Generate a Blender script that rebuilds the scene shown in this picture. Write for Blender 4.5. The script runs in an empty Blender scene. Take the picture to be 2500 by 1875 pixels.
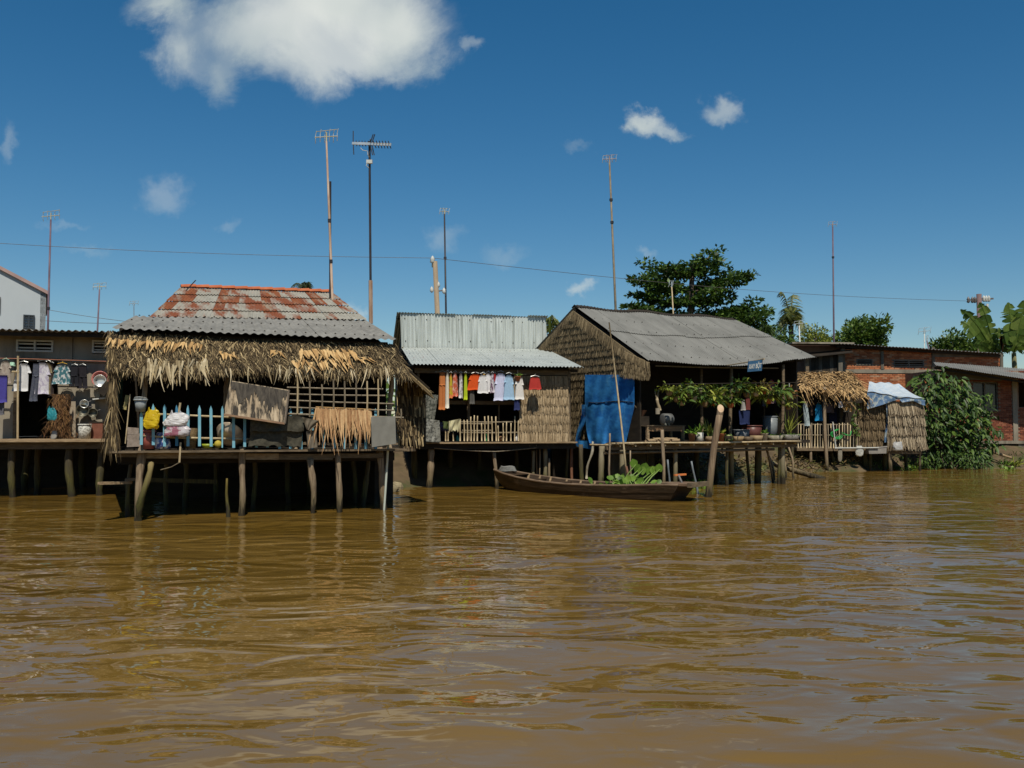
import bpy, math, random
import numpy as np
from mathutils import Vector
rnd = random.Random(7)
PI = math.pi
scene = bpy.context.scene
# ------------------------------------------------------------------ camera
F = 2300.0            # focal length in photo pixels (photo 2500 x 1875)
EYE = 1.62            # eye height over the water
PITCH = math.atan(102.5 / F)
cam_d = bpy.data.cameras.new('camera')
cam = bpy.data.objects.new('camera', cam_d)
scene.collection.objects.link(cam)
cam.location = (0, 0, EYE)
cam.rotation_euler = (PI / 2 + PITCH, 0, 0)
cam_d.sensor_width = 36.0
cam_d.lens = F / 2500 * 36
cam_d.clip_start = 0.1
cam_d.clip_end = 4000
scene.camera = cam
# ------------------------------------------------------------------ light
SUN_EL, SUN_AZ = math.radians(55), math.radians(171)   # azimuth clockwise from +Y (behind the camera, a little to the right)
sun_d = bpy.data.lights.new('sun', 'SUN')
sun_d.energy = 4.5
sun_d.angle = math.radians(0.5)
sun_d.color = (1.0, 0.93, 0.80)
sun = bpy.data.objects.new('sun', sun_d)
scene.collection.objects.link(sun)
sdir = Vector((math.sin(SUN_AZ) * math.cos(SUN_EL), math.cos(SUN_AZ) * math.cos(SUN_EL), math.sin(SUN_EL)))
sun.rotation_euler = sdir.to_track_quat('Z', 'Y').to_euler()
scene.view_settings.view_transform = 'Standard'
scene.view_settings.look = 'None'
scene.view_settings.gamma = 1.0
scene.view_settings.use_curve_mapping = False
scene.view_settings.exposure = 0.0
scene.cycles.max_bounces = 6
scene.cycles.diffuse_bounces = 3
scene.cycles.glossy_bounces = 4
scene.cycles.transparent_max_bounces = 8
scene.cycles.caustics_reflective = False
scene.cycles.caustics_refractive = False

world = bpy.data.worlds.new('World')
scene.world = world
world.use_nodes = True
def build_world():
    nt = world.node_tree; N = nt.nodes; L = nt.links
    N.clear()
    out = N.new('ShaderNodeOutputWorld')
    sky = N.new('ShaderNodeTexSky'); sky.sky_type = 'NISHITA'; sky.sun_disc = False
    sky.sun_elevation = SUN_EL; sky.sun_rotation = SUN_AZ
    sky.altitude = 0; sky.air_density = 1.0; sky.dust_density = 0.2; sky.ozone_density = 3.0
    hs = N.new('ShaderNodeHueSaturation'); hs.inputs['Saturation'].default_value = 1.36
    hs.inputs['Hue'].default_value = 0.494
    hs.inputs['Value'].default_value = 0.84
    L.new(sky.outputs[0], hs.inputs['Color'])
    tc = N.new('ShaderNodeTexCoord')
    sep = N.new('ShaderNodeSeparateXYZ'); L.new(tc.outputs['Generated'], sep.inputs[0])
    def math_(op, a, b=None, clamp=False):
        n = N.new('ShaderNodeMath'); n.operation = op; n.use_clamp = clamp
        for i, v in enumerate((a, b)):
            if v is None: continue
            if isinstance(v, (int, float)): n.inputs[i].default_value = v
            else: L.new(v, n.inputs[i])
        return n.outputs[0]
    ysafe = math_('MAXIMUM', sep.outputs['Y'], 0.05)
    u = math_('DIVIDE', sep.outputs['X'], ysafe)
    v = math_('DIVIDE', sep.outputs['Z'], ysafe)
    uv = N.new('ShaderNodeCombineXYZ'); L.new(u, uv.inputs[0]); L.new(v, uv.inputs[1])
    nz = N.new('ShaderNodeTexNoise'); nz.inputs['Scale'].default_value = 9; nz.inputs['Detail'].default_value = 9; nz.inputs['Roughness'].default_value = 0.62
    nz.inputs['Lacunarity'].default_value = 2.2; nz.inputs['Distortion'].default_value = 0.4
    L.new(uv.outputs[0], nz.inputs['Vector'])
    sub = N.new('ShaderNodeVectorMath'); sub.operation = 'SUBTRACT'; L.new(nz.outputs['Color'], sub.inputs[0]); sub.inputs[1].default_value = (0.5, 0.5, 0.5)
    nf = N.new('ShaderNodeTexNoise'); nf.inputs['Scale'].default_value = 34; nf.inputs['Detail'].default_value = 7; nf.inputs['Roughness'].default_value = 0.6
    L.new(uv.outputs[0], nf.inputs['Vector'])
    sub2 = N.new('ShaderNodeVectorMath'); sub2.operation = 'SUBTRACT'; L.new(nf.outputs['Color'], sub2.inputs[0]); sub2.inputs[1].default_value = (0.5, 0.5, 0.5)
    def blob_layer(blobs, warp, warp2):
        sc = N.new('ShaderNodeVectorMath'); sc.operation = 'SCALE'; L.new(sub.outputs[0], sc.inputs[0]); sc.inputs['Scale'].default_value = warp
        s2_ = N.new('ShaderNodeVectorMath'); s2_.operation = 'SCALE'; L.new(sub2.outputs[0], s2_.inputs[0]); s2_.inputs['Scale'].default_value = warp2
        a0 = N.new('ShaderNodeVectorMath'); a0.operation = 'ADD'; L.new(sc.outputs[0], a0.inputs[0]); L.new(s2_.outputs[0], a0.inputs[1])
        ad = N.new('ShaderNodeVectorMath'); ad.operation = 'ADD'; L.new(uv.outputs[0], ad.inputs[0]); L.new(a0.outputs[0], ad.inputs[1])
        acc = None
        for (px, py, rx, ry, s, inner) in blobs:
            s1 = N.new('ShaderNodeVectorMath'); s1.operation = 'SUBTRACT'; L.new(ad.outputs[0], s1.inputs[0])
            s1.inputs[1].default_value = ((px - 1250) / F, (1040 - py) / F, 0)
            s2 = N.new('ShaderNodeVectorMath'); s2.operation = 'MULTIPLY'; L.new(s1.outputs[0], s2.inputs[0])
            s2.inputs[1].default_value = (F / rx, F / ry, 0)
            ln = N.new('ShaderNodeVectorMath'); ln.operation = 'LENGTH'; L.new(s2.outputs[0], ln.inputs[0])
            mr = N.new('ShaderNodeMapRange'); mr.interpolation_type = 'SMOOTHSTEP'
            mr.inputs['From Min'].default_value = 1.0; mr.inputs['From Max'].default_value = inner
            mr.inputs['To Min'].default_value = 0; mr.inputs['To Max'].default_value = s
            L.new(ln.outputs['Value'], mr.inputs['Value'])
            acc = mr.outputs[0] if acc is None else math_('SUBTRACT', 1.0, math_('MULTIPLY', math_('SUBTRACT', 1.0, acc), math_('SUBTRACT', 1.0, mr.outputs[0])))
        return acc
    a = blob_layer([(800, -25, 310, 180, .95, .1), (960, 60, 165, 150, .9, .1), (720, 85, 240, 115, .75, .0), (590, 30, 230, 120, .65, .0), (830, 140, 260, 80, .6, .0),
                    (380, -5, 110, 75, .8, .0), (420, 115, 85, 120, .65, .0), (505, 180, 70, 75, .5, .0), (560, 100, 130, 90, .5, .0), (1040, 50, 120, 120, .4, .0)], 0.090, 0.022)
    b = blob_layer([(1590, 293, 78, 45, .75, .1), (1560, 275, 45, 40, .6, .1), (1640, 315, 55, 25, .5, .1), (1770, 258, 62, 48, .5, .1), (395, 470, 85, 60, .24, .1), (1415, 698, 46, 26, .5, .1),
                    (1080, 585, 60, 45, .2, .1), (1230, 622, 75, 35, .16, .1), (1575, 616, 40, 18, .2, .1), (868, 765, 36, 30, .4, .1), (0, 330, 30, 60, .2, .1),
                    (210, 610, 90, 22, .14, .1), (550, 540, 40, 25, .14, .1), (1410, 350, 45, 22, .14, .1), (1145, 95, 40, 30, .3, .1), (150, 545, 70, 18, .12, .1)], 0.012, 0.052)
    acc = math_('MAXIMUM', a, b)
    front = N.new('ShaderNodeMapRange'); front.inputs['From Min'].default_value = 0.06; front.inputs['From Max'].default_value = 0.14
    L.new(sep.outputs['Y'], front.inputs['Value'])
    acc = math_('MULTIPLY', acc, front.outputs[0])
    # scattered fair-weather clouds over the rest of the sky
    zz = math_('ADD', math_('MAXIMUM', sep.outputs['Z'], 0.0), 0.25)
    cx = math_('DIVIDE', sep.outputs['X'], zz); cy = math_('DIVIDE', sep.outputs['Y'], zz)
    cv = N.new('ShaderNodeCombineXYZ'); L.new(cx, cv.inputs[0]); L.new(cy, cv.inputs[1])
    n2 = N.new('ShaderNodeTexNoise'); n2.inputs['Scale'].default_value = 1.3; n2.inputs['Detail'].default_value = 7; n2.inputs['Roughness'].default_value = 0.6
    L.new(cv.outputs[0], n2.inputs['Vector'])
    m2 = N.new('ShaderNodeMapRange'); m2.interpolation_type = 'SMOOTHSTEP'; m2.inputs['From Min'].default_value = 0.55; m2.inputs['From Max'].default_value = 0.72
    L.new(n2.outputs[0], m2.inputs['Value'])
    rest = N.new('ShaderNodeMapRange'); rest.inputs['From Min'].default_value = 0.55; rest.inputs['From Max'].default_value = 0.2
    L.new(sep.outputs['Y'], rest.inputs['Value'])
    above = N.new('ShaderNodeMapRange'); above.inputs['From Min'].default_value = 0.48; above.inputs['From Max'].default_value = 0.62
    L.new(sep.outputs['Z'], above.inputs['Value'])
    acc = math_('MAXIMUM', acc, math_('MULTIPLY', m2.outputs[0], math_('MAXIMUM', rest.outputs[0], above.outputs[0])))
    # cloud body colour: brighter and greyer billows
    n3 = N.new('ShaderNodeTexNoise'); n3.inputs['Scale'].default_value = 6.0; n3.inputs['Detail'].default_value = 3
    L.new(uv.outputs[0], n3.inputs['Vector'])
    cr = N.new('ShaderNodeValToRGB'); L.new(n3.outputs[0], cr.inputs[0])
    cr.color_ramp.elements[0].position = 0.35; cr.color_ramp.elements[0].color = (0.47, 0.55, 0.54, 1)
    cr.color_ramp.elements[1].position = 0.62; cr.color_ramp.elements[1].color = (0.74, 0.77, 0.73, 1)
    STR = 0.09
    k = N.new('ShaderNodeVectorMath'); k.operation = 'SCALE'; L.new(cr.outputs[0], k.inputs[0]); k.inputs['Scale'].default_value = 1 / STR
    mx = N.new('ShaderNodeMix'); mx.data_type = 'RGBA'
    L.new(acc, mx.inputs[0]); L.new(hs.outputs[0], mx.inputs[6]); L.new(k.outputs[0], mx.inputs[7])
    bg = N.new('ShaderNodeBackground'); bg.inputs['Strength'].default_value = STR
    L.new(mx.outputs[2], bg.inputs['Color']); L.new(bg.outputs[0], out.inputs['Surface'])
build_world()

# ------------------------------------------------------------------ photo pixel -> world helpers
def ray(px, py):
    x = (px - 1250) / F; up = (937.5 - py) / F
    return Vector((x, math.cos(PITCH) - up * math.sin(PITCH), math.sin(PITCH) + up * math.cos(PITCH)))
def W(px, py, Y):
    r = ray(px, py); return Vector((0, 0, EYE)) + r * (Y / r.y)
def WZ(px, py, z=0.0):
    """point of the picture on a level plane of height z"""
    r = ray(px, py); return Vector((0, 0, EYE)) + r * ((z - EYE) / r.z)
class Facade:
    """a vertical plane through (px at depth Y), turned by ang; d = metres behind it"""
    def __init__(s, px, Y, ang):
        s.o = Vector(((px - 1250) / F * Y, Y, 0)); a = math.radians(ang)
        s.u = Vector((math.cos(a), math.sin(a), 0)); s.b = Vector((-math.sin(a), math.cos(a), 0))
    def p(s, px, py, d=0.0):
        r = ray(px, py); e = Vector((0, 0, EYE)); q = s.o + s.b * d
        t = (q - e).dot(s.b) / r.dot(s.b)
        return e + r * t
    def at(s, a, d, z):
        return s.o + s.u * a + s.b * d + Vector((0, 0, z))
    def s_of(s, v): return (v - s.o).dot(s.u)
    def ppm(s, px, py, d=0.0):
        return F / s.p(px, py, d).y

# ------------------------------------------------------------------ mesh builder
UP = Vector((0, 0, 1))
class MB:
    def __init__(s): s.v = []; s.f = []
    def add(s, vs, fs):
        n = len(s.v); s.v.extend([tuple(q) for q in vs]); s.f.extend([tuple(i + n for i in q) for q in fs]); return s
    def box(s, c, sx, sy, sz, u=Vector((1, 0, 0)), b=None, up=UP):
        """centre c, sizes along u, b, up"""
        c = Vector(c); b = b if b is not None else up.cross(u)
        P = []
        for k in (-1, 1):
            for j in (-1, 1):
                for i in (-1, 1):
                    P.append(c + u * (sx / 2 * i) + b * (sy / 2 * j) + up * (sz / 2 * k))
        return s.add(P, [(0, 2, 3, 1), (4, 5, 7, 6), (0, 1, 5, 4), (2, 6, 7, 3), (0, 4, 6, 2), (1, 3, 7, 5)])
    def beam(s, p0, p1, w, h, up=UP):
        """a squared timber from p0 to p1"""
        p0, p1 = Vector(p0), Vector(p1); d = (p1 - p0); L = d.length; d = d / L
        side = d.cross(up)
        if side.length < 1e-3: side = d.cross(Vector((0, 1, 0)))
        side.normalize(); n = side.cross(d)
        return s.box((p0 + p1) / 2, L, w, h, d, side, n)
    def tube(s, pts, r, n=7, cap=True):
        pts = [Vector(p) for p in pts]; rr = r if isinstance(r, (list, tuple)) else [r] * len(pts)
        V = []; Fc = []
        for i, p in enumerate(pts):
            a = pts[max(i - 1, 0)]; c = pts[min(i + 1, len(pts) - 1)]; t = (c - a).normalized()
            x = t.cross(Vector((0.13, 0.95, 0.27))).normalized(); y = t.cross(x)
            for k in range(n):
                an = 2 * PI * k / n; V.append(p + (x * math.cos(an) + y * math.sin(an)) * rr[i])
        for i in range(len(pts) - 1):
            for k in range(n):
                k2 = (k + 1) % n
                Fc.append((i * n + k, i * n + k2, (i + 1) * n + k2, (i + 1) * n + k))
        if cap:
            Fc.append(tuple(range(n))); Fc.append(tuple((len(pts) - 1) * n + k for k in range(n)))
        return s.add(V, Fc)
    def log(s, p0, p1, r0, r1, bend=0.03, n=8, seg=6, rough=0.12, rng=rnd):
        p0, p1 = Vector(p0), Vector(p1); L = (p1 - p0).length; pts = []; rs = []
        ph = rng.uniform(0, 6); ph2 = rng.uniform(0, 6)
        for i in range(seg + 1):
            t = i / seg
            off = Vector((math.sin(ph + t * 4), math.cos(ph2 + t * 3.3), 0)) * bend * L * math.sin(PI * t)
            pts.append(p0.lerp(p1, t) + off); rs.append((r0 + (r1 - r0) * t) * (1 + rng.uniform(-rough, rough)))
        return s.tube(pts, rs, n)
    def grid(s, fn, nu, nv):
        V = [fn(i / nu, j / nv) for j in range(nv + 1) for i in range(nu + 1)]
        Fc = [(j * (nu + 1) + i, j * (nu + 1) + i + 1, (j + 1) * (nu + 1) + i + 1, (j + 1) * (nu + 1) + i) for j in range(nv) for i in range(nu)]
        return s.add(V, Fc)
    def lathe(s, c, prof, n=14, up=UP, cap=False):
        """prof: (radius, height) pairs"""
        c = Vector(c); x = up.orthogonal().normalized(); y = up.cross(x); V = []; Fc = []
        for r, h in prof:
            for k in range(n):
                a = 2 * PI * k / n; V.append(c + up * h + (x * math.cos(a) + y * math.sin(a)) * r)
        for i in range(len(prof) - 1):
            for k in range(n):
                k2 = (k + 1) % n; Fc.append((i * n + k, i * n + k2, (i + 1) * n + k2, (i + 1) * n + k))
        Fc.append(tuple(reversed(range(n))))
        if cap: Fc.append(tuple((len(prof) - 1) * n + k for k in range(n)))
        return s.add(V, Fc)
    def slab(s, poly, n, t):
        """a flat polygon (world points) given thickness t along -n"""
        k = len(poly); n = Vector(n).normalized(); poly = [Vector(p) for p in poly]
        V = poly + [p - n * t for p in poly]
        return s.add(V, [tuple(range(k)), tuple(reversed(range(k, 2 * k)))] + [(i, i + k, (i + 1) % k + k, (i + 1) % k) for i in range(k)])
    def strip(s, p, d, side, L, w, curl, seg=3, nrm=None, taper=0.12, fold=0.0):
        """a leaf strip from p along d, bending towards curl"""
        V = []; p = Vector(p)
        for i in range(seg + 1):
            t = i / seg; c = p + d * (L * t) + curl * (t * t)
            ww = w * (1 - (1 - taper) * max(0, t - 0.35) / 0.65) * (0.75 + 0.5 * min(t * 3, 0.5))
            V += [c - side * ww / 2, c + side * ww / 2]
        return s.add(V, [(2 * i, 2 * i + 1, 2 * i + 3, 2 * i + 2) for i in range(seg)])
    def blade(s, p, d, nrm, L, w, droop, seg=4, base=0.25):
        """a leaf with a folded midrib: p base, d direction, drooping by droop"""
        p = Vector(p); d = Vector(d).normalized(); side = d.cross(Vector(nrm))
        if side.length < 1e-4: side = d.cross(Vector((1, 0.2, 0)))
        side.normalize(); nn = side.cross(d); V = []
        for i in range(seg + 1):
            t = i / seg; c = p + d * (L * t) + Vector((0, 0, -droop * L * t * t))
            ww = w * (base + (1 - base) * math.sin(PI * min(1, 0.1 + t * 0.75))) * (1 if t < .7 else max(0.04, (1 - t) / 0.3))
            V += [c - side * ww / 2 + nn * ww * .12, c, c + side * ww / 2 + nn * ww * .12]
        Fc = []
        for i in range(seg):
            a = 3 * i; Fc += [(a, a + 1, a + 4, a + 3), (a + 1, a + 2, a + 5, a + 4)]
        return s.add(V, Fc)
    def leaf(s, p, d, nrm, L, w):
        """four-point leaf"""
        d = Vector(d); side = d.cross(Vector(nrm))
        if side.length < 1e-4: side = d.orthogonal()
        side.normalize(); p = Vector(p)
        return s.add([p, p + d * L * .5 + side * w / 2, p + d * L, p + d * L * .5 - side * w / 2], [(0, 1, 2, 3)])

C = scene.collection
ORIG = {}
def mesh_of(name, mb, org, mat, smooth):
    me = bpy.data.meshes.new(name)
    me.from_pydata([(a - org[0], b - org[1], c - org[2]) for a, b, c in mb.v], [], mb.f)
    if smooth: me.polygons.foreach_set('use_smooth', [True] * len(me.polygons))
    me.materials.append(mat); me.update()
    return me
def tag(o, label=None, cat=None, group=None, kind=None):
    if label: o['label'] = label
    if cat: o['category'] = cat
    if group: o['group'] = group
    if kind: o['kind'] = kind
    return o
def thing(name, label, cat, loc, group=None, kind=None):
    o = bpy.data.objects.new(name, None); C.objects.link(o); o.location = loc; o.empty_display_size = 0.2
    ORIG[o.name] = Vector(loc)
    return tag(o, label, cat, group, kind)
def part(name, mb, mat, parent, label=None, kind=None, smooth=False):
    org = ORIG[parent.name]
    o = bpy.data.objects.new(name, mesh_of(name, mb, org, mat, smooth)); C.objects.link(o); o.parent = parent
    ORIG[o.name] = org
    return tag(o, label, kind=kind)
def node(name, parent):
    """an Empty part that holds sub-parts"""
    o = bpy.data.objects.new(name, None); C.objects.link(o); o.parent = parent; ORIG[o.name] = ORIG[parent.name]
    return o
def single(name, mb, mat, label=None, cat=None, group=None, kind=None, smooth=False):
    a = np.array(mb.v); org = ((a[:, 0].min() + a[:, 0].max()) / 2, (a[:, 1].min() + a[:, 1].max()) / 2, a[:, 2].min())
    o = bpy.data.objects.new(name, mesh_of(name, mb, org, mat, smooth)); C.objects.link(o); o.location = org
    ORIG[o.name] = Vector(org)
    return tag(o, label, cat, group, kind)
def copy_tree(o, parent=None, loc=None):
    c = o.copy(); C.objects.link(c); c.parent = parent
    if loc is not None: c.location = loc
    for ch in [k for k in o.children]: copy_tree(ch, c)
    return c

# ------------------------------------------------------------------ materials
def M(name, c1, c2=None, scale=(6, 6, 6), rough=0.8, bump=0.0, isl=None, axes=None, metallic=0.0, spec=0.3, algae=0.0, detail=5, lo=0.35, hi=0.68, c3=None, scale3=None, lo3=0.5, hi3=0.6, trans=0.0, coat=0.0, isl_amt=1.0):
    m = bpy.data.materials.new(name); m.use_nodes = True
    nt = m.node_tree; N = nt.nodes; L = nt.links
    bs = N['Principled BSDF']; bs.inputs['Roughness'].default_value = rough; bs.inputs['Metallic'].default_value = metallic
    bs.inputs['Specular IOR Level'].default_value = spec
    if coat: bs.inputs['Coat Weight'].default_value = coat
    geo = N.new('ShaderNodeNewGeometry')
    def coords(sc):
        if axes:
            cx = N.new('ShaderNodeCombineXYZ')
            for i, ax in enumerate((axes[0], axes[1], (0, 0, 1))):
                d = N.new('ShaderNodeVectorMath'); d.operation = 'DOT_PRODUCT'; L.new(geo.outputs['Position'], d.inputs[0]); d.inputs[1].default_value = tuple(ax)
                mm = N.new('ShaderNodeMath'); mm.operation = 'MULTIPLY'; L.new(d.outputs['Value'], mm.inputs[0]); mm.inputs[1].default_value = sc[i]; L.new(mm.outputs[0], cx.inputs[i])
            return cx.outputs[0]
        v = N.new('ShaderNodeVectorMath'); v.operation = 'MULTIPLY'; L.new(geo.outputs['Position'], v.inputs[0]); v.inputs[1].default_value = sc
        return v.outputs[0]
    def noise(sc, det):
        n = N.new('ShaderNodeTexNoise'); n.inputs['Scale'].default_value = 1; n.inputs['Detail'].default_value = det; n.inputs['Roughness'].default_value = 0.62
        L.new(coords(sc), n.inputs['Vector']); return n.outputs[0]
    def ramp(src, stops):
        r = N.new('ShaderNodeValToRGB'); L.new(src, r.inputs[0]); e = r.color_ramp.elements
        while len(e) < len(stops): e.new(0.5)
        for k, (p, col) in enumerate(stops): e[k].position = p; e[k].color = (*col, 1)
        return r.outputs[0]
    def mix(fac, a, b, mode='MIX'):
        x = N.new('ShaderNodeMix'); x.data_type = 'RGBA'; x.blend_type = mode
        if isinstance(fac, (int, float)): x.inputs[0].default_value = fac
        else: L.new(fac, x.inputs[0])
        for i, q in ((6, a), (7, b)):
            if isinstance(q, tuple): x.inputs[i].default_value = (*q, 1)
            else: L.new(q, x.inputs[i])
        return x.outputs[2]
    nz = noise(scale, detail)
    col = ramp(nz, [(lo, c1), (hi, c2 or tuple(min(1, q * 1.35) for q in c1))])
    if c3:
        n3 = noise(scale3 or (1.5, 1.5, 1.5), 6)
        mr = N.new('ShaderNodeMapRange'); mr.inputs['From Min'].default_value = lo3; mr.inputs['From Max'].default_value = hi3; L.new(n3, mr.inputs['Value'])
        col = mix(mr.outputs[0], col, c3)
    if isl:
        oi = N.new('ShaderNodeObjectInfo'); sm = N.new('ShaderNodeMath'); sm.operation = 'ADD'; L.new(geo.outputs['Random Per Island'], sm.inputs[0]); L.new(oi.outputs['Random'], sm.inputs[1])
        fr = N.new('ShaderNodeMath'); fr.operation = 'FRACT'; L.new(sm.outputs[0], fr.inputs[0])
        ic = ramp(fr.outputs[0], isl)
        shade = ramp(nz, [(0.25, (0.7, 0.7, 0.7)), (0.75, (1.15, 1.15, 1.15))])
        ic = mix(1.0, ic, shade, 'MULTIPLY')
        col = mix(isl_amt, col, ic)
    if algae:
        sp = N.new('ShaderNodeSeparateXYZ'); L.new(geo.outputs['Position'], sp.inputs[0])
        wob = N.new('ShaderNodeMath'); wob.operation = 'MULTIPLY_ADD'; L.new(nz, wob.inputs[0]); wob.inputs[1].default_value = -1.1; L.new(sp.outputs['Z'], wob.inputs[2])
        mr = N.new('ShaderNodeMapRange'); mr.inputs['From Min'].default_value = algae; mr.inputs['From Max'].default_value = algae - 0.7; L.new(wob.outputs[0], mr.inputs['Value'])
        g = ramp(nz, [(0.35, (0.030, 0.032, 0.010)), (0.7, (0.110, 0.100, 0.022))])
        col = mix(mr.outputs[0], col, g)
        wet = N.new('ShaderNodeMapRange'); wet.inputs['From Min'].default_value = -0.30; wet.inputs['From Max'].default_value = -0.48; L.new(wob.outputs[0], wet.inputs['Value'])
        col = mix(wet.outputs[0], col, (0.022, 0.017, 0.009))
    L.new(col, bs.inputs['Base Color'])
    if bump:
        b = N.new('ShaderNodeBump'); b.inputs['Strength'].default_value = min(1, bump); b.inputs['Distance'].default_value = 0.02 * max(1, bump); L.new(nz, b.inputs['Height']); L.new(b.outputs[0], bs.inputs['Normal'])
    if trans:
        tr = N.new('ShaderNodeBsdfTranslucent'); L.new(col, tr.inputs['Color'])
        ms = N.new('ShaderNodeMixShader'); ms.inputs[0].default_value = trans
        L.new(bs.outputs[0], ms.inputs[1]); L.new(tr.outputs[0], ms.inputs[2])
        L.new(ms.outputs[0], N['Material Output'].inputs['Surface'])
    return m
# ------------------------------------------------------------------ facades of the row of houses
F0 = Facade(0, 23.6, 16)      # concrete house
F1 = Facade(335, 16.5, 24)    # house with the thatched awning
F2 = Facade(1030, 24.4, 10)   # house with the zinc clerestory
F3 = Facade(1578, 24.6, 30.6) # gabled house
F4 = Facade(1950, 33.6, 7)    # shack
F5 = Facade(2060, 41.0, 4)    # brick house
# ------------------------------------------------------------------ palette
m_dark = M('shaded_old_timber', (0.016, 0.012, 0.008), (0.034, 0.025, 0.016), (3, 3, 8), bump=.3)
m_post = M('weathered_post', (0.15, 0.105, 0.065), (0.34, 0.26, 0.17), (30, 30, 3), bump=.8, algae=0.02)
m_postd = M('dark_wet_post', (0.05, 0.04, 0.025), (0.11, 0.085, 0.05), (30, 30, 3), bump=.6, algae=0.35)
m_timber = M('grey_brown_timber', (0.09, 0.065, 0.04), (0.19, 0.14, 0.085), (5, 5, 25), bump=.5)
m_plank = M('tan_plank', (0.20, 0.135, 0.075), (0.36, 0.26, 0.15), (4, 18, 30), bump=.5)
m_bamboo = M('dry_bamboo', (0.33, 0.25, 0.14), (0.52, 0.42, 0.26), (14, 14, 5), rough=.5, bump=.15)
m_bamboo_d = M('grey_bamboo', (0.13, 0.105, 0.07), (0.25, 0.205, 0.14), (14, 14, 5), rough=.6, bump=.2)
m_concrete = M('stained_concrete', (0.19, 0.165, 0.125), (0.30, 0.265, 0.205), (1.6, 1.6, 0.7), bump=.25, c3=(0.10, 0.085, 0.06), scale3=(2.5, 2.5, .5), lo3=.52, hi3=.72)
m_concpost = M('mossy_concrete_post', (0.19, 0.16, 0.10), (0.30, 0.26, 0.18), (9, 9, 3), bump=.4, algae=0.25)
m_fibro = M('weathered_fibre_cement', (0.175, 0.168, 0.148), (0.265, 0.255, 0.225), (2.2, 2.2, 2.2), bump=.1, rough=.85, axes=(F1.u, F1.b), c3=(0.10, 0.095, 0.085), scale3=(7, .5, .5), lo3=.55, hi3=.8)
m_fibro3 = M('grey_roof_sheet', (0.140, 0.139, 0.126), (0.205, 0.203, 0.185), (2.2, .8, 1), bump=.08, rough=.7, axes=(F3.u, F3.b), c3=(0.11, 0.105, 0.095), scale3=(5, .4, .4), lo3=.56, hi3=.85)
m_zinc = M('bright_zinc', (0.46, 0.50, 0.475), (0.59, 0.63, 0.60), (3, 3, .7), rough=.45, metallic=.1, spec=.5, axes=(F2.u, F2.b), c3=(0.27, 0.29, 0.26), scale3=(16, 1, .45), lo3=.46, hi3=.66)
m_zinc_r = M('zinc_with_rust', (0.38, 0.41, 0.385), (0.50, 0.53, 0.495), (2, 2, 2), rough=.5, metallic=.15, spec=.4, axes=(F2.u, F2.b), c3=(0.25, 0.09, 0.035), scale3=(3.2, 1.1, 1), lo3=.66, hi3=.72)
m_old1 = M('aged_zinc', (0.27, 0.255, 0.205), (0.37, 0.35, 0.29), (6, 2, 2), rough=.6, axes=(F1.u, F1.b), c3=(0.26, 0.085, 0.03), scale3=(3.5, .35, 1), lo3=.62, hi3=.72)
m_old2 = M('aged_zinc_rust_streaks', (0.27, 0.25, 0.20), (0.36, 0.335, 0.275), (6, 2, 2), rough=.65, axes=(F1.u, F1.b), c3=(0.21, 0.062, 0.02), scale3=(2.4, .30, 1), lo3=.47, hi3=.58)
m_old3 = M('red_rusted_sheet', (0.145, 0.040, 0.015), (0.26, 0.085, 0.028), (5, 1.2, 1), rough=.85, axes=(F1.u, F1.b), c3=(0.27, 0.21, 0.15), scale3=(5, .5, 1), lo3=.52, hi3=.66)
m_ridge = M('orange_ridge_tile', (0.34, 0.085, 0.032), (0.46, 0.14, 0.055), (5, 5, 5), rough=.8, bump=.2)
THATCH = [(0, (0.022, 0.016, 0.009)), (.45, (0.082, 0.056, 0.027)), (.78, (0.19, 0.138, 0.070)), (1, (0.50, 0.38, 0.20))]
m_thatch = M('old_palm_thatch', (.2, .15, .1), None, (20, 20, 20), rough=.9, isl=THATCH)
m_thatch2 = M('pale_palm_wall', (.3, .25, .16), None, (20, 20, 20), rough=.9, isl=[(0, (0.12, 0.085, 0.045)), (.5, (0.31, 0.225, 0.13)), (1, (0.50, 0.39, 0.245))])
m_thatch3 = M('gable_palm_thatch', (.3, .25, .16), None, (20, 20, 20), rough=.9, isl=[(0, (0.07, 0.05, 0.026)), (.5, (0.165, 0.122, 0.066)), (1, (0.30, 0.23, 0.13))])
m_straw = M('tan_palm_leaf', (.4, .25, .1), None, (20, 20, 20), rough=.8, isl=[(0, (0.28, 0.16, 0.06)), (.5, (0.47, 0.29, 0.115)), (1, (0.60, 0.41, 0.19))])
m_pale = M('bleached_palm_leaf', (.4, .35, .25), None, (20, 20, 20), rough=.8, isl=[(0, (0.24, 0.18, 0.095)), (.5, (0.42, 0.34, 0.20)), (1, (0.58, 0.49, 0.33))])
m_straw2 = M('fresh_roof_thatch', (.4, .3, .15), None, (20, 20, 20), rough=.85, isl=[(0, (0.11, 0.065, 0.025)), (.5, (0.36, 0.22, 0.09)), (1, (0.54, 0.36, 0.165))])
m_earth = M('river_mud_bank', (0.075, 0.052, 0.028), (0.14, 0.10, 0.055), (1.5, 1.5, 1.5), bump=.6, c3=(0.05, 0.06, 0.018), scale3=(.8, .8, .8), lo3=.5, hi3=.62)

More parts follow.
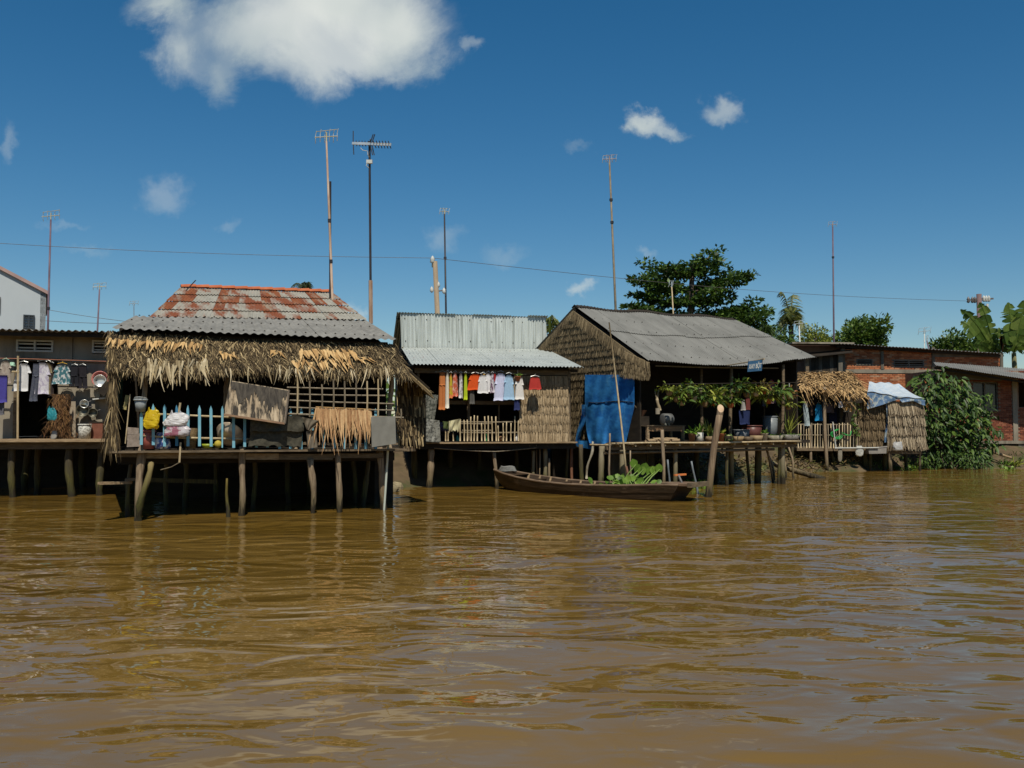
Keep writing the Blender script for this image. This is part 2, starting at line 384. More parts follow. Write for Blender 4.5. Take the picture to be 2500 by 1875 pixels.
# ------------------------------------------------------------------ river
def build_water():
    # one sheet; finer rows towards the eye so that the swell is real relief
    ys = [-150, -60, -20, -5] + list(np.geomspace(2.5, 40, 260)) + [42, 46, 52, 60]
    cols = 330
    rng = np.random.RandomState(3)
    waves = []
    for k in range(46):
        lam = 0.45 * (1.075 ** k) ** 1.0
        lam = 0.40 + 0.055 * k
        ang = math.radians(-97 + rng.normal(0, 38))
        waves.append((2 * PI / lam * math.cos(ang), 2 * PI / lam * math.sin(ang), rng.uniform(0, 6.28), 0.00095 * lam ** 0.9 * rng.uniform(.4, 1.3)))
    for k in range(10):
        lam = 3.0 + 0.7 * k; ang = math.radians(-99 + rng.normal(0, 14))
        waves.append((2 * PI / lam * math.cos(ang), 2 * PI / lam * math.sin(ang), rng.uniform(0, 6.28), 0.0075 * rng.uniform(.5, 1.2)))
    V = []
    for y in ys:
        half = max(120, 1.3 * abs(y)) if (y < 2 or y > 40) else 0
        if half:
            xs = np.linspace(-half, half, cols)
        else:
            core = 0.62 * y + 1.5
            xs = np.concatenate([np.linspace(-120, -core - 1, 8), np.linspace(-core, core, cols - 16), np.linspace(core + 1, 120, 8)])
        z = np.zeros_like(xs)
        if 2 < y < 41:
            amp = 1.0 + 0.0 * xs
            patch = 0.75 + 0.45 * np.sin(xs * .31 + y * .23 + 1) * np.sin(y * .42 - xs * .12)
            for kx, ky, ph, a in waves:
                if 2 * PI / math.hypot(kx, ky) < y * 0.02: continue
                z += a * np.sin(kx * xs + ky * y + ph + 1.3 * np.sin(xs * .13 + y * .21 + ph))
            z *= patch * min(1, (41 - y) / 6)
        V.append(np.stack([xs, np.full_like(xs, y), z], 1))
    V = np.concatenate(V)
    nr = len(ys)
    idx = np.arange(nr * cols).reshape(nr, cols)
    Q = np.stack([idx[:-1, :-1], idx[:-1, 1:], idx[1:, 1:], idx[1:, :-1]], -1).reshape(-1, 4)
    me = bpy.data.meshes.new('river_water'); me.from_pydata(V.tolist(), [], Q.tolist())
    me.polygons.foreach_set('use_smooth', [True] * len(me.polygons))
    m = bpy.data.materials.new('muddy_river_water'); m.use_nodes = True
    N = m.node_tree.nodes; L = m.node_tree.links; bs = N['Principled BSDF']
    bs.inputs['Roughness'].default_value = 0.04; bs.inputs['IOR'].default_value = 1.40; bs.inputs['Specular IOR Level'].default_value = 0.5
    geo = N.new('ShaderNodeNewGeometry')
    def nz(scale, det, loc=(0, 0, 0), dist=0.0):
        mp = N.new('ShaderNodeMapping'); mp.inputs['Scale'].default_value = scale; mp.inputs['Rotation'].default_value = (0, 0, math.radians(-15)); mp.inputs['Location'].default_value = loc
        L.new(geo.outputs['Position'], mp.inputs['Vector'])
        n = N.new('ShaderNodeTexNoise'); n.inputs['Scale'].default_value = 1; n.inputs['Detail'].default_value = det; n.inputs['Roughness'].default_value = 0.5; n.inputs['Distortion'].default_value = dist
        L.new(mp.outputs[0], n.inputs['Vector']); return n.outputs[0]
    silt = nz((.22, .5, 1), 4, (3, 1, 0))
    r = N.new('ShaderNodeValToRGB'); L.new(silt, r.inputs[0])
    r.color_ramp.elements[0].position = .35; r.color_ramp.elements[0].color = (0.142, 0.082, 0.014, 1)
    r.color_ramp.elements[1].position = .7; r.color_ramp.elements[1].color = (0.176, 0.105, 0.024, 1)
    L.new(r.outputs[0], bs.inputs['Base Color'])
    b1 = N.new('ShaderNodeBump'); b1.inputs['Strength'].default_value = 1.0; b1.inputs['Distance'].default_value = 0.064
    L.new(nz((.95, 1.65, 1), 1.8, (0, 0, 0), .7), b1.inputs['Height'])
    b2 = N.new('ShaderNodeBump'); b2.inputs['Strength'].default_value = 1.0; b2.inputs['Distance'].default_value = 0.0050
    L.new(nz((3.2, 5.8, 1), 2.2, (7, 2, 0), .6), b2.inputs['Height']); L.new(b1.outputs[0], b2.inputs['Normal'])
    L.new(b2.outputs[0], bs.inputs['Normal'])
    me.materials.append(m)
    o = bpy.data.objects.new('river_water', me); C.objects.link(o)
    tag(o, 'muddy brown rippled river water reflecting the sky', kind='structure')
build_water()

# ------------------------------------------------------------------ bank and land as one sheet
SHORE = [(-200, 26), (-12, 25), (-6, 24.2), (-3, 24.4), (-.8, 26.6), (2, 29.0), (6, 30.4), (10, 32.6), (13, 34.8), (16, 36.0), (21, 36.6), (40, 39), (200, 52)]
def shore(x): return float(np.interp(x, [a for a, _ in SHORE], [b for _, b in SHORE]))
def ground_z(x, y):
    t = y - shore(x) - 0.5 * math.sin(x * .9) - .25 * math.sin(x * 2.3 + 1)
    return float(np.interp(t, [-4, -1, 0, 1.0, 2.5, 4, 2000], [-1.2, -0.5, 0.0, 0.42, 0.92, 1.06, 1.1])) + .05 * math.sin(x * 3.1 + y * 1.7) * (1 if t < 12 else 0)
def build_ground():
    xs = np.concatenate([[-2500, -600, -200, -80], np.linspace(-40, 45, 171), [80, 200, 600, 2500]])
    rows = [-6, -4, -2.5] + list(np.linspace(-1.5, 5, 22)) + [6, 8, 12, 20, 40, 100, 400, 1500, 3400]
    mb = MB(); V = []
    for t in rows:
        for x in xs:
            y = shore(x) + t; V.append((x, y, ground_z(x, y)))
    n = len(xs)
    mb.add(V, [(j * n + i, j * n + i + 1, (j + 1) * n + i + 1, (j + 1) * n + i) for j in range(len(rows) - 1) for i in range(n - 1)])
    single('ground', mb, m_earth, 'brown earth river bank and land behind the houses', kind='structure', smooth=True)
build_ground()

# ------------------------------------------------------------------ sheet roofing
def patch(A, B, Cc, D):
    """bilinear A(bl) B(br) C(tr) D(tl)"""
    return lambda u, v: A.lerp(B, u).lerp(D.lerp(Cc, u), v)
def sheets(parent, corners, cols, rows, pitch, amp, mats, name='roof_sheet', seed=1, lapu=0.5, lapv=0.04, sag=0.0, wob=0.012):
    fn = patch(*corners); rng = random.Random(seed)
    nrm = (corners[1] - corners[0]).cross(corners[3] - corners[0]).normalized()
    if nrm.z < -0.2 or (abs(nrm.z) < .2 and nrm.y > 0): nrm = -nrm
    width = (corners[1] - corners[0]).length
    for r in range(rows):
        for c in range(cols):
            u0, u1 = c / cols, (c + 1) / cols + lapu * pitch / width
            v0, v1 = r / rows - (0 if r == 0 else lapv), (r + 1) / rows
            v0 += rng.uniform(-wob, wob) * (.6 if r else .8); v1 += rng.uniform(-wob, wob) * .4
            waves = max(1, round((u1 - u0) * width / pitch)); seg = waves * 6
            lift = 0.006 * (c % 2) + 0.012 * (rows - 1 - r) * 0 + 0.010 * r + rng.uniform(0, .004)
            tilt = rng.uniform(-.006, .006)
            def f(a, b):
                u = u0 + (u1 - u0) * a; v = v0 + (v1 - v0) * b
                p = fn(u, v) + nrm * (amp * math.cos(2 * PI * u * width / pitch) + lift + tilt * (a - .5) - (lapv * .3 * (1 - b) if False else 0))
                # upper sheets lie over the lower ones
                p += nrm * (0.014 * (1 - b))
                if sag: p += Vector((0, 0, -sag * math.sin(PI * u) - .35 * sag * math.sin(5 * u + 1)))
                return p
            mb = MB().grid(f, seg, 3)
            m = mats(c, r) if callable(mats) else mats
            part(name, mb, m, parent, smooth=True)
# ------------------------------------------------------------------ thatch
def thatch_rows(mb, fn, n, rows, L, w, nrm, rng, spread=.25, lift=.10, seg=2, jit=.5, vmax=1.0):
    """leaf strips hanging down a surface fn(u,v) (v=1 top), outward normal nrm"""
    for r in range(rows):
        for k in range(n):
            u = (k + rng.uniform(-jit, jit)) / n; v = (r + rng.uniform(.2, 1.2)) / rows * vmax
            if u < 0 or u > 1: continue
            p = fn(u, min(v, 1.02)); q = fn(u, min(v, 1.02) - .1)
            d = (q - p).normalized(); side = d.cross(nrm).normalized()
            d2 = (d + side * rng.gauss(0, spread) + nrm * rng.uniform(0, lift)).normalized()
            s2 = (side + nrm * rng.uniform(-.6, .6)).normalized()
            LL = L * rng.uniform(.6, 1.3)
            mb.strip(p + nrm * rng.uniform(.0, .05), d2, s2, LL, w * rng.uniform(.6, 1.5), -nrm * rng.uniform(0, .06) + Vector((0, 0, -.03)), seg)
def course(parent, A, B, L, n, w, nrm, mat, rng, name='thatch_course', down=Vector((0, 0, -1)), spread=.09, layers=2, off=0.0, vary=(.84, 1.12), lift=(.16, .36)):
    """one course of palm leaf: strips sewn on a batten from A to B"""
    mb = MB()
    mb.tube([A + nrm * off, B + nrm * off], .012, 5)
    side = (B - A).normalized()
    for l in range(layers):
        for k in range(n):
            u = (k + rng.uniform(-.4, .4)) / n
            if not 0 <= u <= 1: continue
            p = A.lerp(B, u) + nrm * (off + .012 + .014 * l + rng.uniform(0, .015))
            d = (down + side * rng.gauss(0, spread) + nrm * rng.uniform(*lift)).normalized()
            mb.strip(p, d, (side + nrm * rng.uniform(-.35, .35)).normalized(), L * rng.uniform(*vary), w * rng.uniform(.6, 1.5), -nrm * rng.uniform(0, .05), 2, taper=.5)
    return part(name, mb, mat, parent, kind='stuff')
# ------------------------------------------------------------------ building helpers
def sz(fac, px, py, d):
    q = fac.p(px, py, d); return fac.s_of(q), q.z
def wall_cells(mb, fac, d, s0, s1, z0, z1, holes, t):
    """a wall d behind the facade with rectangular openings (s0,s1,z0,z1)"""
    S = sorted({s0, s1, *[h[0] for h in holes], *[h[1] for h in holes]}); Z = sorted({z0, z1, *[h[2] for h in holes], *[h[3] for h in holes]})
    S = [q for q in S if s0 <= q <= s1]; Z = [q for q in Z if z0 <= q <= z1]
    for i in range(len(S) - 1):
        j = 0
        while j < len(Z) - 1:
            def hole(jj):
                cs, cz = (S[i] + S[i + 1]) / 2, (Z[jj] + Z[jj + 1]) / 2
                return any(h[0] < cs < h[1] and h[2] < cz < h[3] for h in holes)
            if hole(j): j += 1; continue
            k = j
            while k + 1 < len(Z) - 1 and not hole(k + 1): k += 1
            mb.box(fac.at((S[i] + S[i + 1]) / 2, d + t / 2, (Z[j] + Z[k + 1]) / 2), S[i + 1] - S[i], t, Z[k + 1] - Z[j], fac.u, fac.b)
            j = k + 1
    return mb
def fbox(fac, s0, s1, d0, d1, z0, z1, mb=None):
    mb = mb or MB()
    return mb.box(fac.at((s0 + s1) / 2, (d0 + d1) / 2, (z0 + z1) / 2), s1 - s0, d1 - d0, z1 - z0, fac.u, fac.b)
def stilt(parent, fac, top, bot, d, rpx, mat=None, bend=.02, name='stilt', rough=.18, n=9, seg=11, rtop=None):
    a = fac.p(*top, d); b = fac.p(*bot, d); k = fac.ppm(*bot, d)
    if b.z < .3: b = b + (b - a).normalized() * 0.7
    return part(name, MB().log(b, a, rpx / k * .95, (rtop or rpx) / k * .88, bend, n=n, seg=seg, rough=rough), mat or m_post, parent, smooth=True)
def pole_on(parent, name, pts, r, mat, n=6):
    return part(name, MB().tube(pts, r, n), mat, parent, smooth=True)
def louvre(parent, fac, d, x0, x1, y0, y1, nslat, mat, mid=True, name='vent_block'):
    s0, z1 = sz(fac, x0, y0, d); s1, z0 = sz(fac, x1, y1, d); w = .045
    mb = MB()
    for a, b, c, e in ((s0, s1, z1 - w, z1), (s0, s1, z0, z0 + w), (s0, s0 + w, z0 + w, z1 - w), (s1 - w, s1, z0 + w, z1 - w)):
        fbox(fac, a, b, d - .03, d + .10, c, e, mb)
    if mid: fbox(fac, (s0 + s1) / 2 - w / 2, (s0 + s1) / 2 + w / 2, d - .03, d + .1, z0 + w, z1 - w, mb)
    v = part(name, mb, mat, parent)
    for k in range(nslat):
        z = z0 + (z1 - z0) * (k + 1) / (nslat + 1)
        part('slat', fbox(fac, s0 + w * .8, s1 - w * .8, d + .0, d + .08, z - .018, z + .018), mat, v)
    return (s0, s1, z0, z1)
m_white = M('chalky_white_paint', (0.42, 0.43, 0.40), (0.56, 0.57, 0.54), (4, 4, 4), rough=.7)
m_bluegrey = M('pale_blue_render', (0.40, 0.44, 0.46), (0.46, 0.50, 0.52), (.6, .6, .3), rough=.85)

# ================================================================== concrete house
def concrete_house():
    f = F0; root = thing('concrete_house', 'grey concrete stilt house with louvred vents and laundry hung along its deck', 'house', f.at(1, 0, 0))
    sl, _ = sz(f, -120, 900, 0); sr, _ = sz(f, 335, 900, 0); zf = 1.30; zt = f.p(100, 812, 0).z
    d0, zd = sz(f, 43, 880, 0); d1, _ = sz(f, 141, 880, 0)
    v1 = (*[sz(f, 40, 829, 0)[0], sz(f, 130, 829, 0)[0]], sz(f, 130, 860, 0)[1], sz(f, 40, 829, 0)[1])
    v2 = (*[sz(f, 225, 830, 0)[0], sz(f, 310, 830, 0)[0]], sz(f, 225, 863, 0)[1], sz(f, 225, 830, 0)[1])
    mb = wall_cells(MB(), f, 0, sl, sr, zf, zt, [(d0, d1, zf, zd), v1, v2], .14)
    fbox(f, sl, sl + .14, .14, 6, zf, zt, mb); fbox(f, sr - .14, sr, .14, 6, zf, zt, mb); fbox(f, sl, sr, 6, 6.14, zf, zt, mb)
    part('wall', mb, m_concrete, root)
    part('pilaster', fbox(f, sz(f, 158, 900, 0)[0], sz(f, 176, 900, 0)[0], -.06, .0, sz(f, 160, 882, 0)[1], zt, ), m_concrete, root)
    part('door_frame', fbox(f, d0 - .07, d0, -.03, .16, zf, zd).box(f.at((d0 + d1) / 2, .06, zd + .03), d1 - d0 + .14, .2, .07, f.u, f.b), m_timber, root)
    part('lintel_ledge', fbox(f, sz(f, 176, 880, 0)[0], sr, -.07, 0, sz(f, 200, 884, 0)[1], sz(f, 200, 879, 0)[1]), m_concrete, root)
    part('ceiling', fbox(f, sl + .14, sr - .14, .0, 6, zt - .03, zt + .02), m_dark, root)
    louvre(root, f, 0, 40, 130, 829, 860, 2, m_white); louvre(root, f, 0, 225, 310, 830, 863, 3, m_white)
    # roof of corrugated sheets on two purlins, almost level
    A = f.p(-130, 803, -.75); B = f.p(300, 812, -.75); h = Vector((0, 0, .25)); 
    rf = part('roof', MB().beam(A + f.b * .2 - UP * .07, B + f.b * .2 - UP * .07, .06, .09).beam(A + f.b * 3 + UP * .03, B + f.b * 3 + UP * .03, .06, .09), m_dark, root)
    sheets(rf, (A, B, B + f.b * 6.5 + h, A + f.b * 6.5 + h), 7, 1, .15, .024, m_fibro, seed=5)
    # floor and deck with its stilts
    part('floor', fbox(f, sl, sr, -.02, 6, 1.16, zf - .002), m_dark, root)
    for k in range(9):
        dd = -2.55 + k * .285
        part('deck_plank', MB().beam(f.at(sl, dd, zf - .02 + rnd.uniform(-.008, .008)), f.at(sz(f, 345, 1075, dd)[0], dd, zf - .02 + rnd.uniform(-.01, .01)), .26, .04), m_plank, root)
    part('deck_beam', MB().beam(f.at(sl, -2.45, zf - .13), f.at(sz(f, 340, 1075, -2.5)[0], -2.45, zf - .13), .08, .16), m_timber, root)
    part('added_back_screen', fbox(f, sl, sr, 1.0, 1.08, -.6, 1.18), m_dark, root)  # added dark screen that keeps the space under the deck black
    for x, d, r in ((30, -2.3, 9), (95, -1.2, 8), (170, -2.3, 10), (245, -2.2, 9), (70, .6, 9), (200, .6, 9), (-60, -2.3, 9)):
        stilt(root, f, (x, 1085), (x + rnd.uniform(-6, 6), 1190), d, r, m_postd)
    return root
house0 = concrete_house()

# ================================================================== house with thatched awning
def awning_house():
    f = F1; root = thing('awning_house', 'stilt house with rust-streaked zinc roof and shaggy palm thatch awning over the water', 'house', f.at(2, 0, 0))
    zf = 1.22
    sl = sz(f, 290, 1000, .3)[0]; sr = sz(f, 962, 1000, .3)[0]
    BL, BR, TL, TR = f.p(273, 804, -.1), f.p(958, 831, -.1), f.p(332, 772, 4.0), f.p(882, 781, 4.0)
    rf = part('lower_roof', MB().beam(BL + f.b * .35 - UP * .06, BR + f.b * .35 - UP * .06, .06, .1).beam(TL - f.b * .5 - UP * .16, TR - f.b * .5 - UP * .16, .06, .1), m_dark, root, label='grey wavy fibre cement roof slope')
    sheets(rf, (BL, BR, TR, TL), 7, 1, .150, .015, m_fibro, seed=2, wob=.01)
    # washers of the roof screws
    fn = patch(BL, BR, TR, TL)
    for v in (.12, .55, .93):
        mb = MB()
        for k in range(26):
            p = fn((k + .5) / 26, v) + UP * .03; mb.lathe(p, [(.022, 0), (.014, .018), (.001, .022)], 6)
        part('screw_row', mb, m_dark, rf, kind='stuff')
    B2, R2, T2, S2 = f.p(366, 775, 3.75), f.p(892, 783, 3.75), f.p(441, 705, 8.6), f.p(808, 718, 8.6)
    up_ = part('upper_roof', MB().beam(B2 + f.b * .3 - UP * .08, R2 + f.b * .3 - UP * .08, .06, .1).beam(T2 - f.b * .2 - UP * .1, S2 - f.b * .2 - UP * .1, .06, .1), m_dark, root, label='old zinc roof slope streaked and patched with red rust')
    # rows from the eave up: g plain, s streaked, r rusted red
    PAT = ['grgssgsgrsgsgsgg', 'rrgsrrssrrgsssrg', 'srrsrrgsrrsrgrrg', 'srgsrsgssrssgrgg']
    PAT = ['sssgsssgsssggsgg', 'rsssrsssrsssssgs', 'rrsgrrssrssrsrgs', 'srssrssgrrssgrss']
    sheets(up_, (B2, R2, S2, T2), 16, 4, .085, .011, lambda c, r: {'g': m_old1, 's': m_old2, 'r': m_old3}[PAT[r][c]], seed=3, lapv=.03)
    n = 12
    for k in range(n):
        a = T2.lerp(S2, k / n) + UP * .05; b = T2.lerp(S2, (k + 1.12) / n) + UP * (.05 + .02)
        ax = (b - a).normalized(); mb = MB()
        def tile(u, v):
            an = PI * (u * 1.1 - .05); w = .115 + .012 * v
            return a.lerp(b, v) + f.b * (-math.cos(an) * w) + UP * (math.sin(an) * w * .6)
        part('ridge_tile', mb.grid(tile, 6, 1), m_ridge, up_, smooth=True)
    # back slope and gable ends close the roof
    E2 = T2 + f.b * 4.5 - UP * 1.25; G2 = S2 + f.b * 4.5 - UP * 1.25
    sheets(up_, (G2, E2, T2, S2), 8, 1, .085, .011, m_old1, seed=4)
    mb = MB()
    for s_, P, Q, R_, T_ in ((sl, BL, TL, B2, T2), (sr, BR, TR, R2, S2)):
        dn = zf
        poly = [P + f.b * .4 - UP * .1, Q - UP * .1, R_ + f.b * .3 - UP * .12, T_ - UP * .12, T_ + f.b * 4.2 - UP * 1.3]
        V = poly + [Vector((p.x, p.y, dn)) for p in poly]
        k = len(poly)
        mb.add(V, [(i, i + 1, i + 1 + k, i + k) for i in range(k - 1)])
    a = T2 + f.b * 4.2 - UP * 1.3; b = S2 + f.b * 4.2 - UP * 1.3
    mb.add([a, b, Vector((b.x, b.y, zf)), Vector((a.x, a.y, zf))], [(0, 1, 2, 3)])
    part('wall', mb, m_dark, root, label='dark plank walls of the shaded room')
    # inner partition behind the porch
    fbx = fbox(f, sl + .05, sr - .05, 3.2, 3.28, zf, BL.z + .35); part('partition', fbx, m_dark, root)
    # floor, planks at the edge, beams
    part('floor', fbox(f, sl - .1, sr + .1, .25, 12.6, zf - .08, zf - .002), m_dark, root)
    for k in range(4):
        dd = -.32 + k * .19
        part('deck_plank', MB().beam(f.at(sl - .15, dd, zf - .045 + rnd.uniform(-.01, .01)), f.at(sr + .05, dd, zf - .045 + rnd.uniform(-.01, .01)), .17, .035), m_timber, root)
    for x0, x1, y0, y1, m in ((285, 345, 1100, 1116, m_timber), (345, 440, 1101, 1119, m_plank), (440, 600, 1106, 1119, m_timber), (600, 680, 1107, 1122, m_plank), (680, 812, 1108, 1122, m_timber), (812, 935, 1107, 1118, m_timber)):
        a = f.p(x0, y0, -.18); b = f.p(x1, y0 + (x1 - x0) * .004, -.18); h = (y1 - y0) / f.ppm(x0, y0, -.18)
        part('edge_board', MB().beam(a - UP * h / 2, b - UP * h / 2, .05, h), m, root)
    part('under_beam', MB().beam(f.at(sl, .3, zf - .2), f.at(sr, .3, zf - .2), .1, .16).beam(f.at(sl, 2.5, zf - .2), f.at(sr, 2.5, zf - .2), .1, .16), m_dark, root)
    part('added_back_screen', fbox(f, sl + 1.1, sr + .3, 5.2, 5.28, -.6, zf - .1), m_dark, root)  # added dark wall behind the stilts, blocks sky in the water
    part('added_side_screen', fbox(f, sr - .02, sr + .05, 1.6, 12, -.6, zf - .1), m_dark, root)  # added screen stopping sky reflections through the open side
    # front stilts
    stilt(root, f, (349, 1086), (335, 1265), -.2, 10.5, bend=.012)
    stilt(root, f, (369, 1128), (357, 1265), -.25, 8.5, M('mossy_branch_post', (.16, .12, .05), (.33, .25, .11), (20, 20, 4), bump=.9, algae=.55), bend=.07, rough=.2)
    stilt(root, f, (592, 1090), (584, 1258), -.2, 8, bend=.02)
    stilt(root, f, (757, 1122), (761, 1250), -.2, 8, bend=.03, rough=.25)
    stilt(root, f, (826, 1100), (825, 1247), -.2, 7.5, bend=.015)
    stilt(root, f, (925, 1092), (938, 1238), -.1, 8.5, bend=.015)
    stilt(root, f, (322, 1120), (311, 1252), .5, 6, m_postd)
    for x, d in ((405, 1.4), (457, 2.2), (620, 1.2), (700, 2.6), (860, 2.0), (880, 3.2), (900, 1.0), (530, 3.4), (450, 4.6), (760, 4.6), (640, 5.4)):
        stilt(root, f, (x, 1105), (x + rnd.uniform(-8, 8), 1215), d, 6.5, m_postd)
    part('brace', MB().beam(f.p(370, 1172, 1.2), f.p(530, 1176, 1.2), .04, .08), m_postd, root)
    # porch posts
    for (a, b, r, d) in (((352, 870), (348, 1090), 7.5, -.1), ((560, 900), (548, 1000), 6.5, .1), ((727, 890), (722, 1095), 6, .15), ((956, 900), (950, 1095), 7, .1)):
        stilt(root, f, a, b, d, r, m_post, name='porch_post')
    stilt(root, f, (283, 945), (284, 1090), .0, 4, m_bamboo, name='porch_post', bend=.005, rough=.04)
    # thatch awning -----------------------------------------------------------
    XB = [262, 300, 360, 480, 600, 700, 850, 930, 1000]; YB = [893, 902, 912, 912, 902, 908, 915, 905, 922]
    XT = [262, 400, 560, 720, 960]; YT = [806, 813, 826, 830, 838]
    def aw(u, v):
        xb = 262 + 738 * u; xt = 262 + 700 * u
        a = f.p(xb, float(np.interp(xb, XB, YB)), -.42); b = f.p(xt, float(np.interp(xt, XT, YT)), .12)
        return a.lerp(b, v)
    nrm = (aw(.6, 0) - aw(.4, 0)).cross(aw(.5, 1) - aw(.5, 0)).normalized()
    if nrm.y > 0: nrm = -nrm
    mb = MB(); rng = random.Random(11)
    mb.grid(lambda u, v: aw(u, v) - nrm * .03, 30, 3)
    for k in range(9): 
        mb.tube([aw(.02 + .12 * k, -.02) - nrm * .06, aw(.02 + .12 * k, 1.05) - nrm * .06], .022, 5)
    part_aw = part('thatch_awning', mb, m_dark, root, label='shaggy awning of dry palm leaves sloping down over the porch')
    mb = MB()
    thatch_rows(mb, aw, 430, 17, .17, .019, nrm, rng, spread=.6, lift=.5, seg=2, vmax=.95)
    part('thatch', mb, m_thatch, part_aw, kind='stuff')
    mb = MB()      # ragged fringe at the lower edge
    for k in range(700):
        u = rng.uniform(0, 1); p = aw(u, rng.uniform(0, .12)); 
        mb.strip(p + nrm * .03, Vector((rng.gauss(0, .25), rng.gauss(-.1, .2), -1)).normalized(), (f.u + f.b * rng.uniform(-.6, .6)).normalized(), rng.uniform(.08, .26), rng.uniform(.012, .03), Vector((rng.gauss(0, .03), 0, -.02)), 3)
    part('fringe', mb, m_thatch, part_aw, kind='stuff')
    def leaf_piece(px, py, lpx, wpx, mat, lean=0.0, out=.07):
        v = None
        # find the awning point showing at this pixel
        u = min(1, max(0, (px - 262) / 725)); top = float(np.interp(262 + 700 * u, XT, YT)); bot = float(np.interp(262 + 738 * u, XB, YB))
        v = max(-.05, min(1, (bot - py) / (bot - top)))
        p = aw(u, v) + nrm * out; k = F / p.y
        d = Vector((lean, -.22, -1)).normalized() if mat is m_pale else ((aw(u, v - .1) - aw(u, v)).normalized() + f.u * lean + nrm * .15).normalized()
        mb = MB().strip(p, d, (f.u + f.b * rng.uniform(-.75, .75)).normalized(), lpx / k, wpx / k * .85, Vector((rng.gauss(0, .05), rng.uniform(-.07, .03), -.02)), 4, taper=.12)
        # a strip is folded along its rib: give it depth
        q = len(mb.v); mb.add([(a, b + .012, c - .004) for a, b, c in mb.v[:q]], [tuple(reversed(t)) for t in mb.f])
        part('palm_leaf', mb, mat, part_aw)
    for k in range(40):
        x = 268 + k * 5.8; leaf_piece(x + rng.uniform(-2, 2), 836 + (x - 268) * .05 + rng.uniform(-5, 4), rng.uniform(20, 38), rng.uniform(6, 9), m_straw, -.22 + rng.gauss(0, .15))
    for k in range(9): leaf_piece(540 + k * 4 + rng.uniform(-2, 2), 868 + rng.uniform(-4, 4), rng.uniform(14, 24), 7, m_straw, rng.gauss(0, .2))
    for k in range(7): leaf_piece(668 + k * 3.6, 860 + rng.uniform(-3, 6) + k * 1.2, rng.uniform(14, 22), 9, m_straw, rng.gauss(0, .4))
    for k in range(34): leaf_piece(738 + k * 4.0 + rng.uniform(-2, 2), 862 + rng.uniform(-5, 5), rng.uniform(24, 44), rng.uniform(7, 11), m_straw, rng.gauss(0, .18))
    for k in range(24): leaf_piece(708 + k * 6.2 + rng.uniform(-3, 3), 884 + rng.uniform(-5, 8), rng.uniform(26, 46), rng.uniform(6, 10), m_straw, rng.gauss(0, .2))
    for k in range(9): leaf_piece(868 + k * 4 + rng.uniform(-2, 2), 880 + rng.uniform(-5, 8), rng.uniform(12, 20), 8, m_straw, rng.gauss(0, .5))
    for k in range(44):
        x = 352 + k * 3.5 + rng.uniform(-3, 3); leaf_piece(x, 900 + rng.uniform(-12, 10), rng.uniform(26, 62) * (1.15 if 420 < x < 445 else 1), rng.uniform(3.5, 8), m_pale, rng.gauss(0, .24), out=.13)
    for k in range(38):
        x = rng.uniform(500, 990); leaf_piece(x, 908 + rng.uniform(-8, 8), rng.uniform(18, 48), rng.uniform(2.5, 5), m_pale, rng.gauss(0, .28), out=.11)
    # thatch curtain on the left end
    EL = [(264, 812), (268, 900), (268, 1000), (250, 1095)]; ER = [(280, 812), (283, 900), (283, 1000), (296, 1100)]
    def cur(u, v):
        y = 850 + (1 - v) * 235
        a = float(np.interp(y, [q[1] for q in EL], [q[0] for q in EL])); b = float(np.interp(y, [q[1] for q in ER], [q[0] for q in ER]))
        return f.p(a + (b - a) * u, y, -.38 - .0 * v)
    mb = MB(); mb.grid(lambda u, v: cur(.25 + .5 * u, v) + f.b * .04, 3, 8)
    thatch_rows(mb, cur, 15, 24, .30, .014, -f.b, rng, spread=.15, lift=.10, seg=3)
    part('thatch_curtain', mb, m_thatch, root, kind='stuff', label='ragged palm leaf curtain hanging at the corner')
    # lean-to thatch edge beyond the right end
    A, B = f.p(978, 900, .3), f.p(1058, 972, .3)
    def lean(u, v): return A.lerp(B, u) + f.b * (1.6 * v) + UP * (.3 * v)
    nn = Vector((.3, -.6, .7)).normalized(); mb = MB(); mb.grid(lean, 4, 3)
    for k in range(5): mb.tube([lean(0, .0) + Vector((0, -.02, .03 * k)), lean(1.0 - .03 * k, 0) + Vector((0, -.02, .03 * k))], .018, 5)
    thatch_rows(mb, lambda u, v: lean(u, v), 26, 5, .2, .025, nn, rng, spread=.5, lift=.2)
    part('side_awning', mb, m_thatch, root, label='sloping thatch lean-to at the side')
    mb = MB(); w0, w1 = f.p(992, 955, 1.0), f.p(1040, 990, 1.0)
    mb.slab([f.p(975, 925, 1.0), f.p(1040, 975, 1.0), f.p(1040, 1085, 1.0), f.p(975, 1095, 1.0)], -f.b, .06)
    part('side_wall', mb, m_dark, root)
    e0, e1 = sr + .12, sz(f, 1012, 1080, 1.0)[0]
    part('added_shade_floor', fbox(f, e0, e1, .9, 6.5, 1.10, 1.20), m_timber, root)  # added floor, put in to shade the gap under the lean-to
    part('added_side_screen', fbox(f, e0 - .05, e1, 2.5, 2.58, -.6, 1.09), m_dark, root)  # added dark screen closing the bright gap beside the house
    rows = [930, 955, 980, 1005, 1030, 1055]
    sw = node('thatch_wall', root)
    for y in rows:
        course(sw, f.p(968, y, .93), f.p(1034, y + 4, .93), .30, 22, .03, -f.b, m_thatch, rng)
    return root
house1 = awning_house()

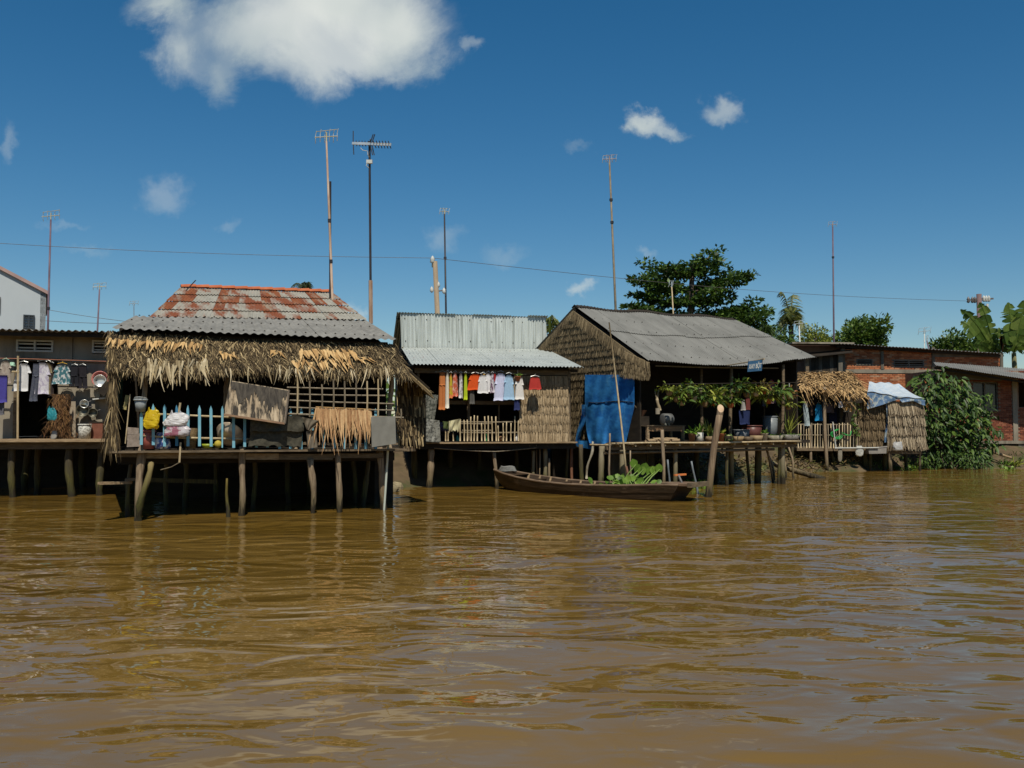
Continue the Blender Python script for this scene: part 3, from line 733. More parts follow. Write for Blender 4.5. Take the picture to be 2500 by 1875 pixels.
# ================================================================== house with zinc clerestory
def clerestory_house():
    f = F2; root = thing('clerestory_house', 'stilt house with upright zinc clerestory, low zinc porch roof and laundry', 'house', f.at(2, 0, 0))
    rng = random.Random(21); zf = 1.22
    BL, BR, TL, TR = f.p(1003, 890, -.45), f.p(1421, 898, -.45), f.p(979, 849, 4.2), f.p(1333, 853, 4.2)
    rf = part('porch_roof', MB().beam(BL + f.b * .5 - UP * .05, BR + f.b * .5 - UP * .05, .06, .08).beam(BL.lerp(TL, .6) - UP * .06, BR.lerp(TR, .6) - UP * .06, .06, .08), m_dark, root, label='low zinc porch roof with rust spots')
    sheets(rf, (BL, BR, TR, TL), 6, 1, .095, .016, lambda c, r: m_zinc_r, seed=8, wob=.006)
    fn = patch(BL, BR, TR, TL); mb = MB()
    for v in (.2, .55, .85):
        for k in range(18): mb.lathe(fn((k + .5) / 18, v) + UP * .018, [(.018, 0), (.001, .016)], 6)
    part('screw', mb, m_dark, rf, kind='stuff')
    A, B, D, E = f.p(980, 850, 4.3), f.p(1332, 855, 4.3), f.p(1329, 775, 4.3), f.p(977, 765, 4.3)
    cl = part('clerestory', MB().beam(E + f.b * .1 - UP * .05, D + f.b * .1 - UP * .05, .08, .08).beam(A + f.b * .1 + UP * .2, B + f.b * .1 + UP * .2, .08, .08), m_dark, root, label='upright wall of corrugated zinc sheets')
    sheets(cl, (A, B, D, E), 6, 1, .095, .018, m_zinc, name='wall_sheet', seed=9, wob=.008)
    fn2 = patch(A, B, D, E); mb = MB()
    for v in (.22, .85):
        for k in range(14): mb.lathe(fn2((k + .4) / 13.5, v + rng.uniform(-.02, .02)) - f.b * .014, [(.02, 0), (.001, .018)], 6, up=-f.b)
    part('screw', mb, m_dark, cl, kind='stuff')
    # upper roof falls to the back
    K = Vector((0, 0, -1.5))
    P, Q = f.p(969, 763, 4.22), f.p(1334, 774, 4.22)
    ur = part('upper_roof', MB().beam(P + f.b * .5 - UP * .1, Q + f.b * .5 - UP * .1, .06, .08), m_dark, root)
    sheets(ur, (P, Q, Q + f.b * 5 + K, P + f.b * 5 + K), 8, 1, .088, .011, m_zinc_r, seed=10)
    # walls
    s0, s1 = f.s_of(E), f.s_of(D); fl, fr = sz(f, 1012, 1000, .1)[0], sz(f, 1392, 1000, .1)[0]
    mb = MB()
    for s_, dz in ((fl, 0), (fr - .02, 0)):
        V = [f.at(s_, .15, zf), f.at(s_, 4.25, zf), f.at(s_, 4.25, TL.z - .1), f.at(s_, .15, BL.z + .02)]
        mb.slab(V, f.u, .05)
        V = [f.at(s_, 4.25, zf), f.at(s_, 9, zf), f.at(s_, 9, E.z - 1.5), f.at(s_, 4.4, E.z - .15)]
        mb.slab(V, f.u, .05)
    fbox(f, fl, fr, 8.9, 9, zf, E.z - 1.5, mb); fbox(f, fl, fr, 2.6, 2.68, zf, BL.z + .62 * (TL.z - BL.z) - .1, mb)
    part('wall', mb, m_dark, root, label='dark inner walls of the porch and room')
    lw = node('side_thatch', root)
    for k in range(9):
        z = 2.0 + k * .25
        course(lw, f.at(fl - .07, .15, z) if z < 3.2 else f.at(fl - .07, 1.2 + (z - 3.2) * 3.6, z), f.at(fl - .07, 4.6 if z < 4 else 6.5, z), .30, 70, .03, -f.u, m_thatch, rng)
    part('floor', fbox(f, fl - .1, fr + .1, .2, 9, zf - .09, zf - .002), m_dark, root)
    for k in range(3):
        dd = -.22 + k * .16
        part('deck_plank', MB().beam(f.at(sz(f, 1004, 1077, 0)[0], dd, zf - .03 + rng.uniform(-.008, .008)), f.at(fr + .1, dd, zf - .03), .145, .035), m_plank if k == 0 else m_timber, root)
    part('deck_beam', MB().beam(f.at(fl, -.1, zf - .13), f.at(fr + .1, -.1, zf - .13), .08, .14), m_dark, root)
    part('added_back_screen', fbox(f, fl - .2, fr + .2, 4.0, 4.08, -.6, zf - .1), m_dark, root)  # added dark wall under the floor for blackness between the stilts
    part('lintel', MB().beam(f.p(1012, 905, .05), f.p(1392, 911, .05), .07, .12), m_timber, root)
    part('mid_rail', MB().beam(f.p(1040, 982, .35), f.p(1262, 984, .35), .05, .10), m_timber, root)
    for a, b, r, d in (((1145, 905), (1143, 1080), 4.5, .3), ((1020, 900), (1022, 1080), 5, .1), ((1388, 905), (1390, 1075), 5, .05), ((1218, 985), (1217, 1078), 2.6, .5)):
        stilt(root, f, a, b, d, r, m_timber, name='porch_post', bend=.006, rough=.05)
    for a, b, r, d, m in (((1053, 1092), (1047, 1192), 9, .0, m_post), ((1206, 1105), (1212, 1190), 5.5, .0, m_post), ((1012, 1090), (1010, 1185), 8, .9, m_postd), ((1100, 1090), (1102, 1178), 7, 1.8, m_postd), ((1170, 1090), (1168, 1176), 7, 2.2, m_postd),
                          ((1302, 1100), (1303, 1180), 5, .3, m_concpost), ((1318, 1096), (1319, 1180), 2, .2, m_post), ((1331, 1092), (1330, 1182), 6, .2, m_concpost), ((1341, 1118), (1342, 1180), 3, .1, m_post), ((1395, 1088), (1398, 1180), 4, .2, M('reddish_post', (.16, .07, .04), (.24, .12, .07), (20, 20, 3), bump=.4)),
                          ((1386, 1090), (1384, 1178), 4, .7, m_postd), ((1260, 1090), (1262, 1175), 6, 1.8, m_postd), ((1310, 1098), (1309, 1178), 1.8, .5, m_post)):
        stilt(root, f, a, b, d, r, m, bend=.012, n=7)
    # thatch panel on the right of the porch
    pan = part('thatch_panel', fbox(f, sz(f, 1270, 1000, .02)[0], fr, .04, .07, zf, f.p(1300, 915, .05).z), m_dark, root, label='woven palm leaf wall panel beside the laundry')
    ys = [918, 940, 961, 984, 1005, 1028, 1048]
    for i, y in enumerate(ys):
        L = (ys[i + 1] - y if i < 6 else 30) / f.ppm(1300, y, 0) * 1.25
        course(pan, f.p(1269 - (i > 2) * 2, y, .0), f.p(1386 + (i > 3) * 2, y + 1, .0), L, 230, .014, -f.b, m_thatch2, rng, layers=2, spread=.07, vary=(.8, 1.15), lift=(.1, .3))
    # bamboo rail and sticks
    rail = node('railing', root)
    for y, x0, x1 in ((1030, 1124, 1268), (1056, 1120, 1266), (1051, 1128, 1200), (1034, 1124, 1200)):
        part('rail', MB().tube([f.p(x0, y, -.12), f.p((x0 + x1) / 2, y + 1, -.12), f.p(x1, y, -.12)], .022, 6), m_bamboo_d, rail, smooth=True)
    for zx, zt in ((435, 1290), (485, 1300), (575, 1310), (710, 1085), (775, 1095), (835, 1090), (900, 1035), (965, 1010), (1025, 1020), (1095, 1150), (1155, 1030), (1220, 1020), (1285, 1030), (1360, 1030), (1400, 1200), (1495, 1150), (1560, 1130), (1640, 1150), (1710, 1020), (1775, 1100)):
        x = 1030 + zx * .1326; y = 880 + zt * .1326
        part('stick', MB().log(f.p(x + rng.uniform(-1, 1.5), 1077, -.17), f.p(x, y, -.17), .019, .015, .01, n=6, seg=4, rough=.05), m_bamboo, rail, smooth=True)
    part('post', MB().tube([f.p(1033, 1080, -.1), f.p(1032, 1012, -.1)], .03, 6), m_bamboo, rail)
    # cable sagging under the deck
    part('sagging_cable', MB().tube([f.p(1060 + 250 * t, 1094 + 4 * math.sin(PI * t) + (8 * t if t < .6 else 4.8 - 14 * (t - .6)), -.15) for t in [i / 10 for i in range(11)]], .014, 5), m_bamboo_d, root)
    return root
house2 = clerestory_house()

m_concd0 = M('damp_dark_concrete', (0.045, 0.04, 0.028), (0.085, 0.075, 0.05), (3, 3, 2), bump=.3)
# ================================================================== gabled house
def gabled_house():
    f = F3; root = thing('gabled_house', 'gabled stilt house with grey sheet roof, thatched gable and porch full of plants', 'house', f.at(3, 0, 0))
    rng = random.Random(31); zf = 1.22; RD = 3.35
    BL, BR, TL, TR = f.p(1576, 877, -.02), f.p(1987, 871, -.02), f.p(1402, 750, RD), f.p(1790, 778, RD)
    rf = part('roof', MB().beam(TL - UP * .1, TR - UP * .1, .08, .1).beam(BL + f.b * .4 + UP * .05 - UP * .12, BR + f.b * .4 + UP * .05 - UP * .14, .06, .08), m_dark, root, label='grey corrugated roof slope with a sagging eave')
    # front slope in two lengths, the eave sagging
    fn = patch(BL, BR, TR, TL)
    nrm = (BR - BL).cross(TL - BL).normalized(); width = (BR - BL).length
    nc = 9
    for r in range(2):
        for c in range(nc):
            u0, u1 = c / nc, (c + 1) / nc + .006; v0, v1 = (-.012 + rng.uniform(-.008, .008), .53) if r == 0 else (.5 + rng.uniform(-.008, .008), 1.0 + rng.uniform(0, .01))
            lift = .006 * (c % 2) + .012 * r
            def g(a, b):
                u = u0 + (u1 - u0) * a; v = v0 + (v1 - v0) * b
                p = fn(u, v) + nrm * (.011 * math.cos(2 * PI * u * width / .09) + lift + .012 * (1 - b))
                return p - UP * (.20 * math.sin(PI * u) ** 1.2 * (1 - v) if 0 < u < 1 else 0) + UP * (.025 * math.sin(u * 17 + 1) * v)
            part('roof_sheet', MB().grid(g, round((u1 - u0) * width / .09) * 6, 3), m_fibro3, rf, smooth=True)
    mb = MB()
    for v in (.1, .3, .55, .75, .95):
        for k in range(22): mb.lathe(fn((k + .5) / 22, v) + UP * (.03 - .2 * math.sin(PI * (k + .5) / 22) * (1 - v)), [(.02, 0), (.001, .018)], 6)
    part('screw', mb, m_dark, rf, kind='stuff')
    drop = TL.z - BL.z
    X, Y_ = TL + f.b * RD - UP * drop, TR + f.b * RD - UP * drop
    sheets(rf, (Y_, X, TL - UP * .015, TR - UP * .015), 8, 1, .09, .011, m_fibro3, seed=12)
    part('ridge_cap', MB().grid(lambda u, v: TL.lerp(TR, u) + f.b * (v - .5) * .3 + UP * (.045 + .03 * math.sin(u * 17 + 1) - abs(v - .5) * .16 + .012 * math.cos(u * 430)), 120, 2), m_dark, rf)
    # gable of palm leaf courses on a dark backing
    gs = .06
    def gp(d, z): return f.at(gs, d, z)
    slope = drop / RD
    def ztop(d): return BL.z - .08 + slope * min(d, 2 * RD - d)
    zb = 2.96
    ga = part('gable', MB().slab([gp(.15, zb), gp(.15, ztop(.15)), gp(RD, ztop(RD)), gp(2 * RD - .15, ztop(.15)), gp(2 * RD - .15, zb)], -f.u, .05), m_dark, root, label='thatched gable wall of layered palm leaf courses')
    z = ztop(RD) - .12; 
    while z > zb + .05:
        d0 = max(.2, (z - BL.z + .08) / slope + .08)
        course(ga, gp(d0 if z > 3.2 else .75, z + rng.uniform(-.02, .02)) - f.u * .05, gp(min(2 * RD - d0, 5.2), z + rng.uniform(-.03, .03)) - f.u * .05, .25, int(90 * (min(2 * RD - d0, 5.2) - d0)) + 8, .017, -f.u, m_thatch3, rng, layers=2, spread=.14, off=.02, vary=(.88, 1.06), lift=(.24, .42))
        z -= .19
    course(ga, gp(.1, ztop(.1) - .03) - f.u * .07, gp(RD, ztop(RD) - .03) - f.u * .07, .30, 330, .017, -f.u, m_thatch3, rng, spread=.16)
    course(ga, gp(RD, ztop(RD) - .03) - f.u * .07, gp(2 * RD - 1.2, ztop(1.2) - .03) - f.u * .07, .30, 220, .017, -f.u, m_thatch3, rng, spread=.16)
    # lower side wall of thatch behind the tarpaulin
    lw = part('side_wall', MB().slab([gp(.35, zf), gp(.35, zb), gp(6, zb), gp(6, zf)], -f.u, .05), m_dark, root)
    for k in range(9):
        z = 2.98 - k * .215
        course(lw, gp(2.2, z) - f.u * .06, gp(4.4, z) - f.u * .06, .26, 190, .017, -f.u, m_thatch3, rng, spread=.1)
    # thatch flap at the eave corner
    fl = node('eave_flap', root)
    a0, a1 = f.p(1524, 858, .55), f.p(1586, 884, -.1)
    for k in range(4):
        t = k * .15
        course(fl, a0 - UP * t - (UP * .05 if k else UP * 0), a1 - UP * t * .55 - UP * .02, .22, 80, .017, (-f.u * .6 - f.b * .8).normalized(), m_thatch3, rng, spread=.12)
    # back, far side and inner walls
    sR = f.s_of(BR) - .35
    mb = MB().slab([f.at(sR, .3, zf), f.at(sR, .3, BR.z - .1), f.at(sR, RD, ztop(RD)), f.at(sR, 2 * RD - .2, BR.z - .1), f.at(sR, 2 * RD - .2, zf)], f.u, .05)
    fbox(f, gs, sR, 2 * RD - .25, 2 * RD - .2, zf, BL.z, mb); fbox(f, gs, sR, 3.0, 3.06, zf, BL.z + 1.2, mb)
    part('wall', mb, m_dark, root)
    part('floor', fbox(f, gs - .1, sR + .1, -.05, 2 * RD, zf - .09, zf - .002), m_dark, root)
    # deck in front with bamboo edge
    sa, sb = sz(f, 1480, 1080, -.5)[0], sz(f, 1942, 1070, -.5)[0]
    for k in range(4):
        dd = -.62 + k * .16
        part('deck_plank', MB().beam(f.at(sa + .2 * k, dd, zf - .03 + rng.uniform(-.006, .006)), f.at(sb, dd, zf - .03 + rng.uniform(-.006, .006)), .145, .035), m_plank if k < 1 else m_timber, root)
    part('edge_bamboo', MB().tube([f.at(sa + (sb - sa) * t, -.70, zf - .035 + .012 * math.sin(9 * t)) for t in [i / 12 for i in range(13)]], .024, 6), m_bamboo, root, smooth=True)
    part('deck_beam', MB().beam(f.at(sa, -.5, zf - .14), f.at(sb, -.5, zf - .14), .07, .11), m_timber, root)
    part('under_pole', MB().log(f.at(sa, -.45, zf - .27), f.at(sb - .8, -.45, zf - .25), .035, .04, .012, n=6, seg=8), m_timber, root, smooth=True)
    mb = MB()
    for k in range(14):
        s_ = sa + .3 + (sb - sa - .4) * k / 13
        part('joist', MB().tube([f.at(s_, -.68, zf - .085), f.at(s_, .6, zf - .085)], .028, 6), m_bamboo, root)
    part('eave_pole', MB().tube([f.p(1600, 893, .3), f.p(1720, 897, .3), f.p(1900, 899, .3)], .022, 6), m_bamboo_d, root)
    for a, b, r, d, m in (((1648, 1088), (1648, 1172), 6, -.35, m_concpost), ((1784, 1082), (1786, 1165), 6.5, .2, m_concpost), ((1776, 1082), (1775, 1175), 4.5, -.4, m_postd), ((1851, 1082), (1850, 1168), 9, .3, m_postd), ((1911, 1078), (1911, 1177), 6.5, -.4, m_concpost), ((1903, 1078), (1902, 1176), 4.5, -.35, m_postd),
                          ((1520, 1085), (1518, 1170), 9, .4, m_concpost), ((1822, 1085), (1828, 1165), 4, .5, m_postd), ((1700, 1085), (1702, 1165), 7, 1.6, m_postd), ((1580, 1085), (1582, 1165), 6, 1.6, m_postd), ((1470, 1085), (1466, 1165), 8, .8, m_concpost), ((1620, 1085), (1622, 1165), 6, 2.4, m_postd),
                          ((1745, 1085), (1748, 1163), 6, 2.2, m_postd), ((1870, 1085), (1885, 1165), 3, .2, m_post), ((1418, 1085), (1420, 1165), 6, 1.2, m_postd), ((1560, 1090), (1560, 1165), 5, 2.9, m_postd)):
        stilt(root, f, a, b, d, r, m, bend=.008, n=6, rough=.06)
    for a, b, r, d in (((1712, 900), (1714, 1075), 4.5, .9), ((1785, 900), (1783, 1075), 5, .35), ((1912, 890), (1910, 1070), 4.5, .15), ((1560, 905), (1560, 1080), 5, 1.1), ((1868, 900), (1868, 1072), 4, 1.6)):
        stilt(root, f, a, b, d, r, m_timber, name='porch_post', bend=.006, rough=.06, n=6)
    part('added_back_screen', fbox(f, gs, sR, 4.6, 4.68, -.6, zf - .1), m_dark, root)  # added screen along the rear, hides sky from the water reflection
    # wall under the deck seen behind the boat
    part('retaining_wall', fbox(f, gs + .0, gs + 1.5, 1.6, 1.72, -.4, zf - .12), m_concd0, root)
    return root
house3 = gabled_house()
# ================================================================== shack
m_tarp_b = M('blue_tarpaulin', (0.016, 0.115, 0.38), (0.05, 0.27, 0.62), (2.2, 2.2, 4), rough=.3, spec=.6, bump=.9, trans=.12, c3=(.07, .26, .50), scale3=(6, 6, 1.6), lo3=.55, hi3=.75)
m_tarp_w = M('white_blue_striped_tarp', (0.40, 0.47, 0.53), (0.58, 0.62, 0.63), (5, 5, 5), rough=.45, c3=(0.24, 0.40, 0.60), scale3=(7, 1.2, 2), lo3=.58, hi3=.66, bump=.3)
m_tarp_bw = M('blue_check_tarp', (0.06, 0.12, 0.22), (0.13, 0.22, 0.36), (9, 9, 9), rough=.5, c3=(0.32, 0.37, 0.38), scale3=(6, 6, 6), lo3=.5, hi3=.56, bump=.3)
def shack():
    f = F4; rng = random.Random(41); root = thing('thatched_shack', 'small shack on stilts with tan thatch roof, bamboo fence and two palm leaf wall panels', 'shack', f.at(1.5, 0, 0))
    # thatch roof: eave (1952,945)-(2115,968), top (1958,912)-(2068,905)
    A, B, D, E = f.p(1950, 948, -.3), f.p(2122, 972, -.3), f.p(2075, 906, 2.3), f.p(1955, 912, 2.3)
    fn = patch(A, B, D, E); nrm = (B - A).cross(E - A).normalized()
    mb = MB().grid(lambda u, v: fn(u, v) + UP * .06 * math.sin(PI * v) - nrm * .04, 8, 4)
    rf = part('roof', mb, m_dark, root, label='tan palm thatch roof with drooping leaf tips')
    mb = MB(); thatch_rows(mb, lambda u, v: fn(u, v) + UP * .10 * math.sin(PI * v), 90, 9, .55, .05, nrm, rng, spread=.55, lift=.25, seg=3)
    part('thatch', mb, m_straw2, rf, kind='stuff')
    for k in range(70):
        u = rng.uniform(0, 1); p = fn(u, rng.uniform(0, .12)) + nrm * .07
        L = rng.uniform(.2, .75); mb = MB().strip(p, Vector((rng.gauss(.25, .25), -.3, -1)).normalized(), f.u, L, rng.uniform(.03, .065), Vector((.08, 0, -.05)), 4)
        mb.add([(a, b + .012, c) for a, b, c in mb.v[:]], [tuple(reversed(t)) for t in mb.f])
        part('palm_leaf', mb, m_straw2, rf)
    zf = f.p(2000, 1092, 0).z
    part('floor', fbox(f, sz(f, 1945, 1090, 0)[0], sz(f, 2262, 1090, 0)[0], -.1, 3, zf - .1, zf), m_timber, root)
    part('floor_beam', MB().beam(f.p(1945, 1097, -.12), f.p(2095, 1098, -.12), .05, .10), m_timber, root)
    part('floor_beam', MB().beam(f.p(2172, 1105, -.12), f.p(2250, 1105, -.12), .05, .10), m_timber, root)
    part('back_wall', fbox(f, sz(f, 1940, 1090, 2.2)[0], sz(f, 2190, 1090, 2.2)[0], 2.2, 2.3, zf, f.p(2000, 952, 2.2).z), m_dark, root)
    for a, b, r, d in (((1979, 1035), (1981, 1148), 4, -.05), ((2013, 945), (2018, 1150), 4.5, -.15), ((2085, 960), (2092, 1100), 4, -.1), ((2054, 985), (2054, 1080), 5, .5), ((1936, 1040), (1934, 1150), 4.5, .0), ((1957, 1095), (1958, 1150), 2.5, .3), ((2028, 1100), (2040, 1148), 4, .3),
                       ((2170, 985), (2175, 1150), 5, -.05), ((2246, 980), (2248, 1148), 3, -.05), ((2125, 1095), (2126, 1148), 4, .2), ((2110, 1098), (2112, 1150), 8, .5), ((2160, 1095), (2158, 1150), 6, .4), ((1992, 1100), (1996, 1148), 3, .6), ((2072, 1100), (2070, 1148), 5, 1.0), ((2210, 1100), (2212, 1148), 5, 1.2)):
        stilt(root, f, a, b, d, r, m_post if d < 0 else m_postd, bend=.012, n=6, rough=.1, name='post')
    # bamboo fence
    fe = node('bamboo_fence', root)
    for y in (1036, 1062, 1092): part('rail', MB().tube([f.p(1944, y, -.08), f.p(2096, y + 1, -.08)], .022, 6), m_bamboo_d, fe)
    for k in range(25):
        x = 1922 + k * 6.7 + rng.uniform(-1, 1)
        if x < 1944: continue
        part('stick', MB().log(f.p(x, 1094, -.12), f.p(x + rng.uniform(-1.5, 1), 1034 + rng.uniform(-2, 2), -.12), .02, .018, .01, n=5, seg=2), m_bamboo if k % 3 else m_bamboo_d, fe, smooth=True)
    # leaf panels
    p1 = part('palm_leaf_panel', MB().slab([f.p(2092, 985, .1), f.p(2166, 985, .1), f.p(2166, 1092, .1), f.p(2092, 1092, .1)], -f.b, .04), m_dark, root, label='darker palm leaf wall panel under the tarpaulin')
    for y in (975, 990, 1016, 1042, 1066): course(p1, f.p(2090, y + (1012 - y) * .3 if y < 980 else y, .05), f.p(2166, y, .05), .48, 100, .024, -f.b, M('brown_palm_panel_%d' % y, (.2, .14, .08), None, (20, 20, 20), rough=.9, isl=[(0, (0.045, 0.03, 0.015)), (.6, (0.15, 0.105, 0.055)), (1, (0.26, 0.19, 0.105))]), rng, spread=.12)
    p2 = part('palm_leaf_panel', MB().slab([f.p(2168, 982, -.1), f.p(2252, 982, -.1), f.p(2255, 1092, -.1), f.p(2172, 1092, -.1)], -f.b, .04), m_dark, root, label='pale grey palm leaf wall panel')
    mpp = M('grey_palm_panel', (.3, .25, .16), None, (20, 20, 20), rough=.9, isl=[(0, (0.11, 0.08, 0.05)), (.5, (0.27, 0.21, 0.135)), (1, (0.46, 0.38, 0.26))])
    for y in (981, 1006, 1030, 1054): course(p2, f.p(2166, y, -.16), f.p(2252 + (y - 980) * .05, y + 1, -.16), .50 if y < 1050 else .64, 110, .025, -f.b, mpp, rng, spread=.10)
    for y in (1011, 1030, 1060): part('batten', MB().tube([f.p(2168, y, -.26), f.p(2252, y + 1, -.26)], .014, 5), mpp, p2)
    # tarpaulins of the roof
    T = [f.p(2118, 935, 1.8), f.p(2165, 933, 1.9), f.p(2206, 943, 1.6), f.p(2262, 972, -.2), f.p(2252, 977, -.45), f.p(2160, 970, -.45), f.p(2105, 950, .2)]
    P0, P1, P2, P3 = f.p(2118, 957, -.3), f.p(2260, 976, -.4), f.p(2195, 937, 1.9), f.p(2122, 932, 1.9)
    fn3 = patch(P0, P1, P2, P3)
    part('tarp_roof', MB().grid(lambda u, v: fn3(u, v) + UP * (.03 * math.sin(9 * u + 3 * v) * (1 - .3 * v) + .02 * math.sin(21 * u) - .06 * math.sin(PI * v)), 22, 8), m_tarp_w, root, label='white tarpaulin roof with blue stripes', smooth=True)
    mb = MB()
    def skirt(u, v):
        p = P0.lerp(P1, u) + f.b * .03; drop = (.62 - .55 * min(1, u * 1.7)) if u < .6 else .16 + .05 * math.sin(14 * u)
        return p - UP * drop * v - f.b * (.03 * math.sin(15 * u + 4 * v) * v)
    part('tarp_skirt', mb.grid(skirt, 20, 4), m_tarp_bw, root, smooth=True)
    part('tarp_strip', MB().grid(lambda u, v: f.p(2162 + 9 * u + 3 * math.sin(5 * v), 985 + 95 * v, -.14 - .05 * math.sin(7 * v + 5 * u)), 4, 14), m_tarp_bw, root, smooth=True)
    return root
shack_o = shack()

# ================================================================== brick house
BR_ISL = [(0, (0.26, 0.08, 0.034)), (.4, (0.40, 0.135, 0.055)), (.8, (0.48, 0.19, 0.085)), (1, (0.38, 0.23, 0.14))]
m_brick = M('orange_brick', (.3, .1, .05), None, (5, 5, 5), rough=.9, isl=BR_ISL)
m_mortar = M('rough_mortar', (0.20, 0.125, 0.08), (0.30, 0.20, 0.14), (8, 8, 8), bump=.3)
m_concd = M('dark_concrete_trim', (0.10, 0.09, 0.07), (0.17, 0.15, 0.12), (3, 3, 1.5), bump=.2)
def bricks(f, d, s0, s1, z0, z1, holes, rng):
    mb = MB(); z = z0; r = 0; H = .075; Lb = .225
    while z < z1 - .02:
        s = s0 - (Lb / 2 if r % 2 else 0)
        while s < s1:
            a, b = max(s0, s + .008), min(s1, s + Lb - .008); c, e = z + .006, min(z1, z + H - .006)
            if b - a > .03 and not any(h[0] - .01 < (a + b) / 2 < h[1] + .01 and h[2] - .01 < (c + e) / 2 < h[3] + .01 for h in holes):
                fbox(f, a, b, d - .02 + rng.uniform(-.004, .004), d + .01, c, e, mb)
            s += Lb
        z += H; r += 1
    return mb
def brick_house():
    f = F5; rng = random.Random(51); root = thing('brick_house', 'orange brick house with concrete bands behind the bush and shack', 'house', f.at(3, 2, 1))
    s0, s1 = sz(f, 2056, 900, 0)[0], sz(f, 2282, 900, 0)[0]; zt = f.p(2150, 853, 0).z; zl = .9
    v1 = (sz(f, 2090, 877, 0)[0], sz(f, 2130, 877, 0)[0], sz(f, 2110, 892, 0)[1], sz(f, 2110, 876, 0)[1])
    v2 = (sz(f, 2181, 880, 0)[0], sz(f, 2256, 880, 0)[0], sz(f, 2210, 896, 0)[1], sz(f, 2210, 879, 0)[1])
    mb = wall_cells(MB(), f, 0, s0, s1, zl, zt, [v1, v2], .15)
    s9 = sz(f, 2446, 900, 0)[0]
    fbox(f, s1, s9, 0, .15, zl, f.p(2400, 870, 0).z, mb); fbox(f, s0, s0 + .15, .15, 7, zl, zt, mb); fbox(f, s9 - .15, s9, .15, 7, zl, zt - .4, mb); fbox(f, s0, s9, 7, 7.15, zl, zt - .3, mb)
    fbox(f, s0 + .15, s1 + 1.5, .8, .85, zl, zt - .2, mb)
    wl = part('wall', mb, m_mortar, root)
    zband0, zband1 = sz(f, 2150, 911, 0)[1], sz(f, 2150, 902, 0)[1]
    part('brick_courses', bricks(f, 0, s0 + .1, s1, zl, zband0, [], rng), m_brick, wl, kind='stuff')
    part('brick_courses', bricks(f, 0, s0 + .1, s1, zband1, zt, [v1, v2], rng), m_brick, wl, kind='stuff')
    part('brick_courses', bricks(f, 0, s1, s9, sz(f, 2350, 893, 0)[1], sz(f, 2350, 872, 0)[1], [], rng), m_brick, wl, kind='stuff')
    part('concrete_band', fbox(f, s0, s1, -.05, 0, zband0, zband1), m_concrete, root)
    part('concrete_band', fbox(f, s1, s9, -.05, 0, sz(f, 2350, 872, 0)[1], sz(f, 2350, 862, 0)[1]), m_concd, root)
    for x0, x1 in ((2053, 2062), (2149, 2156), (2274, 2281), (2440, 2447)):
        part('pilaster', fbox(f, sz(f, x0, 880, 0)[0], sz(f, x1, 880, 0)[0], -.07, 0, zband1, f.p((x0 + x1) / 2, 848 if x1 < 2300 else 866, 0).z), m_concd, root)
    louvre(root, f, 0, 2090, 2130, 876, 892, 2, m_concd, mid=False); louvre(root, f, 0, 2181, 2256, 879, 896, 2, m_concd)
    # roofs
    A, B = f.p(2048, 840, -.55), f.p(2452, 864, -.55)
    rf = part('roof', MB().beam(A + f.b * .3 - UP * .06, B + f.b * .3 - UP * .06, .06, .10), m_dark, root)
    sheets(rf, (A, B, B + f.b * 8 + UP * .3, A + f.b * 8 + UP * .3), 8, 1, .15, .022, m_fibro3, seed=14)
    # wing on the side of the gabled house: plank wall under a low roof
    w0, w1 = sz(f, 1930, 860, .4)[0], sz(f, 2056, 860, .4)[0]
    part('wing_wall', fbox(f, w0, w1, .4, .5, .9, sz(f, 2000, 842, .4)[1]), M('pinkish_grey_render', (.16, .10, .075), (.24, .15, .11), (2, 2, 2)), root)
    part('wing_roof', MB().beam(f.p(1925, 839, -.1), f.p(2075, 840, -.1), .9, .07), m_concrete, root)
    part('lower_wing_roof', MB().slab([f.p(1960, 872, -1.0), f.p(2082, 859, -1.0), f.p(2078, 852, .3), f.p(1960, 862, .3)], UP, .04), m_dark, root)
    for k in range(9):
        x = 1972 + k * 9
        part('plank', fbox(f, sz(f, x, 880, -.6)[0], sz(f, x + 8.4, 880, -.6)[0], -.6 + rng.uniform(-.01, .01), -.56, .9, f.p(x, 868 - k * .8, -.6).z), m_dark if k % 3 else M('grey_plank_%d' % k, (.05, .042, .032), (.10, .085, .065), (9, 9, 2)), root)
    part('corner_post', fbox(f, sz(f, 2046, 880, -.7)[0], sz(f, 2056, 880, -.7)[0], -.75, -.62, .9, f.p(2050, 862, -.7).z), m_concd, root)
    part('corner_post', fbox(f, sz(f, 1966, 880, -.7)[0], sz(f, 1974, 880, -.7)[0], -.75, -.62, .9, f.p(1970, 870, -.7).z), m_timber, root)
    # nearer brick room under a grey lean-to roof
    g = Facade(2300, 38.2, 3)
    a0, a1, a2 = sz(g, 2285, 1000, 0)[0], sz(g, 2478, 1000, 0)[0], sz(g, 2560, 1000, 0)[0]
    zfl = g.p(2440, 1076, 0).z; ztp = g.p(2440, 905, 0).z
    win = (sz(g, 2372, 930, 0)[0], sz(g, 2437, 930, 0)[0], sz(g, 2400, 1002, 0)[1], sz(g, 2400, 932, 0)[1])
    op = (sz(g, 2486, 930, 0)[0], sz(g, 2545, 930, 0)[0], sz(g, 2490, 994, 0)[1], sz(g, 2490, 926, 0)[1])
    mb = wall_cells(MB(), g, 0, a0, a2, zfl, ztp, [win, op], .15)
    fbox(g, a0, a0 + .15, .15, 2.6, zfl, ztp, mb); fbox(g, a2 - .12, a2, .15, 2.4, zfl, ztp, mb); fbox(g, a0, a2, .15, 2.3, ztp - .05, ztp, mb); fbox(g, a0, a2, 2.3, 2.4, zfl, ztp, mb)
    rm = part('front_room_wall', mb, m_mortar, root)
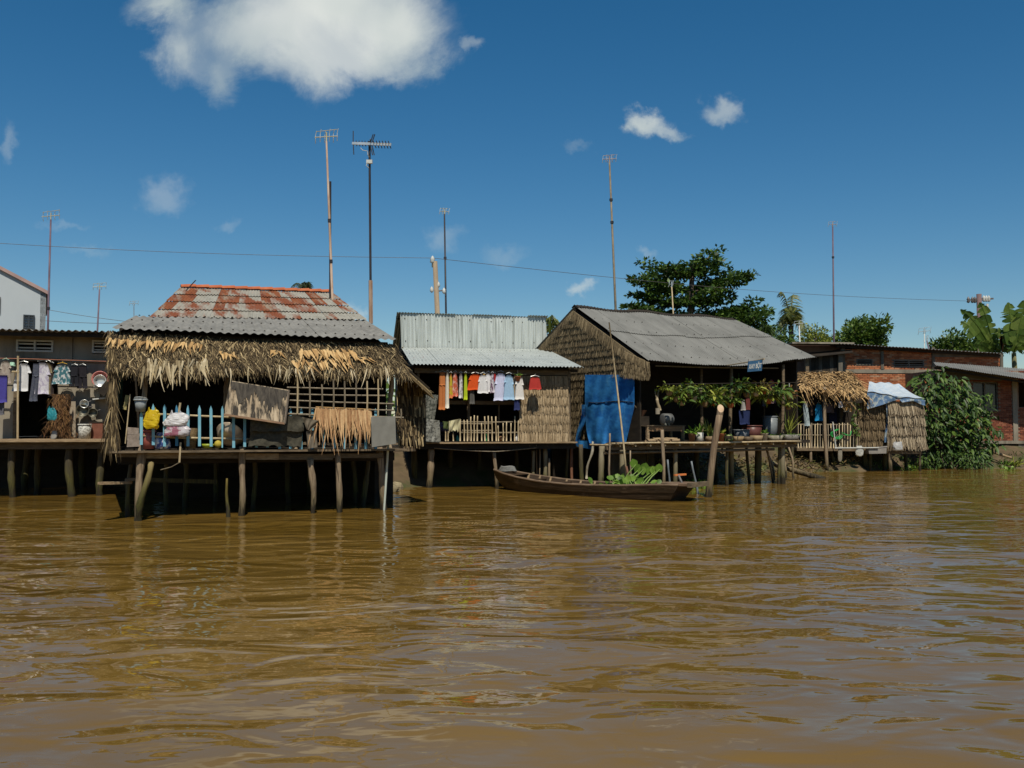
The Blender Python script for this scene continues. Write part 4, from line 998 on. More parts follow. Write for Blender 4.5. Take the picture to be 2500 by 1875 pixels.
    part('brick_courses', bricks(g, 0, a0, a2, zfl, ztp, [win, op, (a1 - .12, a1 + .1, 0, 9)], rng), M('red_brick', (.3, .1, .05), None, (5, 5, 5), rough=.9, isl=[(0, (0.13, 0.038, 0.022)), (.5, (0.22, 0.066, 0.035)), (1, (0.29, 0.11, 0.06))]), rm, kind='stuff')
    w = part('window', fbox(g, win[0] + .06, win[1] - .06, .09, .10, win[2], win[3]), M('dusty_dark_glass', (.012, .013, .012), (.03, .03, .028), (3, 3, 3), rough=.15, spec=.5), root)
    for q in ((win[0], win[0] + .06), (win[1] - .06, win[1]), ((win[0] + win[1]) / 2 - .03, (win[0] + win[1]) / 2 + .03)):
        part('frame', fbox(g, q[0], q[1], .03, .12, win[2], win[3]), m_concd, w)
    part('frame', fbox(g, win[0], win[1], .02, .12, win[3] - .06, win[3] + .002).box(g.at((win[0] + win[1]) / 2, .06, win[2] + .03), win[1] - win[0], .1, .06, g.u, g.b), m_concd, w)
    part('corner_pillar', fbox(g, a1 - .12, a1 + .08, -.06, 0, zfl, g.p(2478, 925, 0).z), m_concrete, root)
    part('floor_slab', fbox(g, a0 - .3, a2 + .1, -.16, 2.4, zfl - .12, zfl), m_concrete, root)
    part('plinth', fbox(g, a1 + .05, a2, -.1, .3, -.3, zfl - .12), m_concrete, root)
    part('plinth', fbox(g, a0, a1 + .05, 1.2, 1.4, -.3, zfl - .12), m_dark, root)
    P0, P1, P2, P3 = g.p(2284, 893, -1.0), g.p(2560, 935, -1.3), g.p(2560, 905, .9), g.p(2278, 884, .9)
    lr = part('lean_to_roof', MB().beam(P0 + g.b * .3 - UP * .05, P1 + g.b * .3 - UP * .08, .05, .08), m_dark, root, label='grey sheet lean-to roof above the bush')
    sheets(lr, (P0, P1, P2, P3), 6, 1, .09, .011, m_fibro3, seed=15)
    part('fascia', MB().slab([g.p(2284, 893, -.3), g.p(2480, 922, -.3), g.p(2440, 930, -.3), g.p(2330, 925, -.3)], -g.b, .03), m_concd, root)
    return root
brick_o = brick_house()

# ================================================================== pale house far behind the concrete one
def pale_house():
    f = Facade(0, 36.0, 27); root = thing('pale_house', 'tall pale blue rendered house with sloping pink roof edge behind the concrete house', 'house', f.at(0, 1, 1))
    a = f.p(-90, 604, 0); b = f.p(113, 712, 0)
    zl = .8
    mb = MB().slab([a, b, Vector((b.x, b.y, zl)), Vector((a.x, a.y, zl))], -f.b, .2)
    t = f.b * 8
    mb.slab([b, b + t, Vector((b.x, b.y, zl)) + t, Vector((b.x, b.y, zl))], f.u, .2)
    v = (58, 83, 770, 800)
    part('wall', mb, m_bluegrey, root)
    rf = part('roof', MB().slab([a + UP * .02 - f.b * .12, b + UP * .02 - f.b * .12 + f.u * .12 - UP * .03, b + t + UP * .02 + f.u * .12, a + t + UP * .02], UP, .14), M('faded_pink_roof', (.33, .22, .20), (.42, .29, .26), (2, 2, 2)), root)
    louvre(root, f, -.05, 57, 84, 768, 803, 4, M('dark_vent', (.03, .04, .05), (.05, .06, .07), (3, 3, 3)), mid=True)
    part('window_edge', fbox(f, sz(f, -12, 740, 0)[0], sz(f, 1, 740, 0)[0], -.06, 0, sz(f, 0, 765, 0)[1], sz(f, 0, 725, 0)[1]), m_concd, root)
pale_house()

# ================================================================== masts, aerials, poles and wires
m_alu = M('bright_aluminium', (0.62, 0.62, 0.58), (0.78, 0.78, 0.74), (5, 5, 5), rough=.3, metallic=.6, spec=.5)
m_steel = M('dull_steel_pipe', (0.10, 0.09, 0.085), (0.17, 0.155, 0.145), (8, 8, 3), rough=.5, metallic=.3)
m_rustpipe = M('rusty_pipe', (0.28, 0.17, 0.11), (0.46, 0.36, 0.28), (8, 8, 2), rough=.7)
m_blackpipe = M('black_pipe', (0.02, 0.018, 0.02), (0.045, 0.04, 0.045), (8, 8, 2), rough=.5)
m_purple = M('dull_purple_pipe', (0.09, 0.06, 0.085), (0.17, 0.12, 0.15), (8, 8, 2), rough=.6)
def array_head(root, c, s, ang, mat, n=4, flat=False):
    """small folded TV aerial: crossed booms with bent rods"""
    ca, sa = math.cos(ang), math.sin(ang); bx = Vector((ca, sa, .12)); by = Vector((-sa, ca, 0))
    hd = part('aerial_boom', MB().tube([c - bx * s * .5, c + bx * s * .5], .014, 5).tube([c - UP * s * .25, c + UP * s * .2], .02, 5).tube([c - bx * s * .45 + UP * s * .25, c + bx * s * .45 + UP * s * .3], .009, 5), mat, root)
    for k in range(n):
        t = (k / (n - 1) - .5) * .9 + .03 * math.sin(7 * k + s * 9); p = c + bx * s * t + by * s * .1 * (-1) ** k
        part('rod', MB().tube([p - UP * s * .22 + by * s * .08, p - UP * s * .05, p + UP * s * .12, p + UP * s * .3 - by * s * .05 + bx * s * .04], .011, 5), m_alu, root)
def mast(label, base, top, r, mat, head=.8, hmat=None, ang=.3, joint=True, nrod=4, name='aerial_mast', joints=(.3, .6)):
    root = thing(name, label, 'antenna', base)
    d = top - base; L = d.length
    part('pole', MB().tube([base, base + d * .5, top], [r, r * .95, r * .7], 6), mat, root, smooth=True)
    if joint:
        for t in joints:
            p = base + d * t; part('joint', MB().tube([p, p + d * (.09 / L)], r * 1.35, 6), m_blackpipe, root)
    if head: array_head(root, top + UP * head * .2, head, ang, hmat or m_alu, nrod)
    return root
def down(px, py, Y): 
    p = W(px, py, Y); return p
def mast_px(label, b, t, Y, r, mat, to_ground=True, **k):
    T, Bp = W(*t, Y), W(*b, Y)
    if to_ground:
        d = (T - Bp); gz = ground_z(Bp.x, Bp.y) - .1; Bp = Bp - d * ((Bp.z - gz) / d.z)
    return mast(label, Bp, T, r, mat, **k)
m_brass = M('yellowed_alloy', (0.45, 0.38, 0.20), (0.62, 0.56, 0.36), (5, 5, 5), rough=.4, metallic=.4)
mast_px('dull purple mast with small forked aerial beside the pale house', (117, 795), (124, 536), 33, .045, m_purple, head=.62, hmat=m_brass, ang=.1, nrod=4)
mast_px('thin blue-grey mast with small yellow aerial above the concrete house roof', (238, 805), (243, 706), 42, .05, m_purple, head=.55, hmat=m_brass, ang=.4)
mast_px('very short mast with tiny aerial just above the grey roof corner', (327, 767), (327, 745), 55, .03, m_steel, head=.5, ang=.8)
P_ridge = W(812, 735, 25.4)
mast('tall rusty pole with round wire aerial standing on the rust-streaked roof', W(812, 742, 25.2), W(797, 345, 25.2), .036, m_rustpipe, head=.62, hmat=m_brass, ang=.2, nrod=6, joints=(.25, .5))
blk = single('steel_rod', MB().tube([W(806, 735, 25.3), W(806.5, 443, 25.3)], .03, 6), m_blackpipe, 'straight black rod beside the rusty pole on the roof', 'rod')
def yagi():
    base = W(905.5, 790, 22.2); top = W(902, 345, 22.2)
    root = thing('yagi_aerial_mast', 'slim black mast carrying a long horizontal toothed TV aerial and white box', 'antenna', base)
    part('pole', MB().tube([base, base.lerp(top, .2), base.lerp(top, .21), top], [.045, .045, .03, .028], 6), m_blackpipe, root)
    part('lower_pipe', MB().tube([base, base.lerp(top, .235)], .05, 6), m_rustpipe, root)
    a, b = W(860, 350, 22.2), W(955, 353, 22.0)
    bm = part('boom', MB().beam(a, b, .04, .06), m_alu, root)
    ax = (b - a).normalized(); n = 13
    for k in range(n):
        p = a.lerp(b, (k + .3) / n); h = .30 if k in (0,) else .07 if k < 7 else .035
        part('element', MB().tube([p - UP * h * .9 + ax * .02 + Vector((0, .2, 0)) * (k > 5), p + UP * .02, p + UP * h + Vector((0, -.15, 0)) * (k > 5)], .012, 5), m_blackpipe, bm)
    for x in (908, 912): 
        p = W(x, 352, 22.1); part('element', MB().tube([p - UP * .26 + ax * .02, p - ax * .05, p + UP * .24 + ax * .03], .013, 5), m_blackpipe, bm)
    q = W(902, 395, 22.15); part('amplifier_box', MB().box(q, .14, .07, .085), m_white, root)
    part('cable', MB().tube([W(898, 396, 22.1), W(894, 404, 22.1), W(900, 410, 22.15)], .01, 5), m_white, root)
    part('cable', MB().tube([W(880, 361, 22.1), W(886, 367, 22.1), W(897, 369, 22.1), W(898, 378, 22.1), W(901, 383, 22.15)], .009, 5), m_white, root)
yagi()
mast_px('thin dark mast with brushy aerial beside the concrete power pole', (1089, 770), (1085, 522), 34.2, .04, m_blackpipe, head=.42, hmat=m_brass, ang=.9, nrod=6, joints=(.55, .8))
mast_px('tall thin pale mast with ragged aerial above the gabled roof ridge', (1503, 755), (1488, 395), 33.5, .045, m_bamboo_d, head=.5, hmat=m_rustpipe, ang=.3, nrod=6, joints=(.78, .86))
mast_px('tall thin mast with dark ragged aerial beyond the brick house', (2036, 835), (2033, 553), 50, .05, m_purple, head=.55, hmat=m_rustpipe, ang=.5, joints=(.4, .85))
mast_px('short pale pole with bent top in front of the layered tree', (1644, 770), (1640, 700), 38, .035, m_bamboo, head=.5, ang=1.2, nrod=3)
mast_px('short white pole with small lamp-like aerial by the palm', (1953, 840), (1951, 795), 47, .04, m_white, head=.5, ang=.2, nrod=3, joint=False)
mast_px('tiny pale aerial mast above the brick house roof beside a striped post', (2257, 850), (2257, 815), 52, .035, m_white, head=.7, ang=.2, nrod=4, joint=False)
mast_px('small tilted pale aerial on short striped post above the brick roof', (2267, 850), (2263, 832), 53, .05, m_purple, head=.6, ang=.9, nrod=3, joint=False)
st = single('roof_rod', MB().tube([W(448, 716, 24.3), W(478, 684, 24.3)], .014, 5), m_blackpipe, 'thin dark rod leaning off the end of the orange ridge tiles', 'rod')
def power_pole(label, b, t, Y, r, mat, arm):
    T, Bp = W(*t, Y), W(*b, Y); d = T - Bp; Bp = Bp - d * ((Bp.z - ground_z(Bp.x, Bp.y) + .1) / d.z)
    root = thing('power_pole', label, 'power pole', Bp)
    part('pole', MB().tube([Bp, T], [r * 1.25, r], 8), mat, root, smooth=True)
    if arm == 0:
        i = W(t[0] - 6, t[1] - 4, Y); part('insulator', MB().lathe(i - UP * .12, [(.03, -.15), (.03, 0), (.10, .03), (.07, .10), (.09, .13), (.03, .24), (.01, .26)], 8), m_white, root, smooth=True)
        for x, y in ((1070, 693), (1084, 708), (1054, 705)):
            q = W(x, y, Y); part('insulator', MB().lathe(q - UP * .08, [(.02, -.06), (.07, 0), (.05, .10), (.01, .16)], 7), m_white, root, smooth=True)
        part('bracket', MB().tube([W(1060, 712, Y), W(1090, 708, Y)], .025, 5), m_steel, root)
    else:
        a, c = W(2362, 733, Y), W(2425, 729, Y); part('cross_arm', MB().beam(a, c, .07, .09), m_steel, root)
        for k, x in enumerate((2364, 2374, 2380, 2402, 2408, 2414)):
            q = W(x, 731 if x < 2390 else 728, Y); part('insulator', MB().lathe(q - UP * .2, [(.03, 0), (.10, .06), (.06, .14), (.10, .2), (.05, .3), (.01, .36)], 8), m_steel if x < 2390 else m_white, root, smooth=True)
        q = W(2411, 742, Y); part('fuse_holder', MB().tube([q, W(2409, 755, Y), W(2407, 768, Y)], [.06, .09, .03], 6), m_white, root)
m_pylon = M('brown_concrete_pole', (0.20, 0.15, 0.10), (0.32, 0.25, 0.17), (4, 4, 1.2), bump=.2)
power_pole('thick brown concrete power pole rising behind the zinc clerestory', (1068, 770), (1062, 638), 33, .085, m_pylon, 0)
power_pole('dark power pole with cross-arm and insulators behind the banana plants', (2393, 835), (2390, 718), 52, .14, M('purple_brown_pole', (.11, .07, .07), (.18, .12, .115), (4, 4, 1), bump=.2), 1)
def wire(label, pts, r=.010):
    P = []
    for i in range(len(pts) - 1):
        a, b = W(*pts[i]), W(*pts[i + 1]); n = 14
        for k in range(n + (i == len(pts) - 2)):
            t = k / n; p = a.lerp(b, t); p.z -= .35 * math.sin(PI * t) * ((a - b).length / 40); P.append(p)
    single('overhead_wire', MB().tube(P, r, 5), m_steel, label, 'wire')
wire('thin overhead wire crossing the sky to the brown concrete power pole', [(-300, 575, 30), (1057, 630, 33)], .008)
wire('thin overhead wire sloping down from the brown pole towards the cross-arm pole', [(1057, 630, 33), (2364, 735, 52)], .009)
wire('faint low wire strung behind the blue-grey mast above the concrete roof', [(110, 783, 46), (300, 790, 46)], .012)
wire('faint upper wire strung beside the pale house', [(110, 755, 48), (310, 785, 48)], .012)
# ================================================================== vegetation
def G(name, stops, trans=.25, rough=.5):
    return M(name, (.05, .08, .02), None, (9, 9, 9), rough=rough, isl=stops, trans=trans, spec=.35)
g_dark = G('dark_glossy_leaf', [(0, (0.018, 0.042, 0.008)), (.5, (0.045, 0.098, 0.014)), (1, (0.125, 0.20, 0.03))])
g_mid = G('mid_green_leaf', [(0, (0.03, 0.068, 0.010)), (.5, (0.080, 0.145, 0.020)), (1, (0.17, 0.24, 0.042))])
g_yel = G('yellow_green_leaf', [(0, (0.075, 0.11, 0.014)), (.5, (0.19, 0.235, 0.03)), (1, (0.36, 0.38, 0.06))])
g_bright = G('bright_water_leaf', [(0, (0.07, 0.14, 0.015)), (.5, (0.14, 0.26, 0.03)), (1, (0.24, 0.38, 0.06))], trans=.35)
g_ban = G('banana_leaf', [(0, (0.05, 0.10, 0.014)), (.5, (0.115, 0.19, 0.03)), (1, (0.21, 0.28, 0.06))], trans=.45)
m_bark = M('grey_brown_bark', (0.06, 0.045, 0.03), (0.13, 0.10, 0.07), (8, 8, 2), bump=.6)
def rv(rng, s=1.0): return Vector((rng.gauss(0, s), rng.gauss(0, s), rng.gauss(0, s)))
def leaf_cluster(mb, c, n, R, L, rng, up=.6, flat=1.0):
    for k in range(n):
        o = rv(rng); o.z *= flat; o = o.normalized() * R * rng.random() ** .45; o.z *= flat
        d = (o.normalized() * .8 + rv(rng, .5) + UP * .1).normalized()
        nn = (UP * up + rv(rng, .5)).normalized()
        l = L * rng.uniform(.6, 1.25); mb.leaf(c + o, d, nn, l, l * .5)
def tree(name, label, base, trunk_top, r, branches, mat, L, dens, rng, group=None, cat='tree', clus=.5, flat=.5, along=(.3, 1.0)):
    """branches: list of (start fraction along trunk, tip, cluster radius)"""
    root = thing(name, label, cat, base, group)
    tr = MB().log(base, trunk_top, r, r * .45, .02, n=8, seg=6)
    cr = MB()
    for fr, tip, cr_r in branches:
        s = base.lerp(trunk_top, fr); mid = s.lerp(tip, .5) - UP * (.08 * (tip - s).length)
        tr.tube([s, mid, tip], [r * .38, r * .22, r * .06], 5)
        n = max(2, int((tip - s).length / (cr_r * .62)))
        for k in range(n + 1):
            t = along[0] + (along[1] - along[0]) * k / n
            p = s.lerp(mid, t * 2) if t < .5 else mid.lerp(tip, t * 2 - 1)
            rr = cr_r * (1.15 - .6 * abs(t - .55)) * rng.uniform(.8, 1.15)
            leaf_cluster(cr, p + rv(rng, cr_r * .18), int(dens * (rr / cr_r) ** 2), rr, L, rng, flat=flat)
    part('trunk', tr, m_bark, root, smooth=True)
    part('crown', cr, mat, root)
    return root
def px_tree(name, label, Y, bpx, tpx, r, brs, mat, L, dens, seed, dy=1.5, **k):
    rng = random.Random(seed); T = W(*tpx, Y); Bp = W(*bpx, Y); Bp.z = ground_z(Bp.x, Bp.y) - .1
    out = []
    for fr, x, y, cr_ in brs:
        q = W(x, y, Y); q.y += rng.uniform(-dy, dy); out.append((fr, q, cr_))
    return tree(name, label, Bp, T, r, out, mat, L, dens, rng, **k)
px_tree('layered_tree', 'large dark green tree with layered spreading branches behind the grey gabled roof', 44, (1690, 850), (1690, 650), .22,
        [(.948, x, y, r) for x, y, r in ((1738, 616, .6), (1756, 642, .5), (1592, 640, .55), (1622, 656, .5), (1690, 642, .6), (1662, 652, .6), (1714, 656, .6))]
        + [(.853, x, y, r) for x, y, r in ((1548, 684, .5), (1580, 672, .45), (1602, 700, .55), (1822, 676, .48), (1786, 666, .45), (1762, 690, .55), (1725, 692, .5))]
        + [(.775, x, y, r) for x, y, r in ((1552, 714, .42), (1592, 726, .5), (1776, 722, .5), (1742, 716, .5), (1700, 726, .6), (1648, 732, .5))]
        + [(.68, x, y, r) for x, y, r in ((1532, 747, .42), (1576, 746, .5), (1832, 742, .42), (1886, 750, .42), (1792, 752, .5), (1722, 760, .6), (1652, 764, .6), (1852, 776, .5), (1612, 764, .5))]
        + [(.61, x, y, r) for x, y, r in ((1868, 802, .5), (1842, 790, .5), (1765, 788, .6), (1700, 790, .6))],
        g_dark, .25, 62, 61, along=(.38, 1.0), flat=.36, dy=1.1)
px_tree('round_tree', 'round yellow-green bushy tree above the brick house roof', 56, (2110, 860), (2110, 800), .2,
        [(.9, 2110, 788, .9), (.8, 2070, 812, .9), (.8, 2150, 810, .9), (.7, 2050, 830, .8), (.7, 2105, 820, 1.0), (.7, 2140, 832, .9), (.6, 2080, 838, .9), (.9, 2085, 795, .8), (.9, 2135, 795, .8)], g_mid, .30, 210, 62, flat=.8)
px_tree('round_tree', 'pale feathery tree beside the coconut palm', 60, (1985, 850), (1990, 815), .15,
        [(.9, 1990, 808, .8), (.8, 1970, 825, .8), (.8, 2015, 822, .8), (.7, 1960, 840, .8), (.7, 2025, 838, .8), (.7, 1990, 832, .9)], g_yel, .22, 190, 63, flat=.8)
px_tree('round_tree', 'small dark green tree between the roof and banana leaves', 58, (2325, 870), (2325, 835), .12,
        [(.9, 2325, 822, .8), (.8, 2295, 842, .6), (.8, 2350, 842, .6), (.7, 2325, 848, .9), (.7, 2370, 852, .5), (.7, 2310, 852, .7)], g_mid, .26, 200, 64, flat=.8)
px_tree('round_tree', 'low feathery bush between the layered tree and the coconut palm', 50, (1895, 860), (1895, 825), .1,
        [(.9, 1890, 815, .6), (.8, 1905, 825, .6), (.8, 1920, 832, .5), (.7, 1880, 830, .5)], g_mid, .22, 60, 66, flat=.8)
# ---- coconut palms
def frond(mb, base, tip, droop, n, L, rng, w=.05, tatter=0.0):
    pts = []
    for i in range(9):
        t = i / 8; p = base.lerp(tip, t); p.z += droop * math.sin(PI * t) - droop * .6 * t * t; pts.append(p)
    mb.tube(pts, [.04 * (1 - .8 * i / 8) for i in range(9)], 4)
    for k in range(n):
        t = .12 + .88 * k / n; i = min(7, int(t * 8)); p = pts[i].lerp(pts[i + 1], t * 8 - i); ax = (pts[i + 1] - pts[i]).normalized()
        side = ax.cross(UP)
        if side.length < .1: side = Vector((1, 0, 0))
        side.normalize()
        for sgn in (-1, 1):
            if rng.random() < tatter: continue
            l = L * (1.0 - .55 * t) * rng.uniform(.8, 1.15)
            d = (side * sgn * .75 + ax * .5 - UP * rng.uniform(.25, .8)).normalized()
            mb.strip(p, d, ax, l, w, Vector((0, 0, -.3 * l)), 2)
def palm(label, base, top, r, tips, mat, L, n, seed, tatter=.1, droop=.6):
    rng = random.Random(seed); root = thing('coconut_palm', label, 'palm tree', base)
    part('trunk', MB().log(base, top, r, r * .8, .015, n=8, seg=10, rough=.08), m_bark, root, smooth=True)
    for tip in tips:
        mb = MB(); frond(mb, top, tip, droop * rng.uniform(.7, 1.2), n, L, rng, tatter=tatter); part('frond', mb, mat, root)
    return root
g_palm = G('palm_frond', [(0, (0.05, 0.08, 0.014)), (.5, (0.12, 0.15, 0.027)), (1, (0.27, 0.26, 0.08))])
Y = 50; b = W(1934, 840, Y); b.z = .9
palm('coconut palm with drooping fronds and two spiky new leaves behind the gabled house', b, W(1931, 795, Y), .16,
     [W(1906, 700, Y), W(1938, 706, Y + .3), W(1915, 745, Y - 1), W(1945, 745, Y - 1), W(1955, 765, Y), W(1905, 775, Y), W(1895, 795, Y - .7), W(1965, 790, Y - .7), W(1968, 800, Y + .5), W(1892, 805, Y + .5), W(1920, 760, Y - 2), W(1940, 762, Y + 2), W(1930, 745, Y - .5)], g_palm, .75, 30, 71, droop=.5)
Y = 46; b = W(1338, 850, Y); b.z = .9
palm('palm tops peeping between the zinc clerestory and the gabled house', b, W(1342, 815, Y), .15, [W(1336, 778, Y), W(1352, 776, Y), W(1372, 790, Y), W(1366, 800, Y), W(1330, 795, Y), W(1345, 770, Y + .5), W(1320, 810, Y)], g_palm, .6, 26, 72, tatter=.1)
Y = 62; b = W(745, 800, Y); b.z = .9
palm('small dark palm top peeping over the rust-streaked roof', b, W(748, 712, Y), .15, [W(735, 705, Y), W(757, 698, Y), W(762, 708, Y), W(748, 694, Y), W(700, 706, Y), W(740, 700, Y + 1), W(766, 714, Y)], G('blurred_palm', [(0, (.02, .035, .012)), (1, (.06, .085, .03))]), .55, 24, 73)
Y = 42; b = W(1905, 880, Y); b.z = .9
palm('low palm fronds arching over the end of the gabled roof', b, W(1868, 815, Y), .12, [W(1885, 812, Y), W(1878, 800, Y), W(1850, 805, Y), W(1888, 825, Y), W(1862, 790, Y)], G('low_palm', [(0, (.02, .045, .01)), (1, (.07, .11, .025))]), .55, 24, 74, tatter=.05, droop=.3)
# ---- banana plants
def banana(label, base, top, tips, seed):
    rng = random.Random(seed); root = thing('banana_plant', label, 'banana plant', base)
    part('stem', MB().log(base, top, .16, .10, .02, n=8, seg=5), M('banana_stem_%d' % seed, (.10, .10, .04), (.2, .17, .08), (9, 9, 2)), root, smooth=True)
    for tip, w in tips:
        mb = MB(); d = tip - top; L = d.length; n = 22; pts = []
        for i in range(n + 1):
            t = i / n; p = top.lerp(tip, t); p.z += .10 * L * math.sin(PI * t); pts.append(p)
        mb.tube(pts[::2], [.035 * (1 - .85 * i / 11) for i in range(12)][:len(pts[::2])], 5)
        ax = d.normalized(); side0 = ax.cross(Vector((0, 1, .15))); side0.normalize()
        nrm = side0.cross(ax).normalized()
        for sgn in (-1, 1):
            i = 3
            while i < n:
                k = rng.choice((1, 2, 2, 3, 4, 5)); j = min(n, i + k)
                hang = rng.uniform(.0, .5); cut = rng.uniform(.75, 1.05); yaw = rng.uniform(-.5, .5)
                V = []
                for q in range(i, j + 1):
                    t = q / n; ww = w * math.sin(PI * min(1, .08 + t * .9)) ** .6 * (cut if q not in (0, n) else 1)
                    o = side0 * sgn * ww - ax * ww * .25 * 0 + nrm * yaw * ww * .6 - UP * hang * ww * .6
                    shrink = .06 if (q == i or q == j) else 0
                    V += [pts[q] + (ax * .0), pts[q] + o * .55 + nrm * .03, pts[q] + o + ax * (shrink if q == i else -shrink)]
                mb.add(V, [(3 * q + e, 3 * q + 3 + e, 3 * q + 4 + e, 3 * q + 1 + e) for q in range(j - i) for e in (0, 1)])
                i = j
        part('leaf', mb, g_ban, root)
Y = 44; b = W(2420, 880, Y); b.z = .9
banana('banana plant with two torn leaves fanning over the brick house roof', b, W(2430, 868, Y), [(W(2346, 755, Y - .6), .38), (W(2347, 784, Y + .4), .46), (W(2393, 738, Y - .3), .40), (W(2370, 800, Y + .6), .42), (W(2440, 800, Y), .36), (W(2470, 840, Y - .5), .36), (W(2380, 840, Y - .8), .4)], 81)
Y = 43; b = W(2490, 880, Y); b.z = .9
banana('banana plant with upright broad leaves beside the torn one', b, W(2475, 862, Y), [(W(2462, 738, Y), .46), (W(2510, 726, Y - .4), .46), (W(2535, 770, Y), .46), (W(2450, 800, Y + .4), .36), (W(2500, 800, Y + .5), .5), (W(2530, 820, Y - .4), .46), (W(2490, 835, Y - 1), .4)], 82)
dry = MB(); rng = random.Random(83)
for k in range(14): dry.strip(W(2442 + k * 2.4, 822 + rng.uniform(-4, 6), 43.4), Vector((rng.gauss(0, .15), 0, -1)).normalized(), Vector((1, 0, 0)), rng.uniform(.5, .9), .10, Vector((.05, 0, 0)), 3)
dry.tube([W(2455, 818, 43.4), W(2475, 862, 43.1)], .03, 5)
single('dead_banana_leaf', dry, M('dead_brown_leaf', (.2, .09, .03), None, (9, 9, 9), isl=[(0, (.12, .05, .02)), (1, (.30, .14, .05))]), 'hanging dead brown leaf between the banana plants', 'leaf')
# ---- waterside bush
def bush(name, label, cs, mat, L, dens, seed, base, group=None):
    rng = random.Random(seed); root = thing(name, label, 'bush', base, group)
    tr = MB(); cr = MB()
    for (c, R) in cs:
        tr.tube([base, base.lerp(c, .5) - UP * .1, c], [.05, .035, .01], 5)
        n = int(dens * R * R / .16)
        for k in range(n):
            o = rv(rng).normalized() * R * rng.random() ** .3
            o.z *= .85
            d = (Vector((o.x, o.y - .25, -.35)) + rv(rng, .35)).normalized()
            l = L * rng.uniform(.6, 1.2); cr.blade(c + o, d, (UP + Vector((0, -.6, 0)) + rv(rng, .35)).normalized(), l, l * .42, .25, 2)
    part('stem', tr, m_bark, root, smooth=True); part('foliage', cr, mat, root)
    return root
Y = 36.0
bs = [(W(x, y, Y + dy), r / 63.5) for x, y, r, dy in ((2280, 945, 45, 0), (2250, 975, 30, .2), (2320, 945, 40, .3), (2340, 990, 50, 0), (2280, 1000, 55, -.2), (2380, 1010, 42, .2), (2265, 1040, 42, -.3), (2330, 1045, 55, 0), (2390, 1045, 38, -.1), (2290, 1085, 50, 0), (2350, 1090, 50, .2), (2400, 1085, 30, 0), (2245, 925, 22, .3), (2395, 985, 28, .4), (2270, 915, 22, .3), (2425, 1010, 14, .2), (2430, 1055, 16, 0), (2300, 905, 14, .3), (2228, 950, 12, .1), (2415, 965, 12, .3), (2440, 1085, 12, .1), (2350, 935, 14, .3))]
bs += [(W(x, y, Y + 1.0), r / 63.5) for x, y, r in ((2270, 960, 40), (2310, 1000, 50), (2350, 1030, 50), (2270, 1030, 45), (2380, 1040, 40), (2300, 1070, 50), (2370, 1080, 45), (2255, 1080, 35), (2335, 960, 36))]
base = W(2310, 1140, Y + .6); base.z = ground_z(base.x, base.y) - .1
bush('leafy_bush', 'large dense dark green bush leaning over the water beside the shack', bs, g_dark, .27, 33, 91, base)
bs2 = [(W(x, y, Y - .6), r / 64) for x, y, r in ((2270, 1125, 26), (2300, 1118, 22), (2370, 1120, 34), (2400, 1128, 26), (2340, 1125, 24), (2250, 1128, 16))]
base = W(2320, 1150, Y - .4); base.z = ground_z(base.x, base.y) - .1
bush('low_bush', 'small-leaved low greenery trailing into the water below the large bush', bs2, g_dark, .13, 110, 92, base)
fl = MB(); 
for x, y in ((2262, 933), (2266, 950), (2264, 992)): 
    c = W(x, y, 35.2); leaf_cluster(fl, c, 7, .09, .09, rng)
single('orange_flowers', fl, M('orange_petal', (.45, .12, .03), (.6, .2, .06), (5, 5, 5), trans=.3), 'orange blooms on the large bush near the brick wall', 'flower', kind='thing')
def clump(name, label, c, n, L, w, seed, mat, cat='plant', spread=.5, up=1.0, group=None, droop=.3):
    rng = random.Random(seed); mb = MB()
    for k in range(n):
        d = Vector((rng.gauss(0, spread), rng.gauss(0, spread), up)).normalized()
        mb.blade(c + Vector((rng.gauss(0, .08), rng.gauss(0, .08), 0)), d, (UP * .2 + rv(rng, .6)).normalized(), L * rng.uniform(.6, 1.2), w, droop * rng.uniform(.4, 1.6), 3)
    return single(name, mb, mat, label, cat, group)
for i, (x, y, n, Lf) in enumerate(((2478, 1135, 26, .5), (2455, 1142, 18, .25))):
    c = W(x, y, 36.2); c.z = max(.02, ground_z(c.x, c.y))
    clump('bank_plant', ('tall grassy plant at the brick house plinth', 'low bright weed at the water edge under the brick house')[i], c, n, Lf, .05, 95 + i, (g_yel, g_bright)[i], spread=.6)
drift = MB().log(W(2405, 1098, 36.4), W(2470, 1118, 36.0), .06, .045, .02); single('driftwood', drift, m_plank, 'pale driftwood branch lying below the brick house', 'branch', smooth=True)
# ---- leaf litter and weeds on the shaded bank (uncountable)
mb = MB(); rng = random.Random(97)
for k in range(2600):
    x = rng.uniform(3, 13); y = shore(x) + rng.uniform(-.2, 1.6); p = Vector((x, y, ground_z(x, y) + .02 + rng.uniform(0, .12)))
    mb.leaf(p, Vector((rng.gauss(0, 1), rng.gauss(-.3, .6), rng.gauss(.2, .4))).normalized(), (UP + rv(rng, .6)).normalized(), rng.uniform(.08, .22), rng.uniform(.03, .09))
single('leaf_litter', mb, G('leaf_litter', [(0, (.10, .07, .03)), (.5, (.20, .14, .06)), (.8, (.11, .13, .03)), (1, (.32, .25, .10))], trans=.1), 'dry leaves and weeds strewn on the bank under the gabled house', kind='stuff')
mb = MB()
for k in range(900):
    x = rng.uniform(13, 24); y = shore(x) + rng.uniform(-.3, 1.0); p = Vector((x, y, max(0.0, ground_z(x, y))))
    mb.blade(p, Vector((rng.gauss(0, .5), rng.gauss(-.3, .3), 1)).normalized(), rv(rng), rng.uniform(.12, .35), .03, .4, 2)
single('bank_weeds', mb, g_mid, 'short weeds along the water edge below the shack and brick house', kind='stuff')

